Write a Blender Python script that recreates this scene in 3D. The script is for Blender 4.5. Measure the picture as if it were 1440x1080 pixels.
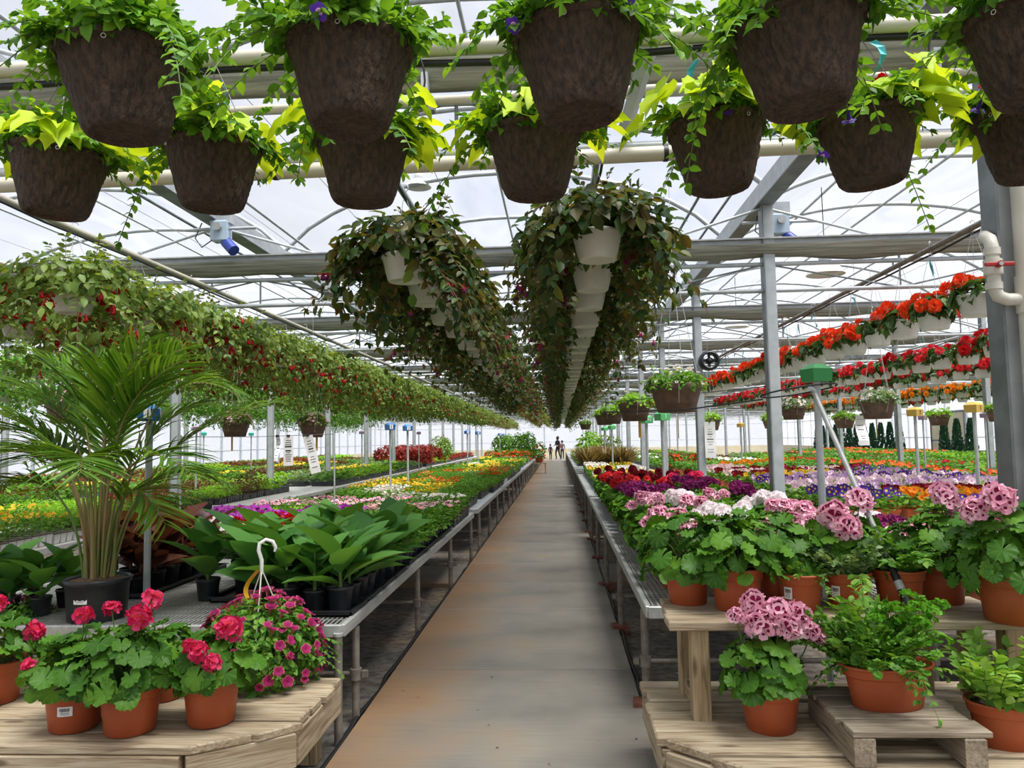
import bpy, math, random
import numpy as np
from mathutils import Vector, Matrix

for o in list(bpy.data.objects):
    bpy.data.objects.remove(o, do_unlink=True)
SC = bpy.context.scene
COL = SC.collection
PI = math.pi
R = math.radians

# ---------------------------------------------------------------- camera, sky, sun, exposure
F = 1060.0
H = 1.5
ROLL = 0.018
cam_d = bpy.data.cameras.new('camera')
cam_d.sensor_width = 36.0
cam_d.lens = F / 1440 * 36
cam_d.clip_start = 0.05
cam_d.clip_end = 300
cam = bpy.data.objects.new('camera', cam_d)
COL.objects.link(cam)
_dx, _dy = 66 * math.cos(ROLL) - 77 * math.sin(ROLL), 66 * math.sin(ROLL) + 77 * math.cos(ROLL)
_pitch = math.atan(_dy / F)
_yaw = math.atan(_dx * math.cos(_pitch) / F)
cam.matrix_world = (Matrix.Translation((0, 0, H)) @ Matrix.Rotation(_yaw, 4, 'Z')
                    @ Matrix.Rotation(PI / 2 + _pitch, 4, 'X') @ Matrix.Rotation(-ROLL, 4, 'Z'))
SC.camera = cam
SC.render.film_transparent = False

world = bpy.data.worlds.new('overcast_sky')
SC.world = world
world.use_nodes = True
nt = world.node_tree
bg = nt.nodes['Background']
tc = nt.nodes.new('ShaderNodeTexCoord')
no = nt.nodes.new('ShaderNodeTexNoise'); no.inputs['Scale'].default_value = 2.2; no.inputs['Detail'].default_value = 4
cr = nt.nodes.new('ShaderNodeValToRGB')
cr.color_ramp.elements[0].position = 0.35; cr.color_ramp.elements[0].color = (0.70, 0.80, 1.0, 1)
cr.color_ramp.elements[1].position = 0.65; cr.color_ramp.elements[1].color = (1.0, 1.0, 1.0, 1)
nt.links.new(tc.outputs['Generated'], no.inputs['Vector'])
nt.links.new(no.outputs['Fac'], cr.inputs['Fac'])
sxz = nt.nodes.new('ShaderNodeSeparateXYZ'); nt.links.new(tc.outputs['Generated'], sxz.inputs[0])
hz_ = nt.nodes.new('ShaderNodeValToRGB')          # pale bright haze towards the horizon, all round
hz_.color_ramp.elements[0].position = 0.02; hz_.color_ramp.elements[0].color = (1, 1, 1, 1)
hz_.color_ramp.elements[1].position = 0.32; hz_.color_ramp.elements[1].color = (0, 0, 0, 1)
nt.links.new(sxz.outputs['Z'], hz_.inputs['Fac'])
hm = nt.nodes.new('ShaderNodeMix'); hm.data_type = 'RGBA'; hm.inputs['B'].default_value = (1.42, 1.40, 1.36, 1)
nt.links.new(hz_.outputs['Color'], hm.inputs['Factor']); nt.links.new(cr.outputs['Color'], hm.inputs['A'])
nt.links.new(hm.outputs['Result'], bg.inputs['Color'])
bg.inputs['Strength'].default_value = 0.70

sun_d = bpy.data.lights.new('sun', 'SUN')
sun_d.energy = 8.0
sun_d.angle = R(36)
sun_d.color = (1.0, 0.95, 0.86)
sun = bpy.data.objects.new('sun', sun_d)
COL.objects.link(sun)
sun.rotation_euler = (R(13), R(15), 0)      # high, a little from behind the camera and to the right of the walkway

vs = SC.view_settings
SC.display_settings.display_device = 'sRGB'
vs.view_transform = 'Standard'
vs.look = 'None'
vs.exposure = 0.25
vs.gamma = 1.0
vs.use_curve_mapping = False
cy = SC.cycles
cy.max_bounces = 6; cy.diffuse_bounces = 3; cy.glossy_bounces = 2; cy.transmission_bounces = 3
cy.transparent_max_bounces = 6
cy.caustics_reflective = False; cy.caustics_refractive = False
cy.use_denoising = True
cy.sample_clamp_indirect = 4.0

# ---------------------------------------------------------------- materials
def lin(c):
    """sRGB 0-255 -> linear"""
    out = []
    for v in c:
        v = v / 255.0
        out.append(v / 12.92 if v <= 0.04045 else ((v + 0.055) / 1.055) ** 2.4)
    return (*out, 1.0)

def new_mat(name):
    m = bpy.data.materials.new(name)
    m.use_nodes = True
    t = m.node_tree
    return m, t, t.nodes['Principled BSDF'], t.nodes['Material Output']

def ramp(t, stops):
    r = t.nodes.new('ShaderNodeValToRGB')
    e = r.color_ramp.elements
    while len(e) < len(stops):
        e.new(0.5)
    for i, (p, c) in enumerate(stops):
        e[i].position = p; e[i].color = c
    return r

def plain(name, c, rough=0.5, metal=0.0, c2=None, scale=12, bump=0.0, bscale=40, stretch=(1, 1, 1), spec=0.5, detail=3):
    m, t, b, o = new_mat(name)
    b.inputs['Roughness'].default_value = rough
    b.inputs['Metallic'].default_value = metal
    b.inputs['Specular IOR Level'].default_value = spec
    b.inputs['Base Color'].default_value = lin(c)
    if c2 or bump:
        tcn = t.nodes.new('ShaderNodeTexCoord')
        mp = t.nodes.new('ShaderNodeMapping'); mp.inputs['Scale'].default_value = stretch
        t.links.new(tcn.outputs['Object'], mp.inputs['Vector'])
    if c2:
        n = t.nodes.new('ShaderNodeTexNoise'); n.inputs['Scale'].default_value = scale; n.inputs['Detail'].default_value = detail
        t.links.new(mp.outputs['Vector'], n.inputs['Vector'])
        r = ramp(t, [(0.35, lin(c)), (0.65, lin(c2))])
        t.links.new(n.outputs['Fac'], r.inputs['Fac']); t.links.new(r.outputs['Color'], b.inputs['Base Color'])
    if bump:
        n2 = t.nodes.new('ShaderNodeTexNoise'); n2.inputs['Scale'].default_value = bscale; n2.inputs['Detail'].default_value = 4
        t.links.new(mp.outputs['Vector'], n2.inputs['Vector'])
        bp = t.nodes.new('ShaderNodeBump'); bp.inputs['Strength'].default_value = bump; bp.inputs['Distance'].default_value = 0.04 if 'fibre' in name else 0.01
        t.links.new(n2.outputs['Fac'], bp.inputs['Height']); t.links.new(bp.outputs['Normal'], b.inputs['Normal'])
    return m

def leafy(name, cols, transl=0.35, tcol=None, rough=0.45, veins=0):
    """foliage or petal: colour differs from leaf to leaf, part of the light passes through"""
    m, t, b, o = new_mat(name)
    g = t.nodes.new('ShaderNodeNewGeometry')
    k = len(cols)
    r = ramp(t, [(i / max(1, k - 1), tuple(min(.95, v * w) for v, w in zip(lin(c)[:3], ((1.0, 1.06, .9) if name.startswith(('lime', 'bright', 'pale', 'fuchsia', 'canna', 'grey')) else (1.22, 1.10, .9)) if (name.endswith(('leaf', 'leaf far')) and c[1] > c[0]) else (1, 1, 1))) + (1,)) for i, c in enumerate(cols)])
    oi = t.nodes.new('ShaderNodeObjectInfo')
    ad_ = t.nodes.new('ShaderNodeMath'); ad_.operation = 'ADD'
    t.links.new(g.outputs['Random Per Island'], ad_.inputs[0]); t.links.new(oi.outputs['Random'], ad_.inputs[1])
    fr_ = t.nodes.new('ShaderNodeMath'); fr_.operation = 'FRACT'; t.links.new(ad_.outputs[0], fr_.inputs[0])
    t.links.new(fr_.outputs[0], r.inputs['Fac'])
    col = r.outputs['Color']
    if veins:
        tcn = t.nodes.new('ShaderNodeTexCoord'); sx = t.nodes.new('ShaderNodeSeparateXYZ')
        t.links.new(tcn.outputs['Object'], sx.inputs[0])
        at = t.nodes.new('ShaderNodeMath'); at.operation = 'ARCTAN2'
        t.links.new(sx.outputs['X'], at.inputs[0]); t.links.new(sx.outputs['Y'], at.inputs[1])
        mu = t.nodes.new('ShaderNodeMath'); mu.operation = 'MULTIPLY'; mu.inputs[1].default_value = veins / 2
        t.links.new(at.outputs[0], mu.inputs[0])
        co = t.nodes.new('ShaderNodeMath'); co.operation = 'COSINE'; t.links.new(mu.outputs[0], co.inputs[0])
        ab = t.nodes.new('ShaderNodeMath'); ab.operation = 'ABSOLUTE'; t.links.new(co.outputs[0], ab.inputs[0])
        pw = t.nodes.new('ShaderNodeMath'); pw.operation = 'POWER'; pw.inputs[1].default_value = 34
        t.links.new(ab.outputs[0], pw.inputs[0])
        ml = t.nodes.new('ShaderNodeMath'); ml.operation = 'MULTIPLY'; ml.inputs[1].default_value = 0.34
        t.links.new(pw.outputs[0], ml.inputs[0])
        mx = t.nodes.new('ShaderNodeMix'); mx.data_type = 'RGBA'; mx.inputs['B'].default_value = lin((124, 164, 84))
        t.links.new(ml.outputs[0], mx.inputs['Factor']); t.links.new(col, mx.inputs['A'])
        col = mx.outputs['Result']
    t.links.new(col, b.inputs['Base Color'])
    b.inputs['Roughness'].default_value = rough
    b.inputs['Specular IOR Level'].default_value = 0.25
    tr = t.nodes.new('ShaderNodeBsdfTranslucent')
    hs = t.nodes.new('ShaderNodeMix'); hs.data_type = 'RGBA'; hs.blend_type = 'MULTIPLY'; hs.inputs['Factor'].default_value = 1
    hs.inputs['B'].default_value = tcol or (1.45, 1.2, 0.5, 1)
    t.links.new(col, hs.inputs['A']); t.links.new(hs.outputs['Result'], tr.inputs['Color'])
    mix = t.nodes.new('ShaderNodeMixShader'); mix.inputs['Fac'].default_value = transl
    t.links.new(b.outputs[0], mix.inputs[1]); t.links.new(tr.outputs[0], mix.inputs[2])
    t.links.new(mix.outputs[0], o.inputs['Surface'])
    return m

def petal(name, cols, transl=0.3):
    return leafy(name, cols, transl, (1.1, 1.0, 1.0, 1), 0.6)

def wood(name, c1, c2, c3, wear=0.5):
    m, t, b, o = new_mat(name)
    tcn = t.nodes.new('ShaderNodeTexCoord')
    oi = t.nodes.new('ShaderNodeObjectInfo')
    mu = t.nodes.new('ShaderNodeMath'); mu.operation = 'MULTIPLY'; mu.inputs[1].default_value = 37.0
    t.links.new(oi.outputs['Random'], mu.inputs[0])
    ad = t.nodes.new('ShaderNodeVectorMath'); ad.operation = 'ADD'
    t.links.new(tcn.outputs['Object'], ad.inputs[0]); t.links.new(mu.outputs[0], ad.inputs[1])
    mp = t.nodes.new('ShaderNodeMapping'); mp.inputs['Scale'].default_value = (2.4, 44, 44)
    t.links.new(ad.outputs[0], mp.inputs['Vector'])
    n = t.nodes.new('ShaderNodeTexNoise'); n.inputs['Scale'].default_value = 1.6; n.inputs['Detail'].default_value = 6; n.inputs['Distortion'].default_value = 0.9
    t.links.new(mp.outputs['Vector'], n.inputs['Vector'])
    r = ramp(t, [(0.28, lin(c3)), (0.46, lin(c1)), (0.70, lin(c2))])
    t.links.new(n.outputs['Fac'], r.inputs['Fac'])
    mp2 = t.nodes.new('ShaderNodeMapping'); mp2.inputs['Scale'].default_value = (1.2, 5, 5)
    t.links.new(ad.outputs[0], mp2.inputs['Vector'])
    n2 = t.nodes.new('ShaderNodeTexNoise'); n2.inputs['Scale'].default_value = 2.2; n2.inputs['Detail'].default_value = 3
    t.links.new(mp2.outputs['Vector'], n2.inputs['Vector'])
    r2 = ramp(t, [(0.50, (0, 0, 0, 1)), (0.72, (wear, wear, wear, 1))])
    t.links.new(n2.outputs['Fac'], r2.inputs['Fac'])
    mx = t.nodes.new('ShaderNodeMix'); mx.data_type = 'RGBA'; mx.inputs['B'].default_value = lin(c3)
    t.links.new(r2.outputs['Color'], mx.inputs['Factor']); t.links.new(r.outputs['Color'], mx.inputs['A'])
    # knots
    mp3 = t.nodes.new('ShaderNodeMapping'); mp3.inputs['Scale'].default_value = (2.6, 9, 9)
    t.links.new(ad.outputs[0], mp3.inputs['Vector'])
    vo = t.nodes.new('ShaderNodeTexVoronoi'); vo.inputs['Scale'].default_value = 1.0
    t.links.new(mp3.outputs['Vector'], vo.inputs['Vector'])
    r3 = ramp(t, [(0.09, (1, 1, 1, 1)), (0.16, (0, 0, 0, 1))])
    t.links.new(vo.outputs['Distance'], r3.inputs['Fac'])
    mk = t.nodes.new('ShaderNodeMath'); mk.operation = 'MULTIPLY'; mk.inputs[1].default_value = 0.7
    t.links.new(r3.outputs['Color'], mk.inputs[0])
    mx2 = t.nodes.new('ShaderNodeMix'); mx2.data_type = 'RGBA'; mx2.inputs['B'].default_value = lin((70, 48, 32))
    t.links.new(mk.outputs[0], mx2.inputs['Factor']); t.links.new(mx.outputs['Result'], mx2.inputs['A'])
    t.links.new(mx2.outputs['Result'], b.inputs['Base Color'])
    b.inputs['Roughness'].default_value = 0.75
    bp = t.nodes.new('ShaderNodeBump'); bp.inputs['Strength'].default_value = 0.35; bp.inputs['Distance'].default_value = 0.004
    t.links.new(n.outputs['Fac'], bp.inputs['Height']); t.links.new(bp.outputs['Normal'], b.inputs['Normal'])
    return m

def film(name, c, through, transl, wr=0.0):
    """translucent polythene sheet"""
    m, t, b, o = new_mat(name)
    t.nodes.remove(b)
    tp = t.nodes.new('ShaderNodeBsdfTransparent'); tp.inputs['Color'].default_value = (0.93, 0.95, 1.0, 1)
    tl = t.nodes.new('ShaderNodeBsdfTranslucent'); tl.inputs['Color'].default_value = lin(c)
    df = t.nodes.new('ShaderNodeBsdfDiffuse'); df.inputs['Color'].default_value = lin(c)
    m1 = t.nodes.new('ShaderNodeMixShader'); m1.inputs['Fac'].default_value = transl
    t.links.new(df.outputs[0], m1.inputs[1]); t.links.new(tl.outputs[0], m1.inputs[2])
    m2 = t.nodes.new('ShaderNodeMixShader'); m2.inputs['Fac'].default_value = through
    t.links.new(m1.outputs[0], m2.inputs[1]); t.links.new(tp.outputs[0], m2.inputs[2])
    if wr:
        tcn = t.nodes.new('ShaderNodeTexCoord')
        mp = t.nodes.new('ShaderNodeMapping'); mp.inputs['Scale'].default_value = (0.9, 0.35, 0.9)
        n = t.nodes.new('ShaderNodeTexNoise'); n.inputs['Scale'].default_value = 1.6; n.inputs['Detail'].default_value = 5; n.inputs['Distortion'].default_value = 1.2
        t.links.new(tcn.outputs['Object'], mp.inputs['Vector']); t.links.new(mp.outputs['Vector'], n.inputs['Vector'])
        r = ramp(t, [(0.3, (through - wr,) * 3 + (1,)), (0.7, (through + wr,) * 3 + (1,))])
        t.links.new(n.outputs['Fac'], r.inputs['Fac']); t.links.new(r.outputs['Color'], m2.inputs['Fac'])
    t.links.new(m2.outputs[0], o.inputs['Surface'])
    return m

M = {}
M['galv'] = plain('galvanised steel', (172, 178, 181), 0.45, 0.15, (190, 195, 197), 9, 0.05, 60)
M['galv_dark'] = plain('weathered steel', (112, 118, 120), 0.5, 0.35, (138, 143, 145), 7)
M['alu'] = plain('aluminium rail', (188, 190, 188), 0.4, 0.3, (165, 168, 167), 20, stretch=(1, .1, 1))
M['pipe'] = plain('dull pipe', (140, 134, 124), 0.5, 0.2, (112, 106, 98), 20)
M['pvc'] = plain('cream pvc', (205, 200, 182), 0.45, 0, (190, 184, 166), 4)
M['pvc_white'] = plain('white pvc', (214, 211, 200), 0.4, 0, (198, 194, 182), 6)
M['hose'] = plain('black hose', (26, 26, 28), 0.5)
M['cloth'] = plain('gathered curtain', (168, 168, 152), 0.8, 0, (120, 120, 108), 3, 0.6, 9, (0.6, 5, 22))
M['wire'] = plain('wire', (120, 120, 120), 0.4, 0.6)
M['whitewire'] = plain('white wire', (200, 202, 205), 0.5)
M['black'] = plain('black plastic', (30, 32, 36), 0.4, 0, (46, 48, 54), 15)
M['whiteplastic'] = plain('white plastic', (226, 226, 222), 0.35, 0, (212, 211, 206), 5)
M['traywhite'] = plain('white tray plastic', (232, 230, 226), 0.45, 0, (214, 212, 206), 9)
M['fibre'] = plain('brown fibre', (54, 42, 34), 0.8, 0, (90, 69, 53), 70, 1.0, 75, (1, 1, .45), detail=6)
M['cocobrown'] = plain('brown resin', (110, 84, 68), 0.6, 0, (88, 66, 54), 18, 0.2, 50)
M['terra'] = plain('terracotta plastic', (176, 86, 46), 0.5, 0, (164, 76, 40), 5)
M['soil'] = plain('potting soil', (52, 40, 32), 0.95, 0, (98, 76, 58), 60, 0.8, 90)
M['bark'] = plain('bark mulch', (120, 92, 68), 0.95, 0, (70, 50, 38), 70, 0.9, 90)
M['paper'] = plain('paper', (238, 238, 236), 0.7)
M['ink'] = plain('ink', (40, 40, 44), 0.7)
M['teal'] = plain('teal ribbon', (70, 180, 190), 0.5)
M['yellow'] = plain('yellow tag', (222, 170, 40), 0.5)
M['bluebox'] = plain('blue sign plastic', (38, 110, 182), 0.45)
M['greenbox'] = plain('green sign plastic', (46, 140, 72), 0.45)
M['greenbox2'] = plain('light green sign plastic', (96, 190, 116), 0.45)
M['yellowbox'] = plain('yellow sign plastic', (206, 172, 82), 0.5)
M['pinkbox'] = plain('lilac sign plastic', (150, 128, 150), 0.5)
M['tealbox'] = plain('sea green sign plastic', (60, 170, 150), 0.5)
M['red'] = plain('red handle', (160, 34, 30), 0.4)
M['brick'] = plain('brick', (138, 84, 66), 0.9, 0, (110, 66, 54), 30, 0.5, 60)
M['wood'] = wood('weathered board', (170, 152, 124), (198, 184, 158), (120, 96, 72))
M['woodpost'] = wood('weathered post', (168, 146, 110), (190, 170, 136), (112, 92, 66), 0.4)
M['woodold'] = wood('grey old board', (142, 130, 112), (166, 154, 136), (92, 80, 66), 0.7)
M['motor'] = plain('motor housing', (176, 196, 214), 0.4)
M['motorblue'] = plain('motor blue', (40, 62, 150), 0.4)
M['roof'] = film('roof polythene', (196, 200, 212), 0.80, 0.75, 0.13)
M['wallfilm'] = film('wall polythene', (238, 238, 240), 0.72, 0.8, 0.06)
M['cream'] = plain('cream panel', (226, 218, 186), 0.7, 0, (214, 206, 176), 2)
M['skin'] = plain('skin', (196, 150, 124), 0.6)
M['darkcloth'] = plain('dark clothing', (40, 38, 48), 0.85)
M['hair'] = plain('dark hair', (38, 28, 24), 0.7)

# foliage
M['g_ger'] = leafy('geranium leaf', [(38, 80, 22), (62, 112, 32), (94, 146, 48), (48, 96, 28), (76, 128, 40)], 0.25, veins=9)
M['g_gerd'] = leafy('geranium leaf far', [(48, 96, 26), (74, 128, 38), (100, 152, 52)], 0.28)
M['g_fuch'] = leafy('fuchsia leaf', [(34, 56, 32), (52, 80, 42), (76, 96, 46), (96, 92, 42), (46, 76, 46), (92, 76, 40), (56, 84, 44)], 0.40)
M['g_fuch2'] = leafy('green fuchsia leaf', [(66, 96, 46), (96, 128, 64), (120, 148, 78), (84, 112, 60)], 0.38)
M['g_pet'] = leafy('basket leaf', [(56, 104, 34), (84, 138, 44), (112, 164, 56), (70, 122, 44)], 0.42)
M['g_lime'] = leafy('lime leaf', [(160, 190, 40), (186, 208, 54), (198, 218, 70)], 0.45)
M['g_beg'] = leafy('begonia leaf', [(40, 66, 36), (60, 92, 44), (78, 112, 52)], 0.25)
M['g_canna'] = leafy('canna leaf', [(56, 102, 50), (76, 126, 60), (100, 148, 74), (66, 114, 54)], 0.28, rough=0.5)
M['g_maroon'] = leafy('maroon leaf', [(62, 34, 32), (84, 48, 42), (100, 66, 50)], 0.25, rough=0.35)
M['g_palm'] = leafy('palm leaf', [(52, 92, 28), (76, 122, 40), (104, 146, 56), (64, 106, 40)], 0.32, rough=0.35)
M['g_palmdry'] = leafy('dry palm leaf', [(168, 140, 70), (140, 132, 60)], 0.3)
M['g_cane'] = plain('palm cane', (110, 122, 58), 0.5, 0, (150, 122, 84), 14, stretch=(1, 1, .3))
M['g_stem'] = plain('green stem', (92, 120, 56), 0.6)
M['g_stemred'] = plain('reddish stem', (104, 62, 44), 0.6)
M['g_herb'] = leafy('herb leaf', [(60, 112, 40), (90, 146, 58), (120, 168, 74)], 0.35)
M['g_parsley'] = leafy('parsley leaf', [(62, 126, 30), (90, 154, 40), (110, 170, 54)], 0.35)
M['g_mint'] = leafy('pale mint leaf', [(110, 158, 64), (140, 184, 84), (166, 200, 110)], 0.4)
M['g_grey'] = leafy('grey green leaf', [(90, 122, 84), (120, 148, 104), (140, 160, 120)], 0.3)
M['g_tray'] = leafy('seedling leaf', [(50, 100, 34), (80, 136, 46), (110, 160, 60)], 0.3)
M['g_bright'] = leafy('bright seedling leaf', [(110, 166, 40), (140, 190, 56), (160, 200, 80)], 0.35)
M['g_bronze'] = leafy('bronze leaf', [(92, 62, 36), (112, 84, 48), (84, 78, 40)], 0.3)
M['g_redleaf'] = leafy('red leaf', [(130, 40, 40), (160, 60, 50), (110, 60, 44)], 0.3)
M['g_grass'] = leafy('brown grass', [(120, 104, 70), (140, 122, 84), (104, 100, 58)], 0.3)
M['g_conifer'] = leafy('conifer', [(24, 62, 44), (34, 78, 52), (44, 90, 58)], 0.15)

# petals
for k, cs in dict(hotpink=[(196, 24, 84), (226, 52, 110), (236, 86, 130)], palepink=[(244, 178, 206), (250, 208, 222), (242, 160, 192)],
                  wine=[(122, 14, 62), (150, 24, 84), (104, 16, 58)], white=[(240, 236, 238), (250, 248, 248)],
                  blush=[(244, 214, 226), (248, 226, 234)], red=[(176, 18, 24), (204, 28, 34), (190, 34, 44)],
                  burg=[(110, 14, 28), (138, 20, 36), (92, 12, 26)], purple=[(120, 30, 92), (150, 48, 120), (96, 24, 76)],
                  coral=[(214, 44, 54), (230, 70, 74)], orange=[(232, 72, 30), (240, 92, 40), (224, 56, 26)],
                  amber=[(236, 140, 30), (240, 160, 40)], yellow=[(240, 200, 40), (246, 214, 70)],
                  lilac=[(196, 150, 206), (214, 176, 220), (176, 130, 196)], violet=[(70, 40, 140), (92, 56, 164)],
                  magenta=[(176, 60, 176), (196, 84, 200), (160, 50, 150)], fuchsia=[(170, 18, 36), (196, 30, 52), (150, 24, 60)],
                  fuchpink=[(196, 90, 110), (214, 120, 130), (176, 60, 84)], petunia=[(150, 24, 92), (176, 40, 110), (134, 24, 84)],
                  petedge=[(206, 96, 120), (214, 120, 132)]).items():
    M['p_' + k] = petal(k + ' petal', cs)
# ---------------------------------------------------------------- geometry helpers
class G:
    """collects faces with materials and turns them into ONE mesh"""
    def __init__(self):
        self.v = []; self.lv = []; self.lt = []; self.mi = []; self.sm = []; self.n = 0; self.mats = []
    def _m(self, m):
        if m not in self.mats:
            self.mats.append(m)
        return self.mats.index(m)
    def add(self, V, faces, mat, smooth=False):
        V = np.asarray(V, float).reshape(-1, 3)
        lt = np.array([len(f) for f in faces], int)
        lv = np.array([i for f in faces for i in f], int) + self.n
        self.v.append(V); self.lv.append(lv); self.lt.append(lt)
        self.mi.append(np.full(len(lt), self._m(mat), int)); self.sm.append(np.full(len(lt), smooth, bool))
        self.n += len(V)
        return self
    def scat(self, tmpl, T, mats, smooth=True):
        """tmpl = (V, faces, face material slots); T (k,3,4); mats = list of materials per slot"""
        if T is None or len(T) == 0:
            return self
        V, faces, slots = tmpl
        k = len(T); nv = len(V)
        W = np.einsum('kij,nj->kni', T[:, :, :3], V) + T[:, None, :, 3]
        lt = np.array([len(f) for f in faces], int)
        lv = np.array([i for f in faces for i in f], int)
        self.v.append(W.reshape(-1, 3))
        self.lv.append((lv[None, :] + (np.arange(k) * nv)[:, None]).ravel() + self.n)
        self.lt.append(np.tile(lt, k))
        ms = np.array([self._m(m) for m in mats], int)
        self.mi.append(np.tile(ms[np.array(slots, int)], k)); self.sm.append(np.full(len(lt) * k, smooth, bool))
        self.n += k * nv
        return self
    def merge(self, o, Mx=None):
        if o.n == 0:
            return self
        V = np.concatenate(o.v)
        if Mx is not None:
            A = np.array(Mx); V = V @ A[:3, :3].T + A[:3, 3]
        idx = np.array([self._m(m) for m in o.mats], int)
        self.v.append(V); self.lv.append(np.concatenate(o.lv) + self.n); self.lt.append(np.concatenate(o.lt))
        self.mi.append(idx[np.concatenate(o.mi)]); self.sm.append(np.concatenate(o.sm)); self.n += o.n
        return self
    # --- shapes
    def box(self, c, s, mat, rz=0, Mx=None, ch=0.0):
        x, y, z = s[0] / 2, s[1] / 2, s[2] / 2
        if ch:
            a = ch
            P = []
            for zz, i in ((-z, a), (-z + a, 0), (z - a, 0), (z, a)):
                P += [(-x + i, -y + i, zz), (x - i, -y + i, zz), (x - i, y - i, zz), (-x + i, y - i, zz)]
            Fs = [(3, 2, 1, 0), (12, 13, 14, 15)]
            for r_ in range(3):
                for q in range(4):
                    Fs.append((r_ * 4 + q, r_ * 4 + (q + 1) % 4, r_ * 4 + 4 + (q + 1) % 4, r_ * 4 + 4 + q))
        else:
            P = [(-x, -y, -z), (x, -y, -z), (x, y, -z), (-x, y, -z), (-x, -y, z), (x, -y, z), (x, y, z), (-x, y, z)]
            Fs = [(3, 2, 1, 0), (4, 5, 6, 7), (0, 1, 5, 4), (1, 2, 6, 5), (2, 3, 7, 6), (3, 0, 4, 7)]
        A = Matrix.Translation(c) @ Matrix.Rotation(rz, 4, 'Z')
        if Mx is not None:
            A = Mx @ A
        return self.add([A @ Vector(p) for p in P], Fs, mat)
    def tube(self, pts, r, mat, n=6, caps=True, smooth=True):
        pts = [Vector(p) for p in pts]
        m = len(pts)
        rr = r if isinstance(r, (list, tuple)) else [r] * m
        V = []; Fs = []
        up = None
        for i, p in enumerate(pts):
            d = (pts[min(i + 1, m - 1)] - pts[max(i - 1, 0)])
            d = d.normalized() if d.length > 1e-9 else Vector((0, 0, 1))
            if up is None:
                up = Vector((0, 0, 1)) if abs(d.z) < 0.9 else Vector((1, 0, 0))
            a = d.cross(up)
            if a.length < 1e-6:
                a = d.orthogonal()
            a.normalize(); b = a.cross(d).normalized(); up = b
            for j in range(n):
                t = 2 * PI * j / n
                V.append(p + (a * math.cos(t) + b * math.sin(t)) * rr[i])
        for i in range(m - 1):
            for j in range(n):
                k = (j + 1) % n
                Fs.append((i * n + j, i * n + k, (i + 1) * n + k, (i + 1) * n + j))
        self.add(V, Fs, mat, smooth)
        if caps and n > 2:
            self.add(V[:n], [tuple(range(n))[::-1]], mat); self.add(V[-n:], [tuple(range(n))], mat)
        return self
    def lathe(self, prof, n, mat, c=(0, 0, 0), sx=1, sy=1, smooth=True, jit=None, cap0=False, cap1=False):
        V = []; Fs = []
        m = len(prof)
        for i, (r, z) in enumerate(prof):
            for j in range(n):
                t = 2 * PI * j / n
                q = r * (1 + (jit(i, j) if jit else 0))
                V.append((c[0] + q * math.cos(t) * sx, c[1] + q * math.sin(t) * sy, c[2] + z))
        for i in range(m - 1):
            for j in range(n):
                k = (j + 1) % n
                Fs.append((i * n + j, i * n + k, (i + 1) * n + k, (i + 1) * n + j))
        if cap0: Fs.append(tuple(range(n))[::-1])
        if cap1: Fs.append(tuple(range((m - 1) * n, m * n)))
        return self.add(V, Fs, mat, smooth)
    def prism(self, poly, z0, z1, mat, ch=0.004):
        n = len(poly)
        def ins(p):
            i = poly.index(p); q0, q1 = Vector(poly[i - 1]), Vector(poly[(i + 1) % n]); v = Vector(p)
            d0 = (v - q0).normalized(); d1 = (q1 - v).normalized()
            n0 = Vector((-d0.y, d0.x)); n1 = Vector((-d1.y, d1.x))
            m = n0 + n1; k = ch / max(.3, m.dot(n0))
            return (v.x + m.x * k, v.y + m.y * k)
        V = [(*ins(p), z0) for p in poly] + [(*p, z0 + ch) for p in poly] + [(*p, z1 - ch) for p in poly] + [(*ins(p), z1) for p in poly]
        Fs = [tuple(range(n))[::-1], tuple(range(3 * n, 4 * n))]
        for k in range(3):
            for j in range(n):
                Fs.append((k * n + j, k * n + (j + 1) % n, (k + 1) * n + (j + 1) % n, (k + 1) * n + j))
        return self.add(V, Fs, mat)
    def mesh(self, name):
        me = bpy.data.meshes.new(name)
        if self.n == 0:
            return me
        V = np.concatenate(self.v).astype(np.float32); lv = np.concatenate(self.lv).astype(np.int32)
        lt = np.concatenate(self.lt).astype(np.int32)
        me.vertices.add(len(V)); me.vertices.foreach_set('co', V.ravel())
        me.loops.add(len(lv)); me.loops.foreach_set('vertex_index', lv)
        me.polygons.add(len(lt))
        me.polygons.foreach_set('loop_start', np.concatenate([[0], np.cumsum(lt)[:-1]]).astype(np.int32))
        for m in self.mats:
            me.materials.append(m)
        me.polygons.foreach_set('material_index', np.concatenate(self.mi).astype(np.int32))
        me.polygons.foreach_set('use_smooth', np.concatenate(self.sm))
        me.update(calc_edges=True)
        return me

def link(name, data, parent=None, Mx=None):
    o = bpy.data.objects.new(name, data)
    COL.objects.link(o)
    if parent is not None:
        o.parent = parent
    if Mx is not None:
        o.matrix_basis = Mx
    return o

def tag(o, label=None, cat=None, group=None, kind=None):
    if label: o['label'] = label
    if cat: o['category'] = cat
    if group: o['group'] = group
    if kind: o['kind'] = kind
    return o

def struct(name, g, parent=None, label=None, Mx=None, kind='structure'):
    o = link(name, g.mesh(name) if isinstance(g, G) else g, parent, Mx)
    if parent is None:
        o['kind'] = kind
        if label: o['label'] = label
    return o

def empty(name, loc=(0, 0, 0), rz=0):
    o = link(name, None)
    o.empty_display_size = 0.1
    o.location = loc; o.rotation_euler = (0, 0, rz)
    return o

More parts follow.
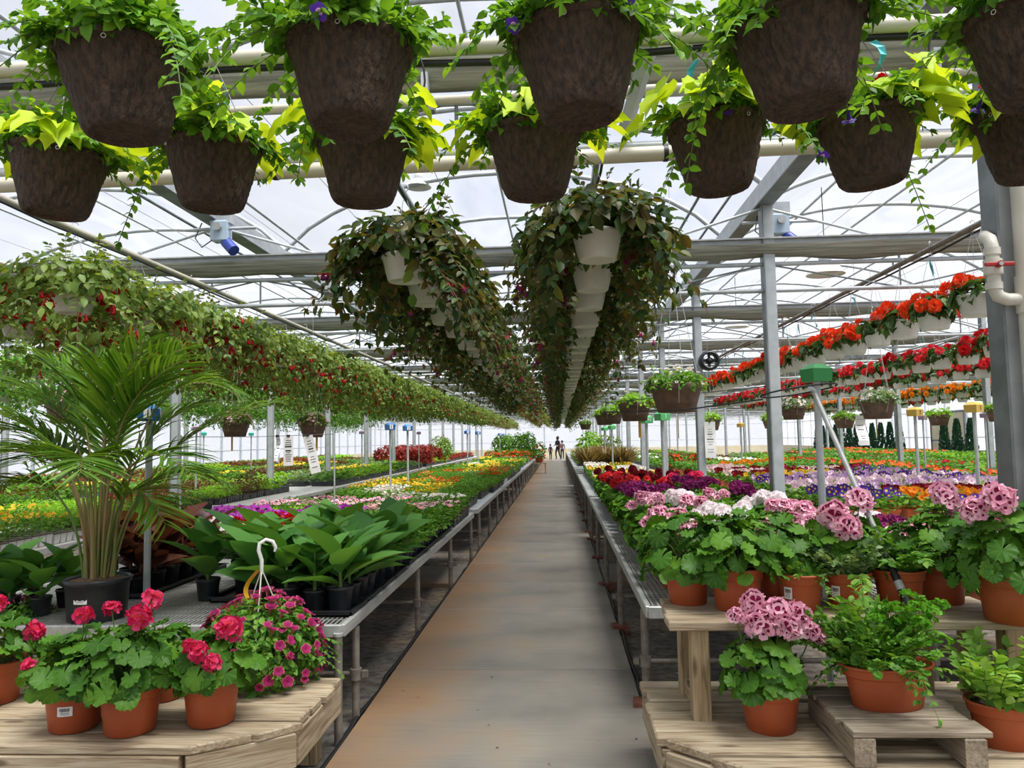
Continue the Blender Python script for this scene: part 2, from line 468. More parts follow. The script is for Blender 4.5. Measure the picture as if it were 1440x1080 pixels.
MASSED = {'foliage', 'blossom', 'trailing_stem', 'arching_stem', 'stem', 'herb_stem', 'cilantro', 'basil', 'parsley', 'trailing_herb', 'printed_bars'}
class Kit:
    """a thing: list of parts (name, G, parent part index or None, label, matrix); parts share meshes between copies"""
    def __init__(self, name, cat):
        self.name = name; self.cat = cat; self.parts = []; self._flat = None
    def part(self, pname, g, parent=None, label=None, Mx=None):
        self.parts.append([pname, g, parent, label, Mx, None])
        return len(self.parts) - 1
    def put(self, label, loc, rz=0, s=1.0, group=None, tilt=None, flat=False):
        Mx = Matrix.Translation(loc) @ Matrix.Rotation(rz, 4, 'Z')
        if tilt: Mx = Mx @ Matrix.Rotation(tilt[0], 4, 'X') @ Matrix.Rotation(tilt[1], 4, 'Y')
        Mx = Mx @ (Matrix.Diagonal((*s, 1)) if isinstance(s, tuple) else Matrix.Scale(s, 4))
        if flat:
            if self._flat is None:
                g = G()
                for p in self.parts:
                    gg = p[1] if isinstance(p[1], G) else p[1][0]
                    m2 = p[4] or Matrix()
                    if p[2] is not None and self.parts[p[2]][4] is not None: m2 = self.parts[p[2]][4] @ m2
                    g.merge(gg, m2)
                self._flat = g.mesh(self.name)
            r = link(self.name, self._flat, None, Mx)
        else:
            r = link(self.name, None, None, Mx)
            r.empty_display_size = 0.1
            made = []
            for p in self.parts:
                if p[5] is None:
                    if isinstance(p[1], G):
                        p[5] = p[1].mesh(p[0])
                    else:                      # (G, cache list) shared between parts
                        if p[1][1] is None: p[1][1] = p[1][0].mesh(p[0])
                        p[5] = p[1][1]
                o = link(p[0], p[5], r if p[2] is None else made[p[2]], p[4])
                if p[0] in MASSED: o['kind'] = 'stuff'
                if p[3]: o['label'] = p[3]
                made.append(o)
        tag(r, label, self.cat, group)
        return r

_o = ['first', 'second', 'third', 'fourth', 'fifth', 'sixth', 'seventh', 'eighth', 'ninth']
ORD = _o + ['tenth', 'eleventh', 'twelfth', 'thirteenth', 'fourteenth', 'fifteenth', 'sixteenth', 'seventeenth', 'eighteenth', 'nineteenth']
for _t, _e in (('twenty', 'twentieth'), ('thirty', 'thirtieth'), ('forty', 'fortieth'), ('fifty', 'fiftieth')):
    ORD += [_e] + [_t + '-' + q for q in _o]

# ---------------------------------------------------------------- leaf and petal templates: base at origin, tip along +Y, face up +Z
def tm(V, faces, slots=None):
    return (np.array(V, float), faces, slots or [0] * len(faces))

T_SMALL = tm([(0, 0, 0), (.34, .5, .1), (0, 1, -.05), (-.34, .5, .1)], [(0, 1, 2), (0, 2, 3)])
T_OVAL = tm([(0, 0, 0), (.27, .3, .08), (.24, .66, .05), (0, 1, -.12), (-.24, .66, .05), (-.27, .3, .08), (0, .35, 0), (0, .7, -.03)],
            [(0, 1, 6), (6, 1, 2, 7), (7, 2, 3), (0, 6, 5), (6, 7, 4, 5), (7, 3, 4)])
T_SPUD = tm([(0, 0, 0), (.26, -.14, .06), (.44, .10, .12), (.38, .32, .06), (.36, .54, .06), (.16, .78, 0), (0, 1.08, -.20),
             (-.16, .78, 0), (-.36, .54, .06), (-.38, .32, .06), (-.44, .10, .12), (-.26, -.14, .06), (0, .4, -.04)],
            [(0, 1, 2, 3, 12), (12, 3, 4, 5), (12, 5, 6), (0, 12, 9, 10, 11), (12, 7, 8, 9), (12, 6, 7)])
T_BLADE = tm([(-.5, 0, 0), (.5, 0, 0), (.9, .35, .05), (-.9, .35, .05), (.6, .72, -.02), (-.6, .72, -.02), (0, 1, -.12)],
             [(0, 1, 2, 3), (3, 2, 4, 5), (5, 4, 6)])

def t_canna():
    V = []; Fs = []
    ts = [0, .12, .3, .5, .7, .87, 1.0]; ws = [.03, .15, .25, .27, .21, .11, .0]
    for t, w in zip(ts, ws):
        b = -0.30 * t * t
        V += [(-w, t, b + w * .35), (0, t, b), (w, t, b + w * .35)]
    for i in range(len(ts) - 1):
        a = i * 3; c = a + 3
        Fs += [(a, a + 1, c + 1, c), (a + 1, a + 2, c + 2, c + 1)]
    return tm(V, Fs)
T_CANNA = t_canna()

def t_ger(seed=0, ruffle=.10):
    """round lobed scalloped leaf, petiole joins in the middle of the lower edge"""
    rng = random.Random(seed)
    n = 31
    V = [(0, 0, 0)]; Fs = []
    ring1 = []; ring2 = []
    cup = rng.uniform(-.12, .22); ph = rng.uniform(-.4, .4); amp = rng.uniform(-.03, .08)
    for i in range(n):
        q = i / (n - 1)
        a = -PI / 2 + R(12) + (2 * PI - R(24)) * q
        lobe = abs(math.cos(q * PI * 5 + ph)) ** .6
        r = 0.86 + (.10 + amp) * lobe + (.04 if i % 2 else -.03) + rng.uniform(-.03, .03)
        z1 = cup * .3 + .07 * lobe + rng.uniform(-.02, .02); z2 = cup + (ruffle if i % 3 == 1 else -ruffle * .5) + rng.uniform(-.05, .05)
        if i % 2 == 0: ring1.append(len(V)); V.append((.55 * math.cos(a), .55 * math.sin(a), z1))
        ring2.append(len(V)); V.append((r * math.cos(a), r * math.sin(a), z2))
    for i in range(len(ring1) - 1):
        Fs.append((0, ring1[i], ring1[i + 1]))
        Fs.append((ring1[i], ring2[2 * i], ring2[2 * i + 1])); Fs.append((ring1[i], ring2[2 * i + 1], ring1[i + 1])); Fs.append((ring1[i + 1], ring2[2 * i + 1], ring2[2 * i + 2]))
    V = np.array(V) * .52
    V[:, 1] += .02
    return tm(V, Fs)
T_GER = [t_ger(1), t_ger(2, .15), t_ger(3, .06), t_ger(4, .12)]
def t_gerlow():
    n = 10; V = [(0, 0, 0)]; Fs = []
    for i in range(n):
        a = -PI / 2 + R(16) + (2 * PI - R(32)) * i / (n - 1)
        r = .5 if i % 2 else .44
        V.append((r * math.cos(a), r * math.sin(a), .05 + (.05 if i % 2 else -.03)))
    for i in range(n - 1):
        Fs.append((0, i + 1, i + 2))
    return tm(V, Fs)
T_GERLOW = t_gerlow()

def t_floret(two=True):
    """five rounded petals, the upper two dark inside; lies in XY, faces +Z, radius about 1; slot 0 edge, slot 1 blotch"""
    V = []; Fs = []; S = []
    rng = random.Random(9)
    out = [(.30, -.24), (.62, -.47), (.92, -.42), (1.07, -.14), (1.06, .16), (.92, .44), (.60, .47), (.30, .24)]
    for k, (a, up) in enumerate(((58, 1), (122, 1), (192, 0), (270, 0), (348, 0))):
        a = R(a); b = len(V)
        ca, sa = math.cos(a), math.sin(a); wide = 1.12 if up else .95
        def q(u, w, z): return (ca * u - sa * w * wide, sa * u + ca * w * wide, z)
        V += [q(.02, 0, -.05), q(.5, 0, .10 + .03 * up)]
        for u, w in out:                       # blotch outline
            f = .60 if up else .36
            V.append(q(.36 + (u - .36) * f, w * f, .10 + .08 * u * f))
        for j, (u, w) in enumerate(out):       # petal edge, ruffled
            V.append(q(u, w, .14 + .10 * u + (.07 if j % 2 else -.05) + rng.uniform(-.03, .03)))
        n = len(out)
        Fs += [(b, b + 2, b + 1 + n), (b, b + 2 + n, b + 2), (b, b + 1 + n, b + 1 + 2 * n)]; S += [1 if up else 0, 0, 0]
        Fs.append((b + 1 + n, b + 2, b + 1)); S.append(1)
        for j in range(n - 1):
            Fs.append((b + 1, b + 2 + j, b + 3 + j)); S.append(1)
            Fs.append((b + 2 + j, b + 2 + n + j, b + 3 + n + j, b + 3 + j)); S.append(0)
    if not two: S = [0] * len(Fs)
    return tm(V, Fs, S)
T_FLORET = t_floret()

def t_disc(n=5, dark=True):
    """flat face of a pansy or petunia: slot 0 petals, slot 1 throat"""
    V = [(0, 0, 0)]; Fs = []; S = []
    m = n * 3
    for i in range(m):
        a = 2 * PI * i / m
        V.append((.36 * math.cos(a), .36 * math.sin(a), .06))
    for i in range(m):
        a = 2 * PI * i / m
        r = .80 if i % 3 == 0 else 1.0
        V.append((r * math.cos(a), r * math.sin(a), .2 + (.10 if i % 3 == 1 else (.02 if i % 3 else 0))))
    for i in range(m):
        j = (i + 1) % m
        Fs.append((0, 1 + i, 1 + j)); S.append(1)
        Fs.append((1 + i, 1 + m + i, 1 + m + j, 1 + j)); S.append(0)
    return tm(V, Fs, S)
T_DISC = t_disc()

def t_fuchsia():
    """hanging fuchsia flower: tube, four sepals, skirt; hangs along -Z, length about 1; slot 0 sepals, slot 1 skirt"""
    g = []; Fs = []; S = []
    V = []
    n = 6
    for r, z in ((.05, 0), (.10, -.25), (.13, -.42), (.22, -.62), (.24, -.82), (.10, -.86)):
        for j in range(n):
            V.append((r * math.cos(2 * PI * j / n), r * math.sin(2 * PI * j / n), z))
    for i in range(5):
        for j in range(n):
            k = (j + 1) % n
            Fs.append((i * n + j, i * n + k, (i + 1) * n + k, (i + 1) * n + j)); S.append(0 if i < 2 else 1)
    for k in range(4):
        a = PI / 2 * k + .4; b = len(V); c, s = math.cos(a), math.sin(a)
        V += [(.1 * c, .1 * s, -.38), (.34 * c - .11 * s, .34 * s + .11 * c, -.42), (.34 * c + .11 * s, .34 * s - .11 * c, -.42), (.56 * c, .56 * s, -.30)]
        Fs += [(b, b + 2, b + 1), (b + 1, b + 2, b + 3)]; S += [0, 0]
    return tm(V, Fs, S)
T_FUCH = t_fuchsia()

def t_rosette():
    """full double begonia flower, faces +Z, radius about 1"""
    V = []; Fs = []
    rng = random.Random(5)
    for ring, (r, z, tilt, k) in enumerate(((.62, 0, .15, 8), (.45, .16, .45, 7), (.28, .3, .8, 6), (.12, .4, 1.1, 4))):
        for i in range(k):
            a = 2 * PI * (i + .5 * (ring % 2)) / k + rng.uniform(-.1, .1)
            c, s = math.cos(a), math.sin(a); b = len(V)
            def q(u, w, zz):
                uu = r * .5 + u * math.cos(tilt); z2 = z + u * math.sin(tilt) + zz
                return (c * uu - s * w, s * uu + c * w, z2)
            V += [q(0, 0, 0), q(.35, -.32, .05), q(.35, .32, .05), q(.62, -.2, .0), q(.62, .2, .0)]
            Fs += [(b, b + 1, b + 2), (b + 1, b + 3, b + 4, b + 2)]
    return tm(V, Fs)
T_ROSE = t_rosette()

# ---------------------------------------------------------------- placing leaves
def frames(P, t, n, s):
    """(k,3,4) transforms with Y=t, Z=n, scale s"""
    P = np.asarray(P, float).reshape(-1, 3); t = np.asarray(t, float).reshape(-1, 3); n = np.asarray(n, float).reshape(-1, 3)
    if len(P) == 0:
        return np.zeros((0, 3, 4))
    t = t / (np.linalg.norm(t, axis=1, keepdims=True) + 1e-9)
    x = np.cross(t, n); x /= (np.linalg.norm(x, axis=1, keepdims=True) + 1e-9)
    z = np.cross(x, t)
    s = np.broadcast_to(np.asarray(s, float), (len(P),))[:, None]
    return np.stack([x * s, t * s, z * s, P], axis=2)

def dome(rng, n, rx, ry, rz, c=(0, 0, 0), lo=-.1, inner=.65, size=.04, sj=.3, droop=.5, upb=.5, jit=.5):
    """leaves on and inside a mound: rx, ry, rz radii; lo = lowest part of the sphere used (-1..1)"""
    z = rng.uniform(lo, 1, n); a = rng.uniform(0, 2 * PI, n)
    q = np.sqrt(np.maximum(0, 1 - z * z))
    d = np.stack([q * np.cos(a), q * np.sin(a), z], 1)
    f = inner + (1 - inner) * np.sqrt(rng.uniform(0, 1, n))
    P = d * np.array([rx, ry, rz]) * f[:, None] + np.array(c)
    nrm = d + np.array([0, 0, upb]) + rng.normal(0, jit, (n, 3))
    t = np.stack([d[:, 0], d[:, 1], -droop * np.ones(n)], 1) + rng.normal(0, jit, (n, 3))
    nl = nrm / (np.linalg.norm(nrm, axis=1, keepdims=True) + 1e-9)
    t = t - nl * (t * nl).sum(1, keepdims=True)
    return frames(P, t, nl, size * (1 + rng.uniform(-sj, sj, n)))

def stems(rng, n, r0, L, elev, droop, sp, size, z0=0.0, tmin=.12, az=None, sj=.3, outward=.6, lj=.45, rs=.0016, swell=None):
    """arching stems with leaves. returns leaf transforms, stem polylines, tips (pos, dir)"""
    P = []; T = []; N = []; S = []; poly = []; tips = []
    for i in range(n):
        a = rng.uniform(0, 2 * PI) if az is None else az[i % len(az)] + rng.uniform(-.2, .2)
        e = R(rng.uniform(*elev)); l = rng.uniform(*L); g = rng.uniform(*droop)
        rr = r0 * math.sqrt(rng.uniform(0.05, 1))
        p0 = np.array([rr * math.cos(a), rr * math.sin(a), z0])
        d = np.array([math.cos(a) * math.cos(e), math.sin(a) * math.cos(e), math.sin(e)])
        side = np.array([-math.sin(a), math.cos(a), 0]) * rng.uniform(-.25, .25)
        m = max(3, int(l / sp))
        ts = np.linspace(tmin, 1, m)
        pos = p0 + d * (ts * l)[:, None] + side * (ts ** 2 * l)[:, None] + np.array([0, 0, -1.]) * (g * l * ts ** 2)[:, None]
        dirs = d * l + side * (2 * ts * l)[:, None] + np.array([0, 0, -1.]) * (2 * g * l * ts)[:, None]
        dirs = dirs / np.linalg.norm(dirs, axis=1, keepdims=True)
        for k in range(m):
            hz = np.cross(dirs[k], [0, 0, 1.]); h = np.linalg.norm(hz)
            hz = hz / h if h > 1e-3 else np.array([math.sin(a), -math.cos(a), 0])
            up = np.cross(hz, dirs[k])
            for sgn in ((1, -1) if k < m - 1 else (1, -1, 0)):
                tt = dirs[k] * outward + hz * sgn + np.array([0, 0, -.15]) + rng.normal(0, lj * .5, 3)
                nn = up * .7 + np.array([0, 0, .5]) + rng.normal(0, lj, 3)
                P.append(pos[k]); T.append(tt); N.append(nn)
                S.append(size * (1 + rng.uniform(-sj, sj)) * (1.0 - .35 * (k / m)))
        tp = np.linspace(0, 1, 6)
        poly.append(p0 + d * (tp * l)[:, None] + side * (tp ** 2 * l)[:, None] + np.array([0, 0, -1.]) * (g * l * tp ** 2)[:, None])
        tips.append((pos[-1], dirs[-1], pos, dirs))
    return frames(P, T, N, np.array(S)), poly, tips

def stem_tubes(g, polys, r, mat, n=3):
    for p in polys:
        g.tube([tuple(q) for q in p], r, mat, n, caps=False)
    return g
def pick_leaves(kit, g, tmpl, T, mat, k, c=(0, 0, .2), name='leaf'):
    """the k outermost leaves become parts of their own, the rest stay massed in g"""
    d = np.linalg.norm((T[:, :, 3] - np.array(c)) * np.array([1, 1, 1.2]), axis=1)
    o = np.argsort(-d)
    g.scat(tmpl, T[o[k:]], [mat])
    key = (id(tmpl[0]), mat.name)
    if key not in LEAFC: LEAFC[key] = [G().scat(tmpl, frames([[0, 0, 0]], [[0, 1, 0]], [[0, 0, 1]], 1), [mat]), None]
    for i in o[:k]: kit.part(name, LEAFC[key], Mx=mx_of(T[i]))
LEAFC = {}
def npr(seed):
    return np.random.default_rng(seed)
def mx_of(T):
    return Matrix([list(T[0]), list(T[1]), list(T[2]), [0, 0, 0, 1]])
# ================================================================ the greenhouse shell
Y0, Y1 = -5.0, 62.0
XL, XR = -13.84, 17.78
GUT = [-13.84, -8.57, -3.30, 1.97, 7.24, 12.51, 17.78]
ZG, ZP = 3.75, 5.12          # gutter and ridge height
TR = [3.42 + 3.66 * k for k in range(-2, 17)]

def arc_z(u):                # u in 0..1 across a bay
    a = (u - .5) * 2
    return ZG + .06 + (ZP - ZG) * math.sqrt(max(0, 1 - (a * .93) ** 2)) - (ZP - ZG) * math.sqrt(1 - .93 ** 2) * (1 - 0) * .9

# ground
ground = empty('floor')
tag(ground, 'dark greenhouse ground with a concrete walkway down the middle', kind='structure')
m, t, b, o = new_mat('ground')
tcn = t.nodes.new('ShaderNodeTexCoord')
n1 = t.nodes.new('ShaderNodeTexNoise'); n1.inputs['Scale'].default_value = 1.3; n1.inputs['Detail'].default_value = 7
n2 = t.nodes.new('ShaderNodeTexNoise'); n2.inputs['Scale'].default_value = 16; n2.inputs['Detail'].default_value = 5
t.links.new(tcn.outputs['Object'], n1.inputs['Vector']); t.links.new(tcn.outputs['Object'], n2.inputs['Vector'])
r1 = ramp(t, [(.38, lin((100, 98, 95))), (.52, lin((122, 114, 104))), (.66, lin((140, 122, 102)))])
t.links.new(n1.outputs['Fac'], r1.inputs['Fac'])
mx = t.nodes.new('ShaderNodeMix'); mx.data_type = 'RGBA'; mx.blend_type = 'MULTIPLY'; mx.inputs['Factor'].default_value = 1
r2 = ramp(t, [(.35, (.45, .43, .42, 1)), (.6, (1, 1, 1, 1))])
t.links.new(n2.outputs['Fac'], r2.inputs['Fac'])
t.links.new(r1.outputs['Color'], mx.inputs['A']); t.links.new(r2.outputs['Color'], mx.inputs['B'])
t.links.new(mx.outputs['Result'], b.inputs['Base Color']); b.inputs['Roughness'].default_value = .85
bp = t.nodes.new('ShaderNodeBump'); bp.inputs['Strength'].default_value = .5; bp.inputs['Distance'].default_value = .02
t.links.new(n2.outputs['Fac'], bp.inputs['Height']); t.links.new(bp.outputs['Normal'], b.inputs['Normal'])
M['ground'] = m
struct('soil_bed', G().box(((XL + XR) / 2, (Y0 + Y1) / 2, -.11), (XR - XL, Y1 - Y0, .12), M['ground']), ground)

m, t, b, o = new_mat('concrete slab')
tcn = t.nodes.new('ShaderNodeTexCoord'); oi = t.nodes.new('ShaderNodeObjectInfo')
sx = t.nodes.new('ShaderNodeSeparateXYZ'); t.links.new(tcn.outputs['Object'], sx.inputs[0])
mp = t.nodes.new('ShaderNodeMapping'); mp.inputs['Scale'].default_value = (1.2, 34, 1)
t.links.new(tcn.outputs['Object'], mp.inputs['Vector'])
nb = t.nodes.new('ShaderNodeTexNoise'); nb.inputs['Scale'].default_value = 2; nb.inputs['Detail'].default_value = 5
t.links.new(mp.outputs['Vector'], nb.inputs['Vector'])
na = t.nodes.new('ShaderNodeTexNoise'); na.inputs['Scale'].default_value = 1.6; na.inputs['Detail'].default_value = 6
t.links.new(tcn.outputs['Object'], na.inputs['Vector'])
ra = ramp(t, [(.3, lin((116, 112, 104))), (.5, lin((134, 130, 121))), (.7, lin((152, 144, 131)))])
t.links.new(na.outputs['Fac'], ra.inputs['Fac'])
# rusty stain along both edges of the slab
ab = t.nodes.new('ShaderNodeMath'); ab.operation = 'MULTIPLY_ADD'; ab.inputs[1].default_value = -.62; ab.inputs[2].default_value = -.02
t.links.new(sx.outputs['X'], ab.inputs[0])
ad = t.nodes.new('ShaderNodeMath'); ad.operation = 'MULTIPLY_ADD'; ad.inputs[1].default_value = 1.1; ad.inputs[2].default_value = -.42
t.links.new(na.outputs['Fac'], ad.inputs[0])
su = t.nodes.new('ShaderNodeMath'); su.operation = 'ADD'
t.links.new(ab.outputs[0], su.inputs[0]); t.links.new(ad.outputs[0], su.inputs[1])
rs = ramp(t, [(.12, (0, 0, 0, 1)), (.55, (.8, .8, .8, 1))])
t.links.new(su.outputs[0], rs.inputs['Fac'])
mx = t.nodes.new('ShaderNodeMix'); mx.data_type = 'RGBA'; mx.inputs['B'].default_value = lin((140, 106, 72))
t.links.new(rs.outputs['Color'], mx.inputs['Factor']); t.links.new(ra.outputs['Color'], mx.inputs['A'])
rb = ramp(t, [(.30, (.84, .84, .84, 1)), (.6, (1, 1, 1, 1))]); t.links.new(nb.outputs['Fac'], rb.inputs['Fac'])
mm = t.nodes.new('ShaderNodeMix'); mm.data_type = 'RGBA'; mm.blend_type = 'MULTIPLY'; mm.inputs['Factor'].default_value = .8
t.links.new(mx.outputs['Result'], mm.inputs['A']); t.links.new(rb.outputs['Color'], mm.inputs['B'])
vo = t.nodes.new('ShaderNodeTexVoronoi'); vo.inputs['Scale'].default_value = 5; t.links.new(tcn.outputs['Object'], vo.inputs['Vector'])
rv = ramp(t, [(.035, (.25, .22, .2, 1)), (.06, (1, 1, 1, 1))]); t.links.new(vo.outputs['Distance'], rv.inputs['Fac'])
m3 = t.nodes.new('ShaderNodeMix'); m3.data_type = 'RGBA'; m3.blend_type = 'MULTIPLY'; m3.inputs['Factor'].default_value = .8
t.links.new(mm.outputs['Result'], m3.inputs['A']); t.links.new(rv.outputs['Color'], m3.inputs['B'])
t.links.new(m3.outputs['Result'], b.inputs['Base Color']); b.inputs['Roughness'].default_value = .62
bp = t.nodes.new('ShaderNodeBump'); bp.inputs['Strength'].default_value = .2; bp.inputs['Distance'].default_value = .004
t.links.new(nb.outputs['Fac'], bp.inputs['Height']); t.links.new(bp.outputs['Normal'], b.inputs['Normal'])
M['slab'] = m
WX0, WX1 = -1.12, .435
ys = [-3.5, -1.7, .1, 1.6, 3.3, 5.06, 6.82, 8.05, 9.3]
while ys[-1] < Y1 - 1.8:
    ys.append(ys[-1] + 1.82)
ys.append(Y1 - .2)
wc = (WX0 + WX1) / 2
for a_, b_ in zip(ys, ys[1:]):
    struct('slab', G().box((0, 0, 0), (WX1 - WX0, b_ - a_ - .020, .10), M['slab'], ch=.006), ground, Mx=Matrix.Translation((wc, (a_ + b_) / 2, -.05)))
# concrete strips crossing under the benches
for yy in (8.65, 26.0, 44.0):
    for xa, xb in ((XL + .3, WX0 - .015), (WX1 + .015, XR - .3)):
        k = max(2, int((xb - xa) / 1.8)); w = (xb - xa) / k
        for q in range(k):
            struct('slab', G().box((0, 0, 0), (1.2, w - .012, .10), M['slab'], ch=.006), ground,
                   Mx=Matrix.Translation((xa + w * (q + .5), yy, -.052)) @ Matrix.Rotation(PI / 2, 4, 'Z'))
# rough edging strip beside the walkway
rng = npr(4)
for x in (WX0 - .02, WX1 + .02):
    g = G()
    pts = [(x + rng.normal(0, .006), y, -.02 + rng.normal(0, .006)) for y in np.arange(-3, 40, .22)]
    g.tube(pts, .014, M['hose'], 5)
    struct('edging', g, ground)
# litter of bark crumbs and petals on the ground
g = G()
n = 2600
P = np.stack([np.where(rng.uniform(0, 1, n) < .55, rng.uniform(-3.2, WX0 - .03, n), rng.uniform(WX1 + .03, 2.4, n)), 2.2 + 12 * rng.uniform(0, 1, n) ** 1.5, np.full(n, -.045)], 1)
T = frames(P, rng.normal(0, 1, (n, 3)) * [1, 1, .2], np.array([0, 0, 1]) + rng.normal(0, .3, (n, 3)), rng.uniform(.008, .03, n))
g.scat(T_SMALL, T, [M['bark']])
n = 60
P = np.stack([rng.uniform(WX0, WX1, n), 2.2 + 14 * rng.uniform(0, 1, n), np.full(n, .003)], 1)
g.scat(T_SMALL, frames(P, rng.normal(0, 1, (n, 3)) * [1, 1, .1], np.array([0, 0, 1]) + rng.normal(0, .2, (n, 3)), rng.uniform(.006, .02, n)), [M['soil']])
n = 26
P = np.stack([rng.uniform(-2.2, 1.2, n), 3 + 8 * rng.uniform(0, 1, n), np.full(n, -.038)], 1)
g.scat(T_SMALL, frames(P, rng.normal(0, 1, (n, 3)) * [1, 1, .1], np.array([0, 0, 1]) + rng.normal(0, .2, (n, 3)), .03), [M['traywhite']])
o = struct('debris', g, ground); o['kind'] = 'stuff'

# roof
ceil_ = empty('ceiling')
tag(ceil_, 'arched translucent polythene roof on steel bows above all the benches', kind='structure')
NS = 18
rj = random.Random(8)
for b_i, (xa, xb) in enumerate(zip(GUT, GUT[1:])):
    g = G()
    yl = list(np.arange(Y0, Y1 + .1, 1.83))
    V = []; Fs = []
    for iy, y in enumerate(yl):
        for iu in range(NS + 1):
            u = iu / NS
            V.append((xa + (xb - xa) * u, y, arc_z(u) + .035 + (rj.uniform(-.012, .012))))
    for iy in range(len(yl) - 1):
        for iu in range(NS):
            k = iy * (NS + 1) + iu
            Fs.append((k, k + 1, k + NS + 2, k + NS + 1))
    g.add(V, Fs, M['roof'], True)
    struct('roof_sheet', g, ceil_)
bow = {}
for xa, xb in zip(GUT, GUT[1:]):
    g = G()
    g.tube([(xa + (xb - xa) * u, 0, arc_z(u)) for u in np.linspace(0, 1, 19)], .028, M['galv'], 6)
    bow[xa] = g.mesh('roof_bow')
for k, y in enumerate(np.arange(TR[0], Y1 - .5, 1.83)):
    for xa in GUT[:-1]:
        if y > 35 and k % 2: continue
        o = link('roof_bow', bow[xa], ceil_); o.location = (0, float(y), 0)
for x in GUT[1:-1]:
    g = G()
    for dx in (-.075, .075):
        g.box((x + dx, (Y0 + Y1) / 2, ZG - .02), (.012, Y1 - Y0, .16), M['galv'])
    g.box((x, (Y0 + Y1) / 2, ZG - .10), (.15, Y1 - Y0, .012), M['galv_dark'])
    struct('gutter', g, ceil_)
    for dx in (-.55, -.16, .2):
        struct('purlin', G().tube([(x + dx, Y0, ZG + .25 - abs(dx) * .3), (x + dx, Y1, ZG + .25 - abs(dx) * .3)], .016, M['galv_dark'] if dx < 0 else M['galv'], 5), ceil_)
for xa, xb in zip(GUT, GUT[1:]):
    for u in (.28, .5, .72):
        struct('purlin', G().tube([(xa + (xb - xa) * u, Y0, arc_z(u) - .035), (xa + (xb - xa) * u, Y1, arc_z(u) - .035)], .017, M['galv'], 5), ceil_)
# curtain wires run the length of the house
for x in np.arange(-8.2, 9.4, .82):
    struct('curtain_wire', G().tube([(x, 3.4, 3.36), (x, Y1, 3.36)], .0028, M['whitewire'], 4), ceil_)

# trusses across the house with the gathered curtain under the top beam
def truss(x0, x1, first=False, far=False):
    parts = []
    g = G().box(((x0 + x1) / 2, 0, 3.29), (x1 - x0, .06, .07), M['galv'])
    g.box(((x0 + x1) / 2, -.05, 3.325), (x1 - x0, .04, .012), M['alu'])
    parts.append(('top_beam', g))
    parts.append(('chord', G().tube([(x0, 0, 3.09), (x1, 0, 3.09)], .021, M['galv'], 6)))
    parts.append(('chord', G().tube([(x0, 0, 2.84), (x1, 0, 2.84)], .021, M['galv'], 6)))
    web = G()
    k = int((x1 - x0) / 1.2); w = (x1 - x0) / k
    for q in range(k + 1):
        web.tube([(x0 + q * w, 0, 2.84), (x0 + q * w, 0, 3.09)], .009, M['galv_dark'], 4)
        if q % 2 == 0: web.tube([(x0 + q * w, 0.0, 3.09), (x0 + q * w, 0.0, 3.27)], .012, M['galv'], 4)
        if q < k:
            web.tube([(x0 + q * w, 0, 3.09 if q % 2 else 2.84), (x0 + (q + 1) * w, 0, 2.84 if q % 2 else 3.09)], .008, M['galv_dark'], 4)
    if not far:      # long braces up to the gutters
        for gx in GUT[1:-1]:
            for s in (-1, 1):
                if x0 < gx + s * 1.1 < x1:
                    web.tube([(gx, 0, ZG - .12), (gx + s * 1.1, 0, 3.30)], .014, M['galv'], 5)
    parts.append(('web', web))
    # curtain: bundled pleats
    rr = random.Random(3)
    V = []; Fs = []
    nx = int((x1 - x0) / .16); ring = 7
    for i in range(nx + 1):
        x = x0 + (x1 - x0) * i / nx
        sag = .014 * math.sin(x * 5.1) + .012 * math.sin(x * 2.3 + 1)
        for j in range(ring):
            a = PI + PI * j / (ring - 1)
            V.append((x, .005 + .10 * math.cos(a) * (1 + rr.uniform(-.06, .06)), 3.265 + (.125 + sag + rr.uniform(-.006, .006)) * math.sin(a)))
    for i in range(nx):
        for j in range(ring - 1):
            k = i * ring + j
            Fs.append((k, k + ring, k + ring + 1, k + 1))
    parts.append(('curtain', G().add(V, Fs, M['cloth'], True)))
    return parts
tmesh = [(n_, g_.mesh(n_)) for n_, g_ in truss(XL + .1, XR - .1)]
tmeshf = [(n_, g_.mesh(n_)) for n_, g_ in truss(XL + .1, XR - .1, far=True)]
for k, y in enumerate(TR):
    r_ = empty('roof_truss', (0, y, 0))
    tag(r_, 'steel roof truss with a gathered grey curtain crossing above the benches', group='roof trusses', kind='structure')
    for n_, me in (tmesh if y < 20 else tmeshf):
        link(n_, me, r_)

# columns
def column(x, y, w=.10, top=ZG - .1):
    r_ = empty('column', (x, y, 0))
    tag(r_, 'square galvanised column under the roof trusses', group='columns', kind='structure')
    g = G().box((0, 0, top / 2 - .02), (w, w * .9, top + .04), M['galv'], ch=.006)
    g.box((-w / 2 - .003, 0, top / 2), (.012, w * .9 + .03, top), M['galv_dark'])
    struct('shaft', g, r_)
    struct('base_plate', G().box((0, 0, -.03), (w * 2, w * 2, .03), M['galv_dark']), r_)
    return r_
for y in TR[2:]:
    if y > 55: continue
    column(1.99, y)
    column(-5.6, y) if y > 9 else None
    if y > 9: column(7.9, y, .09)
for y in TR[5::2]:
    if y < 55:
        column(-11.0, y, .09); column(12.6, y, .09)

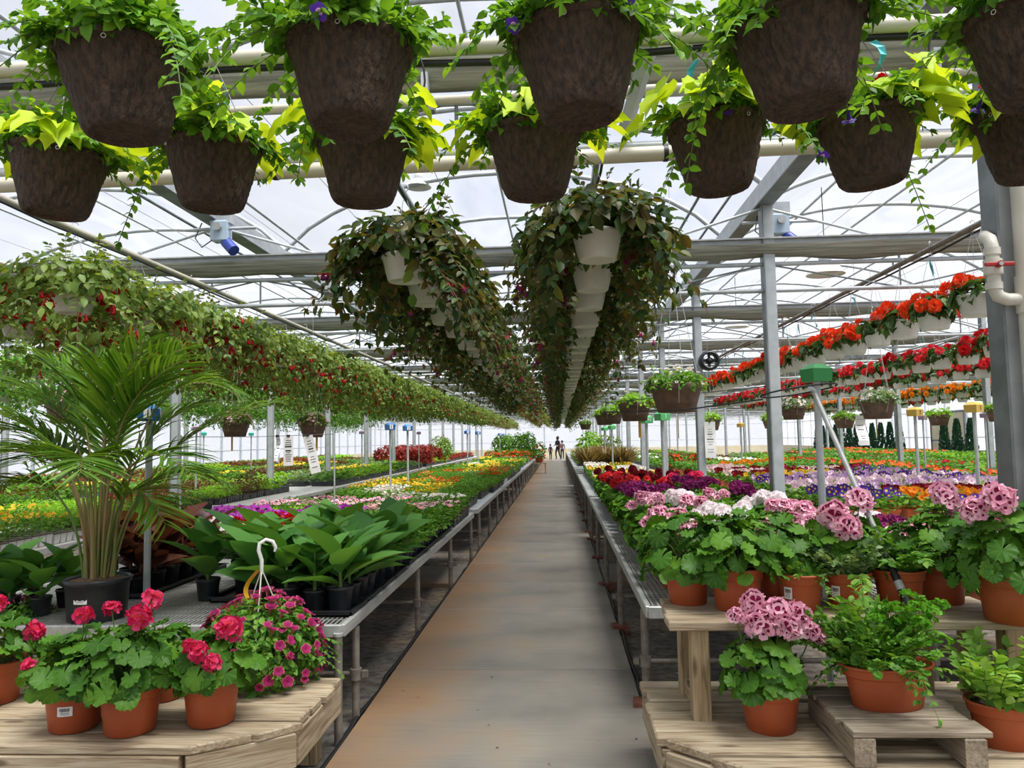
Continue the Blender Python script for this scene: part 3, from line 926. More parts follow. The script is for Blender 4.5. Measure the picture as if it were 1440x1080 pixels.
# walls
def wall(name, p0, p1, label, posts=True, z1=3.7, step=2.4, mat=None):
    r_ = empty(name)
    tag(r_, label, kind='structure')
    p0 = Vector(p0); p1 = Vector(p1); d = p1 - p0; L = d.length; d.normalize()
    rz = math.atan2(d.y, d.x)
    c = (p0 + p1) / 2
    struct('sheet', G().box((c.x, c.y, z1 / 2 + .35), (L, .02, z1 - .7), mat or M['wallfilm'], rz=rz), r_)
    struct('base_board', G().box((c.x, c.y, .32), (L, .05, .76), M['cream'], rz=rz), r_)
    k = int(L / step)
    pm = G().box((0, 0, z1 / 2), (.06, .07, z1), M['galv']).mesh('post')
    for i in range(k + 1):
        q = p0 + d * (L * i / k)
        o = link('post', pm, r_); o.location = (q.x - d.y * .05, q.y + d.x * .05, 0); o.rotation_euler = (0, 0, rz)
    for z in (1.25, 2.45, 3.3):
        struct('rail', G().tube([tuple(p0 + Vector((0, 0, z))), tuple(p1 + Vector((0, 0, z)))], .02, M['galv'], 5, caps=False), r_)
    return r_
wall('wall_back', (XL, Y1, 0), (XR, Y1, 0), 'white polythene end wall far down the walkway', z1=4.2, step=3.0)
wall('wall_left', (XL, Y0, 0), (XL, Y1, 0), 'white polythene side wall with close posts beyond the seedling benches', step=1.83)
wall('wall_right', (XR, Y1, 0), (XR, Y0, 0), 'pale polythene side wall beyond the pansy benches', step=1.83)
wall('wall_front', (XL, Y0, 0), (XR, Y0, 0), 'white polythene end wall', z1=4.2, step=4)

# hanging rails (pipes) that carry the baskets
def rail(x, z, ya, yb, label, mat='galv', r_=.021, hose=True, sx=None):
    t_ = empty('hanging_pipe', (x, ya, z))
    tag(t_, label, 'pipe')
    struct('pipe', G().tube([(0, 0, 0), (0, yb - ya, 0)], r_, M[mat], 8), t_)
    if hose:
        rr = random.Random(int(x * 100))
        pts = [(.018 + rr.uniform(-.01, .01), y, -.034 + rr.uniform(-.012, .006)) for y in np.arange(0, min(yb - ya, 30), .35)]
        struct('drip_hose', G().tube(pts, .009, M['hose'], 5), t_, label='black drip hose')
    st = G()
    hg = G()
    for y in TR:
        if ya < y < yb:
            hg.tube([(0, y - ya, 0), (0, y - ya, 3.09 - z)], .008, M['galv_dark'], 4)
    struct('hanger_rod', hg, t_)
    return t_
# ================================================================ hanging baskets
def hanger(g, rr, z0, ztop, mat, n=3, w=.0018, hook=True):
    for k in range(n):
        a = 2 * PI * k / n + .5
        g.tube([(rr * math.cos(a), rr * math.sin(a), z0), (.012 * math.cos(a), .012 * math.sin(a), ztop - .05)], w, mat, 4, caps=False)
    if hook:
        pts = [(0, 0, ztop - .055)] + [(.024 * math.sin(a) , 0, ztop + .0 + .026 - .026 * math.cos(a) - .0) for a in np.linspace(-.2, 4.4, 9)]
        pts = [(0, 0, ztop - .055), (0, 0, ztop - .03)] + [(.026 * math.sin(a), 0, ztop - .004 + .026 - .026 * math.cos(a)) for a in np.linspace(0, 4.3, 9)]
        g.tube(pts, .003, mat, 5)
    return g

# --- the big brown fibre pots
def fibre_pot(seed):
    rr = random.Random(seed)
    ph = [rr.uniform(0, 6.28) for _ in range(6)]
    n = 96
    def jit(i, j):
        a = 2 * PI * j / n
        return .010 * math.sin(3 * a + ph[0]) + .008 * math.sin(5 * a + ph[1] + i * .5) + .006 * math.sin(11 * a + ph[2] + i) + rr.uniform(-.012, .012)
    h = .225
    prof = [(.080, .012), (.092, 0.0), (.101, .003), (.108, .014), (.112, .026)]
    for q in range(1, 17): prof.append((.112 + .046 * (q / 16) ** .92 + rr.uniform(-.0008, .0008), .026 + .180 * q / 16))
    g = G().lathe(prof, n, M['fibre'], jit=jit)
    g.lathe([(0.0, .014), (.05, .013), (.080, .012)], n, M['fibre'])
    g.lathe([(.157, .200), (.166, .204), (.169, .212), (.168, .222), (.163, h), (.154, h), (.146, .19), (.12, .185)], 48, M['fibre'])
    g.lathe([(.15, .19), (.06, .205), (0.001, .21)], 20, M['soil'])
    rings = G()
    return g
def eyelet(k, rr=.160, z=.196, n=3):
    g = G()
    if True:
        a = 2 * PI * k / n + .5
        c = Vector((rr * math.cos(a) * 1.03, rr * math.sin(a) * 1.03, z))
        tn = Vector((-math.sin(a), math.cos(a), 0))
        pts = [c + tn * (.006 * math.cos(q)) + Vector((0, 0, .006 * math.sin(q))) for q in np.linspace(0, 2 * PI, 9)]
        g.tube([tuple(p) for p in pts], .0012, M['whiteplastic'], 4, caps=False)
    return g
eyes = [[eyelet(k), None] for k in range(3)]

def flowers_on(rng, tips, k, size, tmpl, mats, up=.3, lift=0.01):
    P = []; N = []
    idx = rng.choice(len(tips), min(k, len(tips)), replace=False)
    for i in idx:
        p, d = tips[i][0], tips[i][1]
        P.append(p + np.array([0, 0, lift])); N.append(np.array([d[0], d[1], up]) + rng.normal(0, .25, 3))
    P = np.array(P); N = np.array(N)
    t = np.cross(N, rng.normal(0, 1, N.shape))
    return frames(P, t, N, size * (1 + rng.uniform(-.2, .2, len(P))))

def ribbon(c, L, w=.012, sw=.03):
    g = G(); V = []; Fs = []
    n = 7
    for i in range(n):
        z = -L * i / (n - 1); x = sw * math.sin(i * .9) ; a = i * .5
        V += [(c[0] + x - w * math.cos(a), c[1] - w * math.sin(a), c[2] + z), (c[0] + x + w * math.cos(a), c[1] + w * math.sin(a), c[2] + z)]
    for i in range(n - 1):
        Fs.append((2 * i, 2 * i + 1, 2 * i + 3, 2 * i + 2))
    return g.add(V, Fs, M['teal'])

def big_basket(seed, lime=False, purple=True, red=False, hz=.40):
    rng = npr(seed)
    kit = Kit('hanging_basket', 'hanging basket')
    kit.part('fibre_pot', fibre_pot(seed))
    for e_ in eyes: kit.part('eyelet_ring', e_)
    fo = G(); st = G()
    allT = []
    ns = 46 if not lime else 30
    T, pl, tips = stems(rng, ns, .14, (.10, .22), (25, 85), (.1, .5), .018, .048, z0=.21, lj=.5)
    allT.append(T); stem_tubes(st, pl, .0016, M['g_stem'])
    T, pl, t2 = stems(rng, 22 if not lime else 9, .15, (.10, .22), (0, 35), (.3, .8), .020, .046, z0=.225, lj=.5)
    allT.append(T); stem_tubes(st, pl, .0016, M['g_stem'])
    az = [rng.uniform(0, 6.28) for _ in range(3)]
    T, pl, t3 = stems(rng, 4 if not lime else 1, .155, (.24, .34), (5, 30), (.8, 1.1), .020, .048, z0=.225, lj=.5, az=az)
    allT.append(T); stem_tubes(st, pl, .0018, M['g_stem'])
    tips = tips + t2 + t3
    allT.append(dome(rng, 420 if not lime else 260, .18, .18, .15 if not lime else .10, (0, 0, .225), lo=-.02, size=.05))
    pick_leaves(kit, fo, T_OVAL, np.concatenate(allT), M['g_pet'], 150, (0, 0, .2))
    kit.part('foliage', fo)
    kit.part('trailing_stem', st)
    if purple:
        for q, i in enumerate(rng.choice(len(tips), 3, replace=False)):
            p, d = tips[i][0], tips[i][1]
            f = G()
            f.scat(T_DISC, frames([p], [np.cross(d, [0.3, .2, 1])], [d + np.array([0, 0, .1])], .022), [M['p_violet'], M['p_lilac']])
            f.tube([tuple(p - d * .028), tuple(p)], [.003, .007], M['p_violet'], 5)
            kit.part('flower', f, label='violet trumpet flower')
    if red:
        cache = None
        for i in range(rng.integers(4, 8)):
            a = rng.uniform(0, 2 * PI); rr = rng.uniform(.03, .13)
            if cache is None:
                cache = [G().scat(T_ROSE, frames([[0, 0, 0]], [[0, 1, 0]], [[0, 0, 1]], .019), [M['p_red']]), None]
            kit.part('flower', cache, label='small red double flower', Mx=Matrix.Translation((rr * math.cos(a), rr * math.sin(a), .31 + .03 * rng.uniform(-1, 1))) @ Matrix.Rotation(rng.uniform(-.9, .9), 4, 'X') @ Matrix.Rotation(rng.uniform(-.9, .9), 4, 'Y'))
    if lime:
        lc = [G().scat(T_SPUD, frames([[0, 0, 0]], [[0, 1, 0]], [[0, 0, 1]], .105), [M['g_lime']]), None]
        a0 = rng.uniform(0, 6.28)
        for i in range(40):
            a = a0 + rng.normal(0, .75) + (PI if i % 3 == 0 else 0)
            el = rng.uniform(-.5, 1.0); rr = rng.uniform(.13, .25)
            p = np.array([rr * math.cos(a), rr * math.sin(a), .27 + .09 * el - .5 * max(0, rr - .19)])
            d = np.array([math.cos(a), math.sin(a), -.25 - .8 * rng.uniform(0, 1)])
            nn = np.array([math.cos(a) * .6, math.sin(a) * .6, .8]) + rng.normal(0, .3, 3)
            T = frames([p], [d + rng.normal(0, .3, 3)], [nn], rng.uniform(.75, 1.25))
            kit.part('lime_leaf', lc, Mx=mx_of(T[0]))
    kit.part('wire_hanger', hanger(G(), .16, .205, .225 + hz, M['wire']))
    if seed % 2 == 0:
        kit.part('ribbon', ribbon((.05, 0, .225 + hz - .08), .18), label='teal plastic ribbon')
    return kit

BB = [big_basket(11), big_basket(12), big_basket(13)]
BL = [big_basket(21, True, False, True, .34), big_basket(22, True, False, True, .34), big_basket(23, True, False, True, .34), big_basket(24, True, True, False, .34)]

def wpix(x, y, Y):
    """where the line of sight through a pixel of the photograph meets the vertical plane at distance Y"""
    d = cam.matrix_world.to_3x3() @ Vector(((x - 720) / F, -(y - 540) / F, -1))
    return Vector((0, 0, H)) + d * (Y / d.y)

# row one: five large pots close above, hung from a pipe across the house
front = [(181, 62, 2.00, 'first brown fibre basket from the left in the nearer overhead row, sharp dark rim', 0),
         (488, 48, 1.98, 'second brown fibre basket from the left in the nearer overhead row', 1),
         (814, 22, 2.02, 'third brown fibre basket from the left in the nearer overhead row', 2),
         (1138, 5, 1.96, 'fourth brown fibre basket in the nearer overhead row, violet bloom hanging over it', 0),
         (1460, 5, 2.00, 'brown fibre basket cut off by the right edge of the photo, nearer overhead row', 1)]
pipe1_y, pipe2_y = 2.0, 2.62
def fit(rows):
    q = [(wpix(x, y, Y)) for x, y, Y, *_ in rows]
    A = np.polyfit([v.x for v in q], [v.z for v in q], 1)
    return A
A1_ = fit([(x, y + 24, Y) for x, y, Y, *_ in front])
for i, (x, y, Y, lab, v) in enumerate(front):
    p = wpix(x, y + 24, Y)
    BB[v].put(lab, (p.x, 2.0, A1_[0] * p.x + A1_[1] - .222), rz=[.3, 2.2, 4.0, 3.3, 5.2][i], s=1.04, group='near fibre baskets', tilt=(R(2), R([-4, 3, 1, 4, 0][i])))
zt1 = 2.955
t_ = empty('hanging_pipe', (-3.2, 2.0, 0)); tag(t_, 'pipe just above the nearer row of brown fibre baskets', 'pipe')
struct('pipe', G().tube([(0, 0, A1_[0] * -3.2 + A1_[1] + .40), (6.4, 0, A1_[0] * 3.2 + A1_[1] + .40)], .022, M['pvc'], 8), t_)
second = [(68, 228, 2.58, 'brown fibre basket with red blooms and lime leaves at the left edge, second overhead row', 0),
          (300, 215, 2.62, 'second fibre basket of the farther overhead row, lime leaves on both sides', 1),
          (514, 203, 2.66, 'third fibre basket of the farther overhead row, partly behind a nearer one', 2),
          (752, 188, 2.70, 'middle fibre basket of the farther overhead row, red blooms and lime leaves', 0),
          (1010, 178, 2.60, 'fifth fibre basket of the farther overhead row with upright green shoots', 3),
          (1234, 168, 2.56, 'sixth fibre basket of the farther overhead row, one red bloom', 1),
          (1462, 160, 2.56, 'fibre basket with lime leaves by the grey column at the right edge', 2)]
A2_ = fit([(x, y - 3, Y) for x, y, Y, *_ in second])
for i, (x, y, Y, lab, v) in enumerate(second):
    p = wpix(x, y - 3, Y)
    BL[v].put(lab, (p.x, 2.62, A2_[0] * p.x + A2_[1] - .222), rz=[.6, 1.4, 5.9, .4, 2.6, 5.6, 3.0][i], s=1.02, group='far fibre baskets', tilt=(R(1), R([3, -2, 1, -1, 2, -3, 0][i])))
za_, zb_ = A2_[0] * -3.6 + A2_[1] + .34, A2_[0] * 3.6 + A2_[1] + .34
t_ = empty('hanging_pipe', (-3.6, 2.62, za_)); tag(t_, 'grey pipe with a black hose above the farther row of fibre baskets', 'pipe')
struct('pipe', G().tube([(0, 0, 0), (7.2, 0, zb_ - za_)], .029, M['pvc'], 10), t_)
hp = [(x, .012, (zb_ - za_) * x / 7.2 - .045 + .012 * math.sin(x * 3.1)) for x in np.arange(0, 7.2, .2)]
struct('drip_hose', G().tube(hp, .013, M['hose'], 6), t_, label='black drip hose')
for x0 in (3.05, 1.35, 2.6, 5.0):
    lp = G().tube([(x0 + .10 * math.sin(a) * (1 if x0 < 4 else -1), -.03, .02 - .16 * (1 - math.cos(a)) * .9) for a in np.linspace(-.3, 2.6, 10)], .004, M['hose'], 5)
    struct('drip_tube', lp, t_)
# pipes under the first truss
t_ = empty('water_main', (-4.2, TR[2] - .06, 2.74)); tag(t_, 'thick cream water pipe crossing under the nearest truss', 'pipe')
struct('pipe', G().tube([(0, 0, 0), (8.6, 0, .07)], .035, M['pvc'], 12), t_)
for x in (1.1, 2.9, 4.7, 6.1, 7.4):
    struct('clamp', G().tube([(x, 0, .07 * x / 8.6), (x + .02, 0, .07 * x / 8.6)], .038, M['hose'], 12), t_)
t_ = empty('conduit', (-4.2, TR[2] - .07, 3.06)); tag(t_, 'thin cream conduit pipe clipped below the nearest gathered curtain', 'pipe')
struct('pipe', G().tube([(0, 0, -.02), (8.6, 0, .05)], .02, M['pvc'], 8), t_)
for x in (1.4, 3.62, 5.9):
    struct('bracket', G().box((x, -.01, .06), (.03, .055, .14), M['galv']).box((x + .03, -.01, -.03), (.03, .05, .04), M['galv_dark']), t_)

# --- white pots with fuchsias
def white_pot(r=.15, h=.165, label=None):
    prof = [(r * .66, 0), (r * .70, 0.0), (r * .74, .012), (r * .80, .05), (r * .815, .052), (r * .87, .10), (r * .885, .102), (r * .94, h - .022), (r * 1.0, h - .018), (r * 1.0, h), (r * .95, h), (r * .92, h - .03)]
    g = G().lathe(prof, 28, M['whiteplastic'])
    g.lathe([(0.001, .006), (r * .3, .006), (r * .34, .0), (r * .66, 0)], 28, M['whiteplastic'])
    g.lathe([(r * .93, h - .03), (.001, h - .02)], 16, M['soil'])
    return g
def fuchsia_kit(seed, leafm, fl, fl2, L=(.25, .5), nst=54, size=.052, nfl=16, droop=(.3, 1.3), hz=.42, dens=.034, name='fuchsia_basket', nfill=260, rise=.17, fr=.30, low=-.05, side=False, single=0):
    rng = npr(seed)
    kit = Kit(name, 'hanging basket')
    kit.part('pot', [WP, None] if False else WPc)
    fo = G(); st = G()
    T, pl, tips = stems(rng, nst, .12, L, (-5, 55), droop, dens, size, z0=.16, lj=.5, az=([0, .5, -.5, .8, -.8, PI, PI + .5, PI - .5, PI + .8, PI - .8] if side else None))
    allT = []
    allT.append(T); stem_tubes(st, pl, .0018, M['g_stemred'])
    T, pl, t2 = stems(rng, 16, .10, (.2, .42), (45, 85), (.0, .25), dens, size * .85, z0=.16, lj=.5)
    allT.append(T); stem_tubes(st, pl, .0018, M['g_stemred'])
    dd = dome(rng, nfill, fr, fr * (.8 if side else 1), rise, (0, 0, .18), lo=-.5, size=size * 1.1, inner=.5)
    allT.append(dd[(dd[:, 2, 3] > .15) | (np.abs(dd[:, 0, 3]) > .19) | (not side)])
    dd = dome(rng, nfill // 2, fr * 1.05, fr * 1.05, .5, (0, 0, .12), lo=-1, size=size * 1.1, inner=.75, droop=1.6)
    allT.append(dd[(dd[:, 2, 3] < .14) & (dd[:, 2, 3] > low) & ((np.abs(dd[:, 0, 3]) if side else np.hypot(dd[:, 0, 3], dd[:, 1, 3])) > .21)])
    pick_leaves(kit, fo, T_OVAL, np.concatenate(allT), leafm, single, (0, 0, .1))
    kit.part('foliage', fo); kit.part('arching_stem', st)
    if nfl:
        P = []
        for i in range(nfl):
            tp = tips[rng.integers(len(tips))]
            k = rng.integers(len(tp[2]) // 2, len(tp[2]))
            for q in range(rng.integers(1, 4)):
                P.append(tp[2][k] + rng.normal(0, .02, 3) + np.array([0, 0, -.02]))
        fc = [G().scat(T_FUCH, frames([[0, 0, 0]], [[0, 1, 0]], [[0, 0, 1]], .062), [fl, fl2]), None]
        for p in P:
            T = frames([p], [rng.normal(0, 1, 3) * [1, 1, .1]], [np.array([0, 0, 1.]) + rng.normal(0, .15, 3)], rng.uniform(.8, 1.2))
            kit.part('drooping_flower', fc, Mx=mx_of(T[0]))
    kit.part('wire_hanger', hanger(G(), .148, .15, .165 + hz, M['whitewire']))
    if seed % 3 == 0:
        kit.part('ribbon', ribbon((.02, 0, .165 + hz - .06), .16, .010), label='teal plastic ribbon')
    return kit
WP = white_pot(); WPc = [WP, None]
FA = [fuchsia_kit(s, M['g_fuch'], M['p_fuchsia'], M['p_purple'], nfl=6, L=(.3, .56), nst=56, nfill=520, size=.085, dens=.045, rise=.26, fr=.44, low=-.26, droop=(.5, 1.3), side=True) for s in (31, 32, 33, 34)]
FA1 = [fuchsia_kit(s, M['g_fuch'], M['p_fuchsia'], M['p_purple'], nfl=6, L=(.3, .56), nst=56, nfill=560, size=.085, dens=.045, rise=.26, fr=.47, low=-.26, droop=(.5, 1.3), side=True, single=220) for s in (35, 37)]
FB = [fuchsia_kit(s, M['g_fuch2'], M['p_fuchsia'], M['p_red'], nfl=34, nst=54, size=.068, dens=.038, nfill=520, fr=.47, low=-.30, rise=.22) for s in (41, 42, 43)]
FC = [fuchsia_kit(s, M['g_fuch2'], M['p_fuchpink'], M['p_fuchsia'], nfl=34, nst=44, size=.07, nfill=300, fr=.38, low=-.2, side=True) for s in (51, 52)]
FD = [fuchsia_kit(s, M['g_tray'], M['p_white'], M['p_white'], nfl=10, nst=44, size=.06, nfill=420, fr=.46, low=-.34, name='trailing_basket') for s in (61, 62)]

def row(kits, x, zrim, ya, yb, sp, where, far, group, seed=0, ndet=9, flat_from=15, ph=.165):
    """a row of baskets along the house: the first few are told apart by their place, the rest share the label far"""
    rr = random.Random(seed)
    y = ya; i = 0
    while y < yb:
        k = kits[rr.randrange(len(kits))] if not (kits is FA and i < 2 and ndet) else FA1[i]
        lab = f'{ORD[i]} {where}' if i < ndet else far
        k.put(lab, (x + rr.uniform(-.01, .01), y, zrim - ph + rr.uniform(-.015, .015)), rz=(rr.uniform(-.25, .25) + PI * rr.randrange(2)) if (kits is FA or kits is FC) else rr.uniform(0, 6.28), s=rr.uniform(.97, 1.03), group=group, flat=y > flat_from)
        y += sp * rr.uniform(.93, 1.07); i += 1

rail(.25, 3.07, 3.6, 60, 'galvanised pipe above the walkway carrying the right-hand fuchsia row')
rail(-.95, 3.07, 3.6, 60, 'galvanised pipe above the walkway carrying the left-hand fuchsia row')
row(FA, .25, 2.66, 4.25, 26, .78, 'white fuchsia basket from the front, row above right side of walkway', 'white fuchsia basket far down the row above the right side of the walkway', 'right walkway fuchsia row', seed=1, ndet=24)
row(FA, -.95, 2.65, 4.62, 21, .86, 'white fuchsia basket from the front, row above left side of walkway', 'white fuchsia basket far down the row above the left side of the walkway', 'left walkway fuchsia row', seed=2, ndet=19)
row(FA, .25, 2.66, 26, 52, .95, '', 'tiny dark fuchsia basket near the end wall above the right side of the walkway', 'distant fuchsias, right walkway row', seed=3, ndet=0)
row(FC, -.95, 2.65, 21.2, 52, .95, '', 'pink flowered fuchsia basket far down the row above the left of the walkway', 'distant pink fuchsias, left walkway row', seed=4, ndet=0)

rail(-3.35, 3.02, 3.6, 58, 'cream pipe carrying the nearer row of red fuchsias over the left benches', 'pvc', .024)
rail(-4.55, 3.02, 3.6, 58, 'cream pipe carrying the second row of red fuchsias over the left benches', 'pvc', .024)
row(FB, -3.35, 2.60, 5.0, 34, .80, 'red fuchsia basket from the front, nearer row over the left benches', 'red fuchsia basket far down the nearer row over the left benches', 'nearer red fuchsia row', seed=5, ndet=40)
row(FB, -4.55, 2.60, 5.2, 26, .84, 'red fuchsia basket from the front, second row over the left benches', 'red fuchsia basket far down the second row over the left benches', 'second red fuchsia row', seed=6, ndet=30)
row(FC, -3.35, 2.60, 34, 56, 1.0, '', 'pinkish fuchsia basket at the far end of the nearer row over the left benches', 'far pinkish fuchsias', seed=7, ndet=0)
rail(-6.6, 2.92, 7.0, 50, 'pipe carrying the trailing green baskets beyond the red fuchsias')
row(FD, -6.6, 2.50, 7.6, 27, .85, 'white trailing basket from the front, green row beyond the red fuchsias', 'white trailing basket far down the green row beyond the red fuchsias', 'green trailing row', seed=8, ndet=20)
rail(-8.9, 2.82, 10.0, 50, 'pipe carrying the farthest trailing baskets near the side wall')
row(FD, -8.9, 2.40, 10.5, 33, 1.0, 'white trailing basket from the front, green row along the side wall', 'white trailing basket far down the green row along the side wall', 'outer green trailing row', seed=9, ndet=30)

# --- begonias
def begonia_kit(seed, fl):
    rng = npr(seed)
    kit = Kit('begonia_basket', 'hanging basket')
    kit.part('pot', WPc2)
    fo = G()
    fo.scat(T_SPUD, dome(rng, 90, .17, .17, .13, (0, 0, .15), lo=-.25, size=.085, inner=.5), [M['g_beg']])
    kit.part('foliage', fo)
    fc = [G().scat(T_ROSE, frames([[0, 0, 0]], [[0, 1, 0]], [[0, 0, 1]], .074), [fl]), None]
    for i in range(int(rng.integers(8, 15))):
        a = rng.uniform(0, 6.28); el = rng.uniform(-.15, 1.0)
        d = Vector((math.cos(a) * math.cos(el), math.sin(a) * math.cos(el), math.sin(el)))
        kit.part('flower', fc, Mx=Matrix.Translation(Vector((0, 0, .16)) + Vector((d.x * .19, d.y * .19, d.z * .15))) @ d.to_track_quat('Z', 'Y').to_matrix().to_4x4() @ Matrix.Scale(rng.uniform(.7, 1.15), 4))
    kit.part('wire_hanger', hanger(G(), .138, .15, .16 + .52, M['whitewire']))
    if seed % 2: kit.part('ribbon', ribbon((.0, 0, .16 + .44), .16, .010), label='teal plastic ribbon')
    return kit
WPc2 = [white_pot(.142, .16), None]
BO = [begonia_kit(s, M['p_orange']) for s in (71, 72, 73)]
BR = [begonia_kit(s, M['p_coral']) for s in (74, 75)] + [begonia_kit(76, M['p_red'])]
BM = [begonia_kit(s, M['p_amber']) for s in (77, 78)]
rail(3.12, 3.02, 5.55, 58, 'dark pipe carrying the orange begonias over the right benches', 'pipe', .024)
row(BO, 3.12, 2.50, 5.75, 24, .585, 'basket of orange begonia from the front, row over the right benches', 'white basket of orange begonia far down the row over the right benches', 'orange begonia row', seed=11, ndet=30, ph=.16)
rail(5.0, 3.01, 7.0, 58, 'pipe carrying the first row of red begonias')
row(BR, 5.0, 2.49, 7.6, 24, .62, 'basket of red begonia from the front, first row beyond the orange ones', 'white basket of red begonia far down the first row beyond the orange ones', 'red begonia row', seed=12, ndet=26, ph=.16)
rail(6.3, 2.98, 9.0, 58, 'pipe carrying the second row of red begonias')
row(BR, 6.3, 2.46, 9.5, 26, .66, 'basket of red begonia from the front, second row beyond the orange ones', 'white basket of red begonia far down the second row beyond the orange ones', 'second red begonia row', seed=13, ndet=25, ph=.16)
rail(8.7, 2.92, 11.0, 58, 'pipe carrying the amber begonias')
row(BM, 8.7, 2.40, 12.5, 30, .72, 'basket of amber begonia from the front, row beyond both red rows', 'white basket of amber begonia far down the row beyond both red rows', 'amber begonia row', seed=14, ndet=24, ph=.16)
rail(10.3, 2.92, 12.0, 58, 'pipe carrying the outermost begonias')
row(BM + BR, 10.3, 2.40, 13.5, 30, .8, 'basket of begonia from the front, outermost row by the side wall', 'white basket of begonia far down the outermost row by the side wall', 'outer begonia row', seed=15, ndet=20, ph=.16)

# --- low brown resin baskets
def brown_kit(seed, leafm, fl, fl2=None, nf=22, fsize=.016):
    rng = npr(seed)
    kit = Kit('brown_basket', 'hanging basket')
    r, h = .175, .20
    prof = [(r * .66, 0), (r * .74, .005), (r * .80, .055), (r * .83, .06), (r * .84, .07), (r * .95, .145), (r * 1.0, .15), (r * 1.02, .165), (r * 1.02, .19), (r * 1.0, h), (r * .94, h), (r * .92, h - .03)]
    g = G().lathe(prof, 26, M['cocobrown']); g.lathe([(.001, .004), (r * .66, 0)], 26, M['cocobrown'])
    g.lathe([(r * .93, h - .03), (.001, h - .015)], 16, M['soil'])
    kit.part('pot', g)
    gi = G()
    for k in range(4):
        a = PI / 2 * k + .3
        gi.tube([(r * .80 * math.cos(a) * 1.02, r * .80 * math.sin(a) * 1.02, .06), (r * 1.045 * math.cos(a), r * 1.045 * math.sin(a), .17), (r * 1.03 * math.cos(a), r * 1.03 * math.sin(a), h)], .002, M['whitewire'], 4)
    kit.part('wire_cradle', gi)
    fo = G(); T, pl, tips = stems(rng, 40, .14, (.1, .2), (20, 80), (.2, .9), .02, .036, z0=.19, lj=.5)
    fo.scat(T_OVAL, T, [leafm]); fo.scat(T_SMALL, dome(rng, 260, .2, .2, .13, (0, 0, .18), lo=-.1, size=.04), [leafm])
    kit.part('foliage', fo)
    if nf:
        T = dome(rng, nf, .2, .2, .16, (0, 0, .18), lo=.05, inner=.95, size=fsize, upb=.6, jit=.3)
        kit.part('blossom', G().scat(T_DISC, T, [fl, fl2 or M['p_yellow']]))
    kit.part('wire_hanger', hanger(G(), .172, .19, .20 + .92, M['whitewire'], 4))
    return kit
KBW = brown_kit(81, M['g_pet'], M['p_white'], nf=26)
KBG = brown_kit(82, M['g_bright'], M['p_white'], nf=8)
KBP = brown_kit(83, M['g_fuch2'], M['p_palepink'], M['p_hotpink'], nf=40, fsize=.02)
KBM = brown_kit(84, M['g_grey'], M['p_white'], M['p_amber'], nf=44, fsize=.02)
tagm = G().box((0, 0, -.09), (.028, .002, .20), M['yellow']).mesh('tag_strip')
spec = [(KBW, 950, 540, .82, 'nearest low brown basket of green and white bloom beside the walkway', 1),
        (KBG, 892, 566, .82, 'second low brown basket beside the walkway, a broad leafy mound', 1),
        (KBG, 860, 578, .82, 'third low brown basket beside the walkway, small and leafy', 0),
        (KBW, 823, 595, .82, 'tiny brown basket of white bloom hanging low over the walkway edge', 0),
        (KBG, 850, 582, .82, 'fourth low brown basket beside the walkway, dark and small', 0),
        (KBM, 1233, 562, 3.28, 'brown basket of white and orange bloom below the begonias', 1), (KBM, 1115, 570, 3.28, 'brown basket with a fuzzy mound behind the tall grey column', 0),
        (KBG, 1187, 586, 4.92, 'small brown basket of yellow green bloom above the paper strip', 0), (KBG, 1320, 582, 6.56, 'small green brown basket between the two yellow signs', 0),
        (KBG, 1404, 574, 6.56, 'brown basket with yellow green mound beside the big column', 0), (KBP, 97, 562, -4.10, 'brown basket of pink bloom behind the palm', 0),
        (KBP, 331, 592, -4.10, 'brown basket with red bloom near the plain grey column, yellow strip below', 1), (KBP, 440, 594, -3.28, 'brown basket of pink flowers beside the two paper signs', 1),
        (KBG, 1085, 588, 4.10, 'far small brown basket over the right benches', 0), (KBG, 998, 588, 2.46, 'small brown basket beside the second grey column', 0)]
for kit, px, py, X, lab, tg in spec:
    Y = X * F / (px - 786)
    for _ in range(6):
        p = wpix(px, py, Y); Y *= X / p.x
    p = wpix(px, py, Y)
    o = kit.put(lab, (p.x, Y, p.z - .20), rz=px, group='low brown baskets')
    zt = p.z - .20 + 1.10
    q = link('suspension_wire', G().tube([(0, 0, 1.06), (0, 0, 3.364 - p.z + .20)], .002, M['whitewire'], 4).mesh('suspension_wire'), o)
    if tg:
        q = link('tag_strip', tagm, o); q.location = (.05, 0, .01); q['label'] = 'yellow tag strip hanging below'
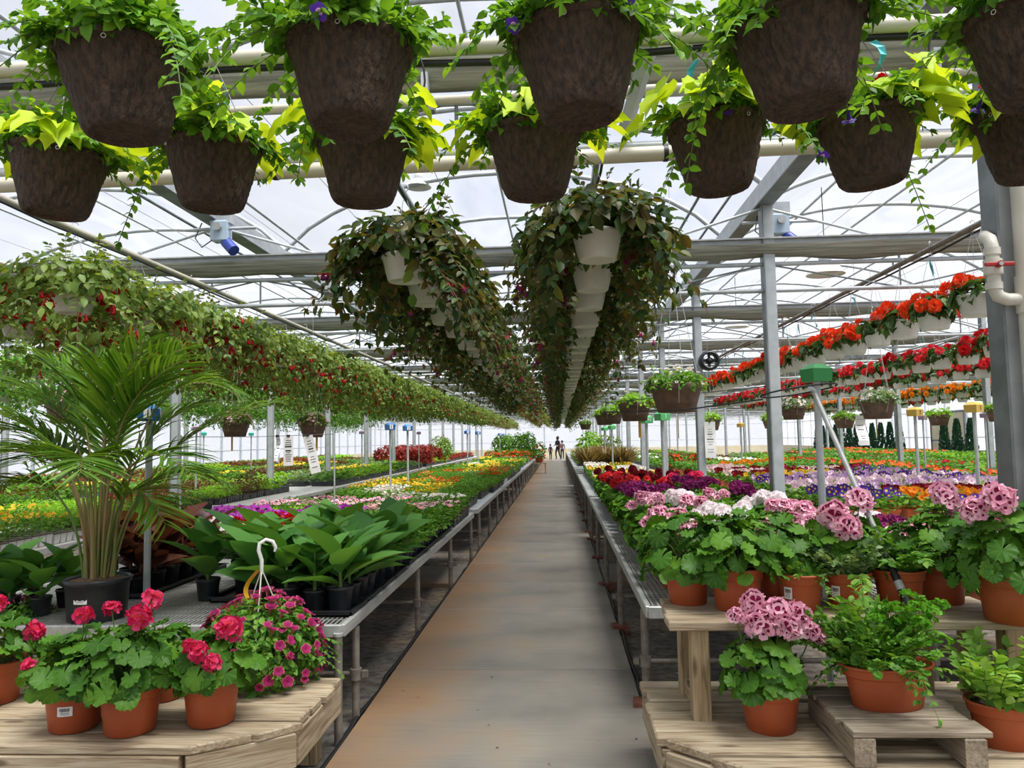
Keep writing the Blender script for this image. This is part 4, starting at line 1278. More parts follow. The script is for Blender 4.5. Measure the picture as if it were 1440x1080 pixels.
# ================================================================ timber staging in the foreground
PZ = .32
def deck(name, label, rows, y0s, xs_fn, x_far, side, posts, fascia):
    r_ = empty(name); tag(r_, label, 'display bench')
    for k, (ya, yb) in enumerate(rows):
        xa, xb = xs_fn(ya), xs_fn(yb)
        rr = random.Random(k + int(x_far * 10)); dz = rr.uniform(-.006, .003); ex = rr.uniform(0, .03) 
        if side < 0: poly = [(x_far, ya), (xa + ex, ya), (xb + ex, yb), (x_far, yb)]
        else: poly = [(xa - ex, ya), (x_far, ya), (x_far, yb), (xb - ex, yb)]
        cx = sum(p[0] for p in poly) / 4; cy_ = sum(p[1] for p in poly) / 4
        g = G().prism([(p[0] - cx, p[1] - cy_) for p in poly], -.019, .019, M['wood'], .007)
        o = struct('plank', g, r_, Mx=Matrix.Translation((cx, cy_, PZ - .019 + dz)) @ Matrix.Rotation(rr.uniform(-.003, .003), 4, 'Z'))
    for p0, p1 in fascia:
        p0 = Vector(p0); p1 = Vector(p1); d = p1 - p0
        struct('fascia_board', G().box((0, 0, 0), (d.length, .038, .14), M['wood'], ch=.004), r_, Mx=Matrix.Translation(((p0.x + p1.x) / 2, (p0.y + p1.y) / 2, PZ - .04 - .072)) @ Matrix.Rotation(math.atan2(d.y, d.x), 4, 'Z'))
    for x, y in posts:
        struct('post', G().box((0, 0, 0), (PZ - .0, .085, .085), M['woodpost'], ch=.005), r_, Mx=Matrix.Translation((x, y, (PZ - .09) / 2)) @ Matrix.Rotation(PI / 2, 4, 'Y'))
    return r_

def rows_of(y0, y1, n, gap=.016):
    w = (y1 - y0) / n
    return [(y0 + k * w + gap / 2, y0 + (k + 1) * w - gap / 2) for k in range(n)]
# left staging
LX = -1.14
def left_end(y):
    return LX if y >= 3.22 else LX - (3.22 - y) * (.41 / .28)
deck('timber_staging', 'weathered timber staging with a cut corner left of the walkway', rows_of(2.97, 3.86, 6), None, left_end, -4.4, -1,
     [(-1.62, 3.10), (-1.24, 3.72), (-2.9, 3.02), (-2.9, 3.72), (-4.2, 3.02), (-4.2, 3.72)],
     [((-4.4, 2.99, 0), (-1.52, 2.99, 0)), ((-1.50, 2.99, 0), (-1.145, 3.235, 0)), ((-1.15, 3.24, 0), (-1.15, 3.86, 0)), ((-4.4, 3.84, 0), (-1.15, 3.84, 0))])
struct_pipe = empty('pipe_leg', (-1.165, 3.93, 0)); tag(struct_pipe, 'thin pipe leg standing behind the corner of the timber staging left of the walkway', 'pipe')
struct('pipe', G().tube([(0, 0, -.05), (0, 0, .50)], .022, M['pipe'], 8), struct_pipe)
struct('cap', G().tube([(0, 0, .50), (0, 0, .515)], .026, M['alu'], 8), struct_pipe)
# right staging
RX = .385
def right_end(y):
    return RX if y >= 3.08 else RX + (3.08 - y) * (.40 / .36)
deck('timber_staging', 'weathered timber staging with a cut corner right of the walkway', rows_of(2.50, 3.80, 9), None, right_end, 1.91, 1,
     [(.47, 3.14), (.47, 3.70), (.84, 2.80), (1.85, 2.6), (1.85, 3.7)],
     [((1.03, 2.52, 0), (1.91, 2.52, 0)), ((.40, 3.07, 0), (1.02, 2.52, 0)), ((.395, 3.80, 0), (.395, 3.08, 0)), ((.40, 3.78, 0), (1.9, 3.78, 0))])

# plank shelf on four posts standing on the right staging
SZ = .735
sh = empty('plank_shelf'); tag(sh, 'raised plank shelf on timber posts holding a row of terracotta pots', 'shelf')
for k, (ya, yb) in enumerate(((3.22, 3.375), (3.385, 3.54), (3.55, 3.70))):
    struct('plank', G().box((0, 0, 0), (1.43, yb - ya, .038), M['wood'], ch=.005), sh, Mx=Matrix.Translation((1.165 + .012 * (k - 1), (ya + yb) / 2, SZ - .019)))
for x, y in ((.57, 3.30), (.57, 3.62), (1.84, 3.30), (1.84, 3.62), (1.62, 3.62)):
    struct('post', G().box((0, 0, 0), (SZ - .038 - PZ + .002, .085, .075), M['woodpost'], ch=.005), sh, Mx=Matrix.Translation((x, y, (SZ - .038 + PZ) / 2)) @ Matrix.Rotation(PI / 2, 4, 'Y'))
for x in (.57, 1.84):
    struct('cross_rail', G().box((0, 0, 0), (.26, .04, .07), M['woodpost'], ch=.004), sh, Mx=Matrix.Translation((x, 3.46, PZ + .045)) @ Matrix.Rotation(PI / 2, 4, 'Z'))
struct('apron', G().box((0, 0, 0), (1.2, .03, .05), M['woodold'], ch=.004), sh, Mx=Matrix.Translation((1.22, 3.66, SZ - .064)))

# small pallet under the herb bowl
pa = empty('pallet_riser', (1.245, 3.07, PZ)); tag(pa, 'small grey weathered pallet riser under the oval herb planter', 'riser')
for k, y in enumerate((-.19, -.062, .066, .19)):
    struct('plank', G().box((0, 0, 0), (.48, .116, .022), M['woodold'], ch=.003), pa, Mx=Matrix.Translation((.0 + [.01, -.005, .008, 0][k], y, .116)) @ Matrix.Rotation([.01, -.008, .006, -.01][k], 4, 'Z'))
for x in (-.19, .19):
    struct('block', G().box((0, 0, 0), (.50, .075, .104), M['woodold'], ch=.005), pa, Mx=Matrix.Translation((x, 0, .052)) @ Matrix.Rotation(PI / 2, 4, 'Z'))

# ================================================================ potted plants
def terra_pot(r, h, mat='terra', n=40, sx=1, sy=1, soil='soil'):
    prof = [(r * .69, 0), (r * .73, .004), (r * .81, h * .5), (r * .845, h * .70), (r * .85, h * .715), (r * .905, h * .735), (r * .915, h * .76), (r * .945, h * .91), (r * .95, h * .92), (r * .99, h * .935), (r, h * .965), (r * .99, h), (r * .95, h), (r * .93, h * .9), (r * .9, h * .85)]
    g = G().lathe(prof, n, M[mat], sx=sx, sy=sy)
    g.lathe([(.001, .0015), (r * .70, 0)], n, M[mat], sx=sx, sy=sy)
    s_ = G().lathe([(r * .91, h * .86), (r * .5, h * .9), (.001, h * .91)], 24, M[soil], sx=sx, sy=sy)
    return g, s_

def label_plate(w, h, r, z):
    """white price label wrapped on a pot: plate and its printed bars (no readable words)"""
    g = G(); k = 5
    V = []; Fs = []
    for i in range(k):
        a = -w / r / 2 + w / r * i / (k - 1)
        for zz in (z - h / 2, z + h / 2):
            V.append((r * math.sin(a), -r * math.cos(a), zz))
    for i in range(k - 1):
        Fs.append((2 * i, 2 * i + 2, 2 * i + 3, 2 * i + 1))
    g.add(V, Fs, M['paper'])
    b = G()
    rr = random.Random(2)
    x = -w * .32
    while x < w * .32:
        ww = rr.uniform(.0008, .002)
        a = x / r
        b.box((0, 0, 0), (ww, .0006, h * .28), M['ink'], Mx=Matrix.Translation(((r + .0006) * math.sin(a), -(r + .0006) * math.cos(a), z + h * .2)))
        x += ww + rr.uniform(.0008, .0024)
    for q in (.02, -.14, -.28):
        b.box((0, 0, 0), (w * .55, .0006, .0012), M['ink'], Mx=Matrix.Translation((0, -r - .0006, z + h * q)))
    return g, b

GLEAF = [[G().scat(T_GER[k], frames([[0, 0, 0]], [[0, 1, 0]], [[0, 0, 1]], 1), [M['g_ger']]), None] for k in range(4)]
def head_G(seed, r, mats, n=11, fs=.030):
    rng = npr(seed)
    P = []; N = []
    for i in range(n):
        z = 1 - 1.25 * (i + .5) / n; a = i * 2.4
        q = math.sqrt(max(0, 1 - z * z)); d = np.array([q * math.cos(a), q * math.sin(a), z])
        P.append(d * r * np.array([1, 1, .7]) * .75); N.append(d + rng.normal(0, .12, 3))
    P = np.array(P); N = np.array(N)
    t = np.cross(N, np.cross(np.array([0, 0, 1.]) + rng.normal(0, .1, N.shape), N) + 1e-3)
    t = np.array([0, 0, 1.]) - N * (N[:, 2:3] / (N * N).sum(1, keepdims=True)) + rng.normal(0, .15, N.shape)
    g = G().scat(T_FLORET, frames(P, t, N, fs * (1 + rng.uniform(-.12, .12, n))), mats)
    g.tube([(0, 0, -.06), (0, 0, r * .3)], .003, M['g_stem'], 4)
    return g
HEADS = {}
def heads(key, mats, r=.045, n=13, fs=.030):
    if key not in HEADS:
        HEADS[key] = [[head_G(q + 7, r, mats, n, fs), None] for q in range(3)]
    return HEADS[key]

def geranium(seed, pr, ph, rx, rz, nleaf, lsize, hd, hpos, petiole=True, label=False, lo=-.12, leafpart=True, soil='soil', skew=(0, 0)):
    """pot, soil, stems, separate leaves, flower heads at hpos = [(x, y, z)] above the rim"""
    rng = npr(seed)
    kit = Kit('potted_geranium', 'potted plant')
    g, s_ = terra_pot(pr, ph)
    kit.part('pot', g); kit.part('soil', s_)
    st = G()
    T = dome(rng, nleaf, rx, rx, rz, (skew[0], skew[1], ph + .01), lo=lo, inner=.55, size=lsize, sj=.35, droop=.5, upb=.45, jit=.32)
    fo = G()
    for q, t in enumerate(T):
        base = t[:, 3]
        rr = rng.uniform(0, pr * .35); a = math.atan2(base[1], base[0])
        p0 = np.array([rr * math.cos(a), rr * math.sin(a), ph * .9])
        mid = (p0 + base) / 2 + np.array([0, 0, .025])
        if q % 2 == 0 or not leafpart: st.tube([tuple(p0), tuple(mid), tuple(base)], .0022, M['g_stem'], 3, caps=False)
    kit.part('stem', st)
    if leafpart:
        for q, t in enumerate(T):
            kit.part('leaf', GLEAF[q % 4], Mx=mx_of(t))
    else:
        fo.scat(T_GERLOW, T, [M['g_gerd']]); kit.part('foliage', fo)
    if hd:
        for q, (x, y, z, *s) in enumerate(hpos):
            d = Vector((x, y, z * .8 + .06))
            sc_ = s[0] if s else 1
            kit.part('flower_head', hd[q % len(hd)], Mx=Matrix.Translation((x, y, ph + z)) @ Vector((x * 1.0, y * 1.0 - .06, .22)).to_track_quat('Z', 'Y').to_matrix().to_4x4() @ Matrix.Rotation(rng.uniform(0, 6), 4, 'Z') @ Matrix.Scale(sc_, 4))
            st.tube([(x * .3, y * .3, ph * .9), (x * .8, y * .8, ph + z * .6), (x, y, ph + z)], .003, M['g_stem'], 4)
    if label:
        a, b = label_plate(.055, .036, pr * .845, ph * .52)
        i = kit.part('price_label', a, label='white price label'); kit.part('printed_bars', b, parent=i)
    return kit

HOT = heads('hot', [M['p_hotpink'], M['p_coral']], .036, 8, .030)
PINK = heads('pink', [M['p_palepink'], M['p_wine']], .050, 9, .037)
PINKL = heads('pinkl', [M['p_palepink'], M['p_wine']], .05, 9, .037)
def at_floor(x, y, z=PZ):
    d = cam.matrix_world.to_3x3() @ Vector(((x - 720) / F, -(y - 540) / F, -1))
    t = (z - H) / d.z
    return Vector((0, 0, H)) + d * t
def stand(x, y, r, z=PZ):
    """centre of a round base whose front lower edge shows at pixel (x, y)"""
    p = at_floor(x, y, z)
    return Vector((p.x * (p.y + r * .72) / p.y, p.y + r * .72, z))

# left staging
kL = [geranium(101, .122, .175, .20, .19, 95, .080, HOT, [(.02, .02, .25, .9), (-.13, -.10, .10, .6)], label=True),
      geranium(102, .126, .185, .22, .21, 105, .084, HOT, [(-.02, -.06, .255, 1.1), (.11, .02, .30, .9), (.0, .12, .27, .8)]),
      geranium(103, .122, .18, .17, .18, 86, .078, HOT, [(.07, -.06, .19, 1.15), (-.03, -.14, .13, .9), (.02, -.16, .09, .8), (-.07, -.09, .14, .7)], skew=(.02, .0)),
      geranium(104, .122, .18, .20, .19, 80, .08, HOT, [(.0, .0, .24, .9), (.12, -.12, .12, 1.0)])]
specs = [(kL[0], 104, 1033, 'terracotta pot of geranium with a white price label on its side, front of left staging', .2),
         (kL[1], 183, 1038, 'largest terracotta pot of geranium, tallest hot pink head, front of left staging', 1.2),
         (kL[2], 297, 1025, 'terracotta pot of geranium with four hot pink heads beside the petunia basket', 0.3),
         (kL[3], -8, 995, 'terracotta pot of geranium cut off by the left edge of the photo', .8)]
for kit, x, y, lab, rz in specs:
    p = stand(x, y, .12)
    kit.put(lab, p, rz=rz if kit is not kL[0] else .25, s=1.07, group='geraniums on the left staging')
p = stand(228, 990, .12)
geranium(105, .115, .17, .16, .18, 60, .078, HOT, [(.03, .05, .26, .8)]).put('terracotta pot of geranium standing behind the others near the big palm pot', p, rz=2.0, group='geraniums on the left staging')

# petunia basket with its hook, standing on the left staging
rng = npr(7)
kit = Kit('petunia_basket', 'hanging basket')
g, s_ = terra_pot(.13, .16, 'black'); kit.part('pot', g); kit.part('soil', s_)
fo = G(); st = G()
T, pl, tips = stems(rng, 70, .11, (.16, .27), (5, 75), (.3, .9), .019, .030, z0=.15, lj=.5, sj=.4)
fo.scat(T_OVAL, T, [M['g_herb']]); stem_tubes(st, pl, .0016, M['g_stem'])
fo.scat(T_OVAL, dome(rng, 1500, .225, .225, .24, (0, 0, .13), lo=-.55, size=.036, inner=.72), [M['g_herb']])
kit.part('foliage', fo); kit.part('trailing_stem', st)
pc = []
for q in range(2):
    gg = G().scat(T_DISC, frames([[0, 0, 0]], [[0, 1, 0]], [[0, 0, 1]], .023), [M['p_petedge'], M['p_petunia']])
    gg.scat(T_DISC, frames([[0, 0, .004]], [[0, 1, 0]], [[0, 0, 1]], .0185), [M['p_petunia'], M['p_wine']])
    gg.tube([(0, 0, -.03), (0, 0, .0)], [.003, .007], M['p_petedge'], 5)
    pc.append([gg, None])
Tf = dome(rng, 150, .252, .252, .275, (0, 0, .12), lo=-.35, inner=.93, size=1, sj=.25, upb=.35, jit=.25)
for q, t in enumerate(Tf):
    kit.part('petunia_flower', pc[q % 2], Mx=mx_of(t))
hk = G()
for a in (.4, 2.5, 4.6):
    hk.tube([(.12 * math.cos(a), .12 * math.sin(a), .15), (.07 * math.cos(a), .07 * math.sin(a), .30), (.006 * math.cos(a), .006 * math.sin(a), .475)], .0028, M['whiteplastic'], 5)
hk.tube([(0, 0, .47), (0, 0, .53), (-.012, 0, .575), (-.008, 0, .605), (.016, 0, .622), (.042, 0, .612), (.054, 0, .585), (.05, 0, .566)], [.007, .008, .008, .008, .008, .008, .007, .005], M['whiteplastic'], 8)
kit.part('hook_hanger', hk, label='clear white plastic hook hanger')
V = []; Fs = []
for i in range(9):
    a = i / 8
    x = -.015 - .05 * math.sin(a * 2.6); z = .49 - .15 * a; 
    V += [(x - .004, -.012 * (1 - a), z), (x + .012, .012, z - .004)]
Fs = [(2 * i, 2 * i + 1, 2 * i + 3, 2 * i + 2) for i in range(8)]
kit.part('tag_loop', G().add(V, Fs, M['yellow'], True), label='yellow plant tag looped through the hanger')
p = stand(376, 968, .12)
kit.put('bushy basket of plum petunias with a white hook and yellow tag on the staging corner', (p.x - .045, p.y + .03, PZ), rz=.3, s=(1.25, 1.25, 1.12))
# second petunia clump at the far left
p = stand(16, 935, .12)
kit2 = Kit('petunia_basket', 'hanging basket')
for q in kit.parts[:4]: kit2.part(q[0], [q[1], None] if isinstance(q[1], G) else q[1])
for q in kit.parts[4:40]: kit2.part(q[0], q[1], Mx=q[4])
kit2.put('small plum petunia clump behind the geraniums at the left edge', (p.x - .02, p.y + .12, PZ), rz=2.2, s=.85)

# right staging: pink and wine geranium
rng = npr(12)
hp = [(-.13, .0, .265, .62), (-.05, .01, .315, .9), (-.055, -.07, .245, 1.1), (.03, -.05, .285, 1.1), (.05, -.10, .235, .9), (.12, -.02, .265, 1.0), (.165, -.05, .205, 1.0)]
kR = geranium(111, .130, .185, .165, .20, 60, .092, PINK, hp, lo=-.10, skew=(-.03, -.02))
p = stand(1085, 1037, .13)
kR.put('terracotta pot of geranium with pale pink and wine flowers on the right staging', p, rz=.1)

# oval herb planter on the pallet
def leaf_kit(name, cat, pot, groups, extra=None):
    kit = Kit(name, cat)
    kit.part('pot', pot[0]); kit.part('soil', pot[1])
    for pn, g in groups: kit.part(pn, g)
    return kit
rng = npr(22)
pot = terra_pot(.185, .165, sx=1, sy=.62)
gp = []
f1 = G(); s1 = G()
T, pl, _ = stems(rng, 34, .07, (.20, .36), (35, 85), (.1, .5), .026, .044, z0=.15, lj=.5)
T = T.copy(); T[:, 0, 3] -= .10
f1.scat(T_GERLOW, T, [M['g_herb']])
for q in pl: s1.tube([(a[0] - .10, a[1], a[2]) for a in q], .0018, M['g_stem'], 3, caps=False)
gp.append(('cilantro', f1)); gp.append(('herb_stem', s1))
f2 = G(); T, pl, _ = stems(rng, 20, .06, (.20, .33), (50, 85), (.0, .4), .030, .062, z0=.15, lj=.4, outward=.8)
T = T.copy(); T[:, 0, 3] += .0; f2.scat(T_OVAL, T, [M['g_herb']]); stem_tubes(f2, pl, .002, M['g_stem'])
gp.append(('basil', f2))
f3 = G()
for q in range(34):
    a = rng.uniform(0, 6.28); rr = rng.uniform(.02, .15)
    c = (.12 + rr * math.cos(a) * 1.0, rr * math.sin(a) * .8, .17 + rng.uniform(.04, .25) - rr * .3)
    f3.scat(T_GERLOW, dome(rng, 26, .034, .034, .022, c, lo=-.2, size=.022, jit=.8), [M['g_parsley']])
    f3.tube([(.10, 0, .14), tuple(c)], .0016, M['g_stem'], 3, caps=False)
gp.append(('parsley', f3))
f4 = G(); T, pl, _ = stems(rng, 22, .15, (.08, .17), (-10, 40), (.3, 1.1), .022, .034, z0=.155, lj=.5)
f4.scat(T_OVAL, T, [M['g_herb']]); stem_tubes(f4, pl, .0014, M['g_stem'])
gp.append(('trailing_herb', f4))
kit = leaf_kit('herb_planter', 'potted plant', pot, gp)
p = at_floor(1267, 1004, PZ + .127)
kit.put('oval terracotta planter of mixed herbs with curly parsley on the small pallet', (p.x - .01, p.y + .09, PZ + .127), rz=.12)
# pale mint
rng = npr(23)
pot = terra_pot(.125, .165, sx=1.1, sy=.9)
f = G(); s1 = G(); T, pl, _ = stems(rng, 26, .10, (.16, .28), (55, 88), (.02, .25), .028, .062, z0=.15, lj=.4, outward=.8)
f.scat(T_OVAL, T, [M['g_mint']]); stem_tubes(s1, pl, .002, M['g_stem'])
f.scat(T_OVAL, dome(rng, 60, .12, .12, .12, (0, 0, .16), lo=0, size=.055), [M['g_herb']])
kit = leaf_kit('herb_pot', 'potted plant', pot, [('foliage', f), ('herb_stem', s1)])
tagg = G().box((0, 0, 0), (.028, .0015, .05), M['paper'], Mx=Matrix.Translation((.0, -.085, .165)) @ Matrix.Rotation(.25, 4, 'X'))
tg_i = kit.part('plant_tag', tagg, label='white plant tag'); kit.part('tag_print', G().box((0, 0, 0), (.020, .0008, .016), M['ink'], Mx=Matrix.Translation((0, -.0874, .172)) @ Matrix.Rotation(.25, 4, 'X')), parent=tg_i)
p = stand(1416, 1060, .12)
kit.put('terracotta pot of pale green mint with a white tag at the staging corner', p, rz=-.1)

# row on the plank shelf
def shelf_ger(seed, pr, ph, rx, rz, n, ls, hd=None, hp=(), tag_=False):
    k = geranium(seed, pr, ph, rx, rz, n, ls, hd, hp, lo=-.22)
    if tag_:
        i = k.part('plant_tag', G().box((0, 0, 0), (.030, .0015, .055), M['paper'], Mx=Matrix.Translation((-.01, -pr * .86, ph + .012)) @ Matrix.Rotation(.2, 4, 'X')), label='white plant tag with a dark flower print')
        k.part('tag_print', G().box((0, 0, 0), (.022, .0008, .022), M['p_wine'], Mx=Matrix.Translation((-.01, -pr * .86 - .0022, ph - .002)) @ Matrix.Rotation(.2, 4, 'X')), parent=i)
    return k
def on_shelf(x, y, r):
    return stand(x, y, r, SZ)
shelf_ger(121, .115, .175, .21, .24, 110, .082).put('leafy geranium in terracotta at the walkway end of the plank shelf', on_shelf(968, 852, .10), rz=.4)
shelf_ger(122, .125, .185, .21, .23, 115, .085, tag_=True).put('leafy geranium in terracotta with a white plant tag in the soil, on the plank shelf', on_shelf(1037, 862, .12), rz=0)
def herb_shelf(seed, leaf, tmpl, size, n, L, elev, label_, px, py, r=.105, h=.16, sp=.022, lab=False, spill=False):
    rng = npr(seed)
    pot = terra_pot(r, h)
    f = G(); s1 = G(); T, pl, _ = stems(rng, n, r * .75, L, elev, (.05, .5), sp, size, z0=h * .9, lj=.45)
    f.scat(tmpl, T, [leaf]); stem_tubes(s1, pl, .0016, M['g_stem'])
    kit = leaf_kit('herb_pot', 'potted plant', pot, [('foliage', f), ('herb_stem', s1)])
    if spill:
        f = G(); s2 = G(); T, pl, _ = stems(rng, 3, .03, (.16, .2), (0, 20), (1.0, 1.4), .03, .05, z0=h, lj=.4, az=[-PI / 2 + .1])
        P = T.copy(); P[:, 1, 3] -= r * .75
        f.scat(T_OVAL, P, [M['g_mint']])
        for q in pl: f.tube([(a[0], a[1] - r * .75, a[2]) for a in q], .002, M['g_stem'], 3, caps=False)
        kit.part('spilling_shoot', f)
    if lab:
        a, b = label_plate(.04, .05, r * .86, h * .5)
        i = kit.part('price_label', a, label='white price label', Mx=Matrix.Rotation(-.9, 4, 'Z')); kit.part('printed_bars', b, parent=i)
    p = on_shelf(px, py, r)
    kit.put(label_, p, rz=0)
herb_shelf(131, M['g_herb'], T_OVAL, .022, 44, (.06, .16), (10, 80), 'low thyme pot of tiny leaves, third terracotta pot along the plank shelf', 1127, 862, lab=True, sp=.010)
herb_shelf(132, M['g_grey'], T_SMALL, .042, 60, (.10, .20), (40, 88), 'grey green feathery herb in terracotta with a shoot spilling over the rim', 1193, 860, sp=.014, lab=True, spill=True)
herb_shelf(133, M['g_herb'], T_OVAL, .056, 36, (.16, .27), (45, 88), 'leafy mint in terracotta beside the leaning watering wand on the plank shelf', 1266, 858, r=.115, h=.165, sp=.026)
shelf_ger(124, .12, .19, .20, .22, 90, .085, PINKL, [(-.02, -.05, .27, 1.0), (.08, .0, .29, 1.0)]).put('tall terracotta pot of geranium behind the mint on the plank shelf', (on_shelf(1318, 848, .1).x, 3.58, SZ), rz=.8)
shelf_ger(125, .148, .20, .25, .26, 150, .086, PINK, [(-.10, -.12, .30, 1.15), (.11, -.10, .30, 1.3), (-.17, -.06, .25, .9), (.18, -.04, .29, .9)]).put('biggest terracotta geranium with two purple pink heads at the far end of the plank shelf', (on_shelf(1393, 864, .145).x - .02, 3.22, SZ), rz=0)
shelf_ger(126, .115, .18, .2, .22, 90, .082, PINKL, [(.05, -.05, .28, 1.1), (-.08, -.05, .22, 1.2), (-.06, -.12, .17, 1.1)]).put('geranium with drooping purple pink heads between the sign post and the wand', (on_shelf(1185, 846, .1).x, 3.60, SZ), rz=.2)
shelf_ger(127, .115, .18, .2, .22, 84, .082).put('leafy geranium pot in the back row of the plank shelf behind the thyme', (on_shelf(1090, 846, .1).x, 3.60, SZ), rz=2.2)
# ================================================================ metal benches
def bench(name, label, x0, x1, y0, y1, z, step=1.55, mesh=False, brick=False, white=False, legr=.022):
    r_ = empty(name, ((x0 + x1) / 2, y0, 0)); tag(r_, label, 'bench')
    off = Matrix.Translation((-(x0 + x1) / 2, -y0, 0))
    def p(n_, g, Mx=None):
        gg = G().merge(g, off); return struct(n_, gg, r_)
    rm = M['traywhite'] if white else M['alu']
    for x in (x0, x1):
        p('side_rail', G().box((x, (y0 + y1) / 2, z - .028), (.03, y1 - y0, .064), rm, ch=.004))
    for y in (y0, y1):
        p('end_rail', G().box(((x0 + x1) / 2, y, z - .028), (x1 - x0, .03, .064), rm, ch=.004))
    if mesh:
        g = G()
        xs = np.arange(x0 + .03, x1, .026 if mesh == 1 else .03); ym = min(y1, y0 + 3.2)
        for x in xs: g.box((x, (y0 + ym) / 2, z - .006), (.007, ym - y0, .006), M['alu'])
        for y in np.arange(y0 + .05, ym, .11 if mesh == 1 else .05): g.box(((x0 + x1) / 2, y, z - .009), (x1 - x0, .006, .006), M['alu'])
        o = p('wire_mesh', g); o['kind'] = 'stuff'
        if ym < y1: p('bench_top', G().box(((x0 + x1) / 2, (ym + y1) / 2, z - .01), (x1 - x0 - .02, y1 - ym, .012), M['galv']))
    else:
        p('bench_top', G().box(((x0 + x1) / 2, (y0 + y1) / 2, z - .01), (x1 - x0 - .02, y1 - y0 - .02, .012), M['galv'] if not white else M['traywhite']))
    n = max(1, int((y1 - y0 - .3) / step))
    lm = G().tube([(0, 0, -.05), (0, 0, z - .07)], legr, M['pipe'], 8).mesh('leg')
    cmn = G().tube([(0, 0, -.03), (0, 0, .03)], legr + .012, M['pipe'], 8).box((.03 + legr, 0, 0), (.03, .03, .035), M['pipe']).mesh('clamp')
    bm = G().box((0, 0, 0), (.13, .12, .075), M['brick'], ch=.006).mesh('brick')
    for k in range(n + 1):
        y = y0 + .28 + (y1 - y0 - .5) * k / n
        for sgn, x in ((1, x1 - .005), (-1, x0 + .005)):
            far = y > 22
            o = link('leg', lm, r_); o.location = (x - (x0 + x1) / 2, y - y0, 0)
            if not far:
                q = link('clamp', cmn, o); q.location = (0, 0, z * .40); q.rotation_euler = (0, 0, 0 if sgn > 0 else PI)
                if brick:
                    q = link('brick', bm, o); q.location = (0.01 * sgn, 0, -.012); q.rotation_euler = (0, 0, .2 * (k % 3) - .1); q['label'] = 'red brick under the leg'
        p('cross_bar', G().tube([(x0, y, z * .40 + .0), (x1, y, z * .40)], .015, M['pipe'], 6))
    return r_
ZB = .55
ZR = .60
bench('mesh_bench', 'nearest wire mesh bench left of the walkway carrying the palm and cannas', -3.6, -1.15, 3.95, 9.95, ZB, mesh=1)
bench('mesh_bench', 'second bench left of the walkway carrying bedding trays', -3.3, -1.15, 10.45, 23.5, ZB)
bench('mesh_bench', 'third bench left of the walkway far along', -3.3, -1.15, 24.0, 39.0, ZB)
bench('mesh_bench', 'farthest bench left of the walkway', -3.3, -1.15, 40.0, 52.0, ZB, 3)
bench('mesh_bench', 'nearest mesh bench right of the walkway full of potted geraniums', .455, 1.84, 4.12, 11.6, ZR, mesh=2, brick=True)
bench('mesh_bench', 'second bench right of the walkway with yellow bedding trays', .455, 1.84, 12.0, 24.0, ZR, brick=True)
bench('mesh_bench', 'third bench right of the walkway far along', .455, 1.84, 24.4, 38.0, ZR)
bench('mesh_bench', 'farthest bench right of the walkway', .455, 1.84, 38.4, 52.0, ZR, 3)
ZC = .60
bench('pansy_bench', 'white topped bench of pansy planters right of the geraniums', 2.5, 5.6, 6.2, 18.5, ZC, white=True)
bench('pansy_bench', 'white topped bench of seedling trays behind the pansies', 2.5, 5.6, 19.2, 40, ZC, 2.5, white=True)
bench('side_bench', 'long bench of bedding plants under the amber begonias', 6.3, 9.4, 8.6, 30, ZC, 2.5, white=True)
bench('side_bench', 'outermost long bench by the far right wall', 10.4, 13.6, 11, 36, ZC, 3, white=True)
bench('white_bench', 'white bench holding the white packs of yellow violas', -6.6, -4.65, 5.6, 10.1, ZC, white=True)
bench('white_bench', 'white bench with bronze and bright green seedlings at its near corner', -6.7, -4.5, 11.0, 25.5, ZC, white=True)
bench('white_bench', 'far white bench beyond the bright green seedlings', -6.7, -4.5, 26.3, 42, ZC, 2.5, white=True)
bench('side_bench', 'long bench of bedding plants under the far trailing baskets', -9.8, -7.5, 9.5, 34, ZC, 2.5, white=True)
bench('side_bench', 'outermost long bench along the left wall', -13.0, -11.2, 13, 42, ZC, 3, white=True)

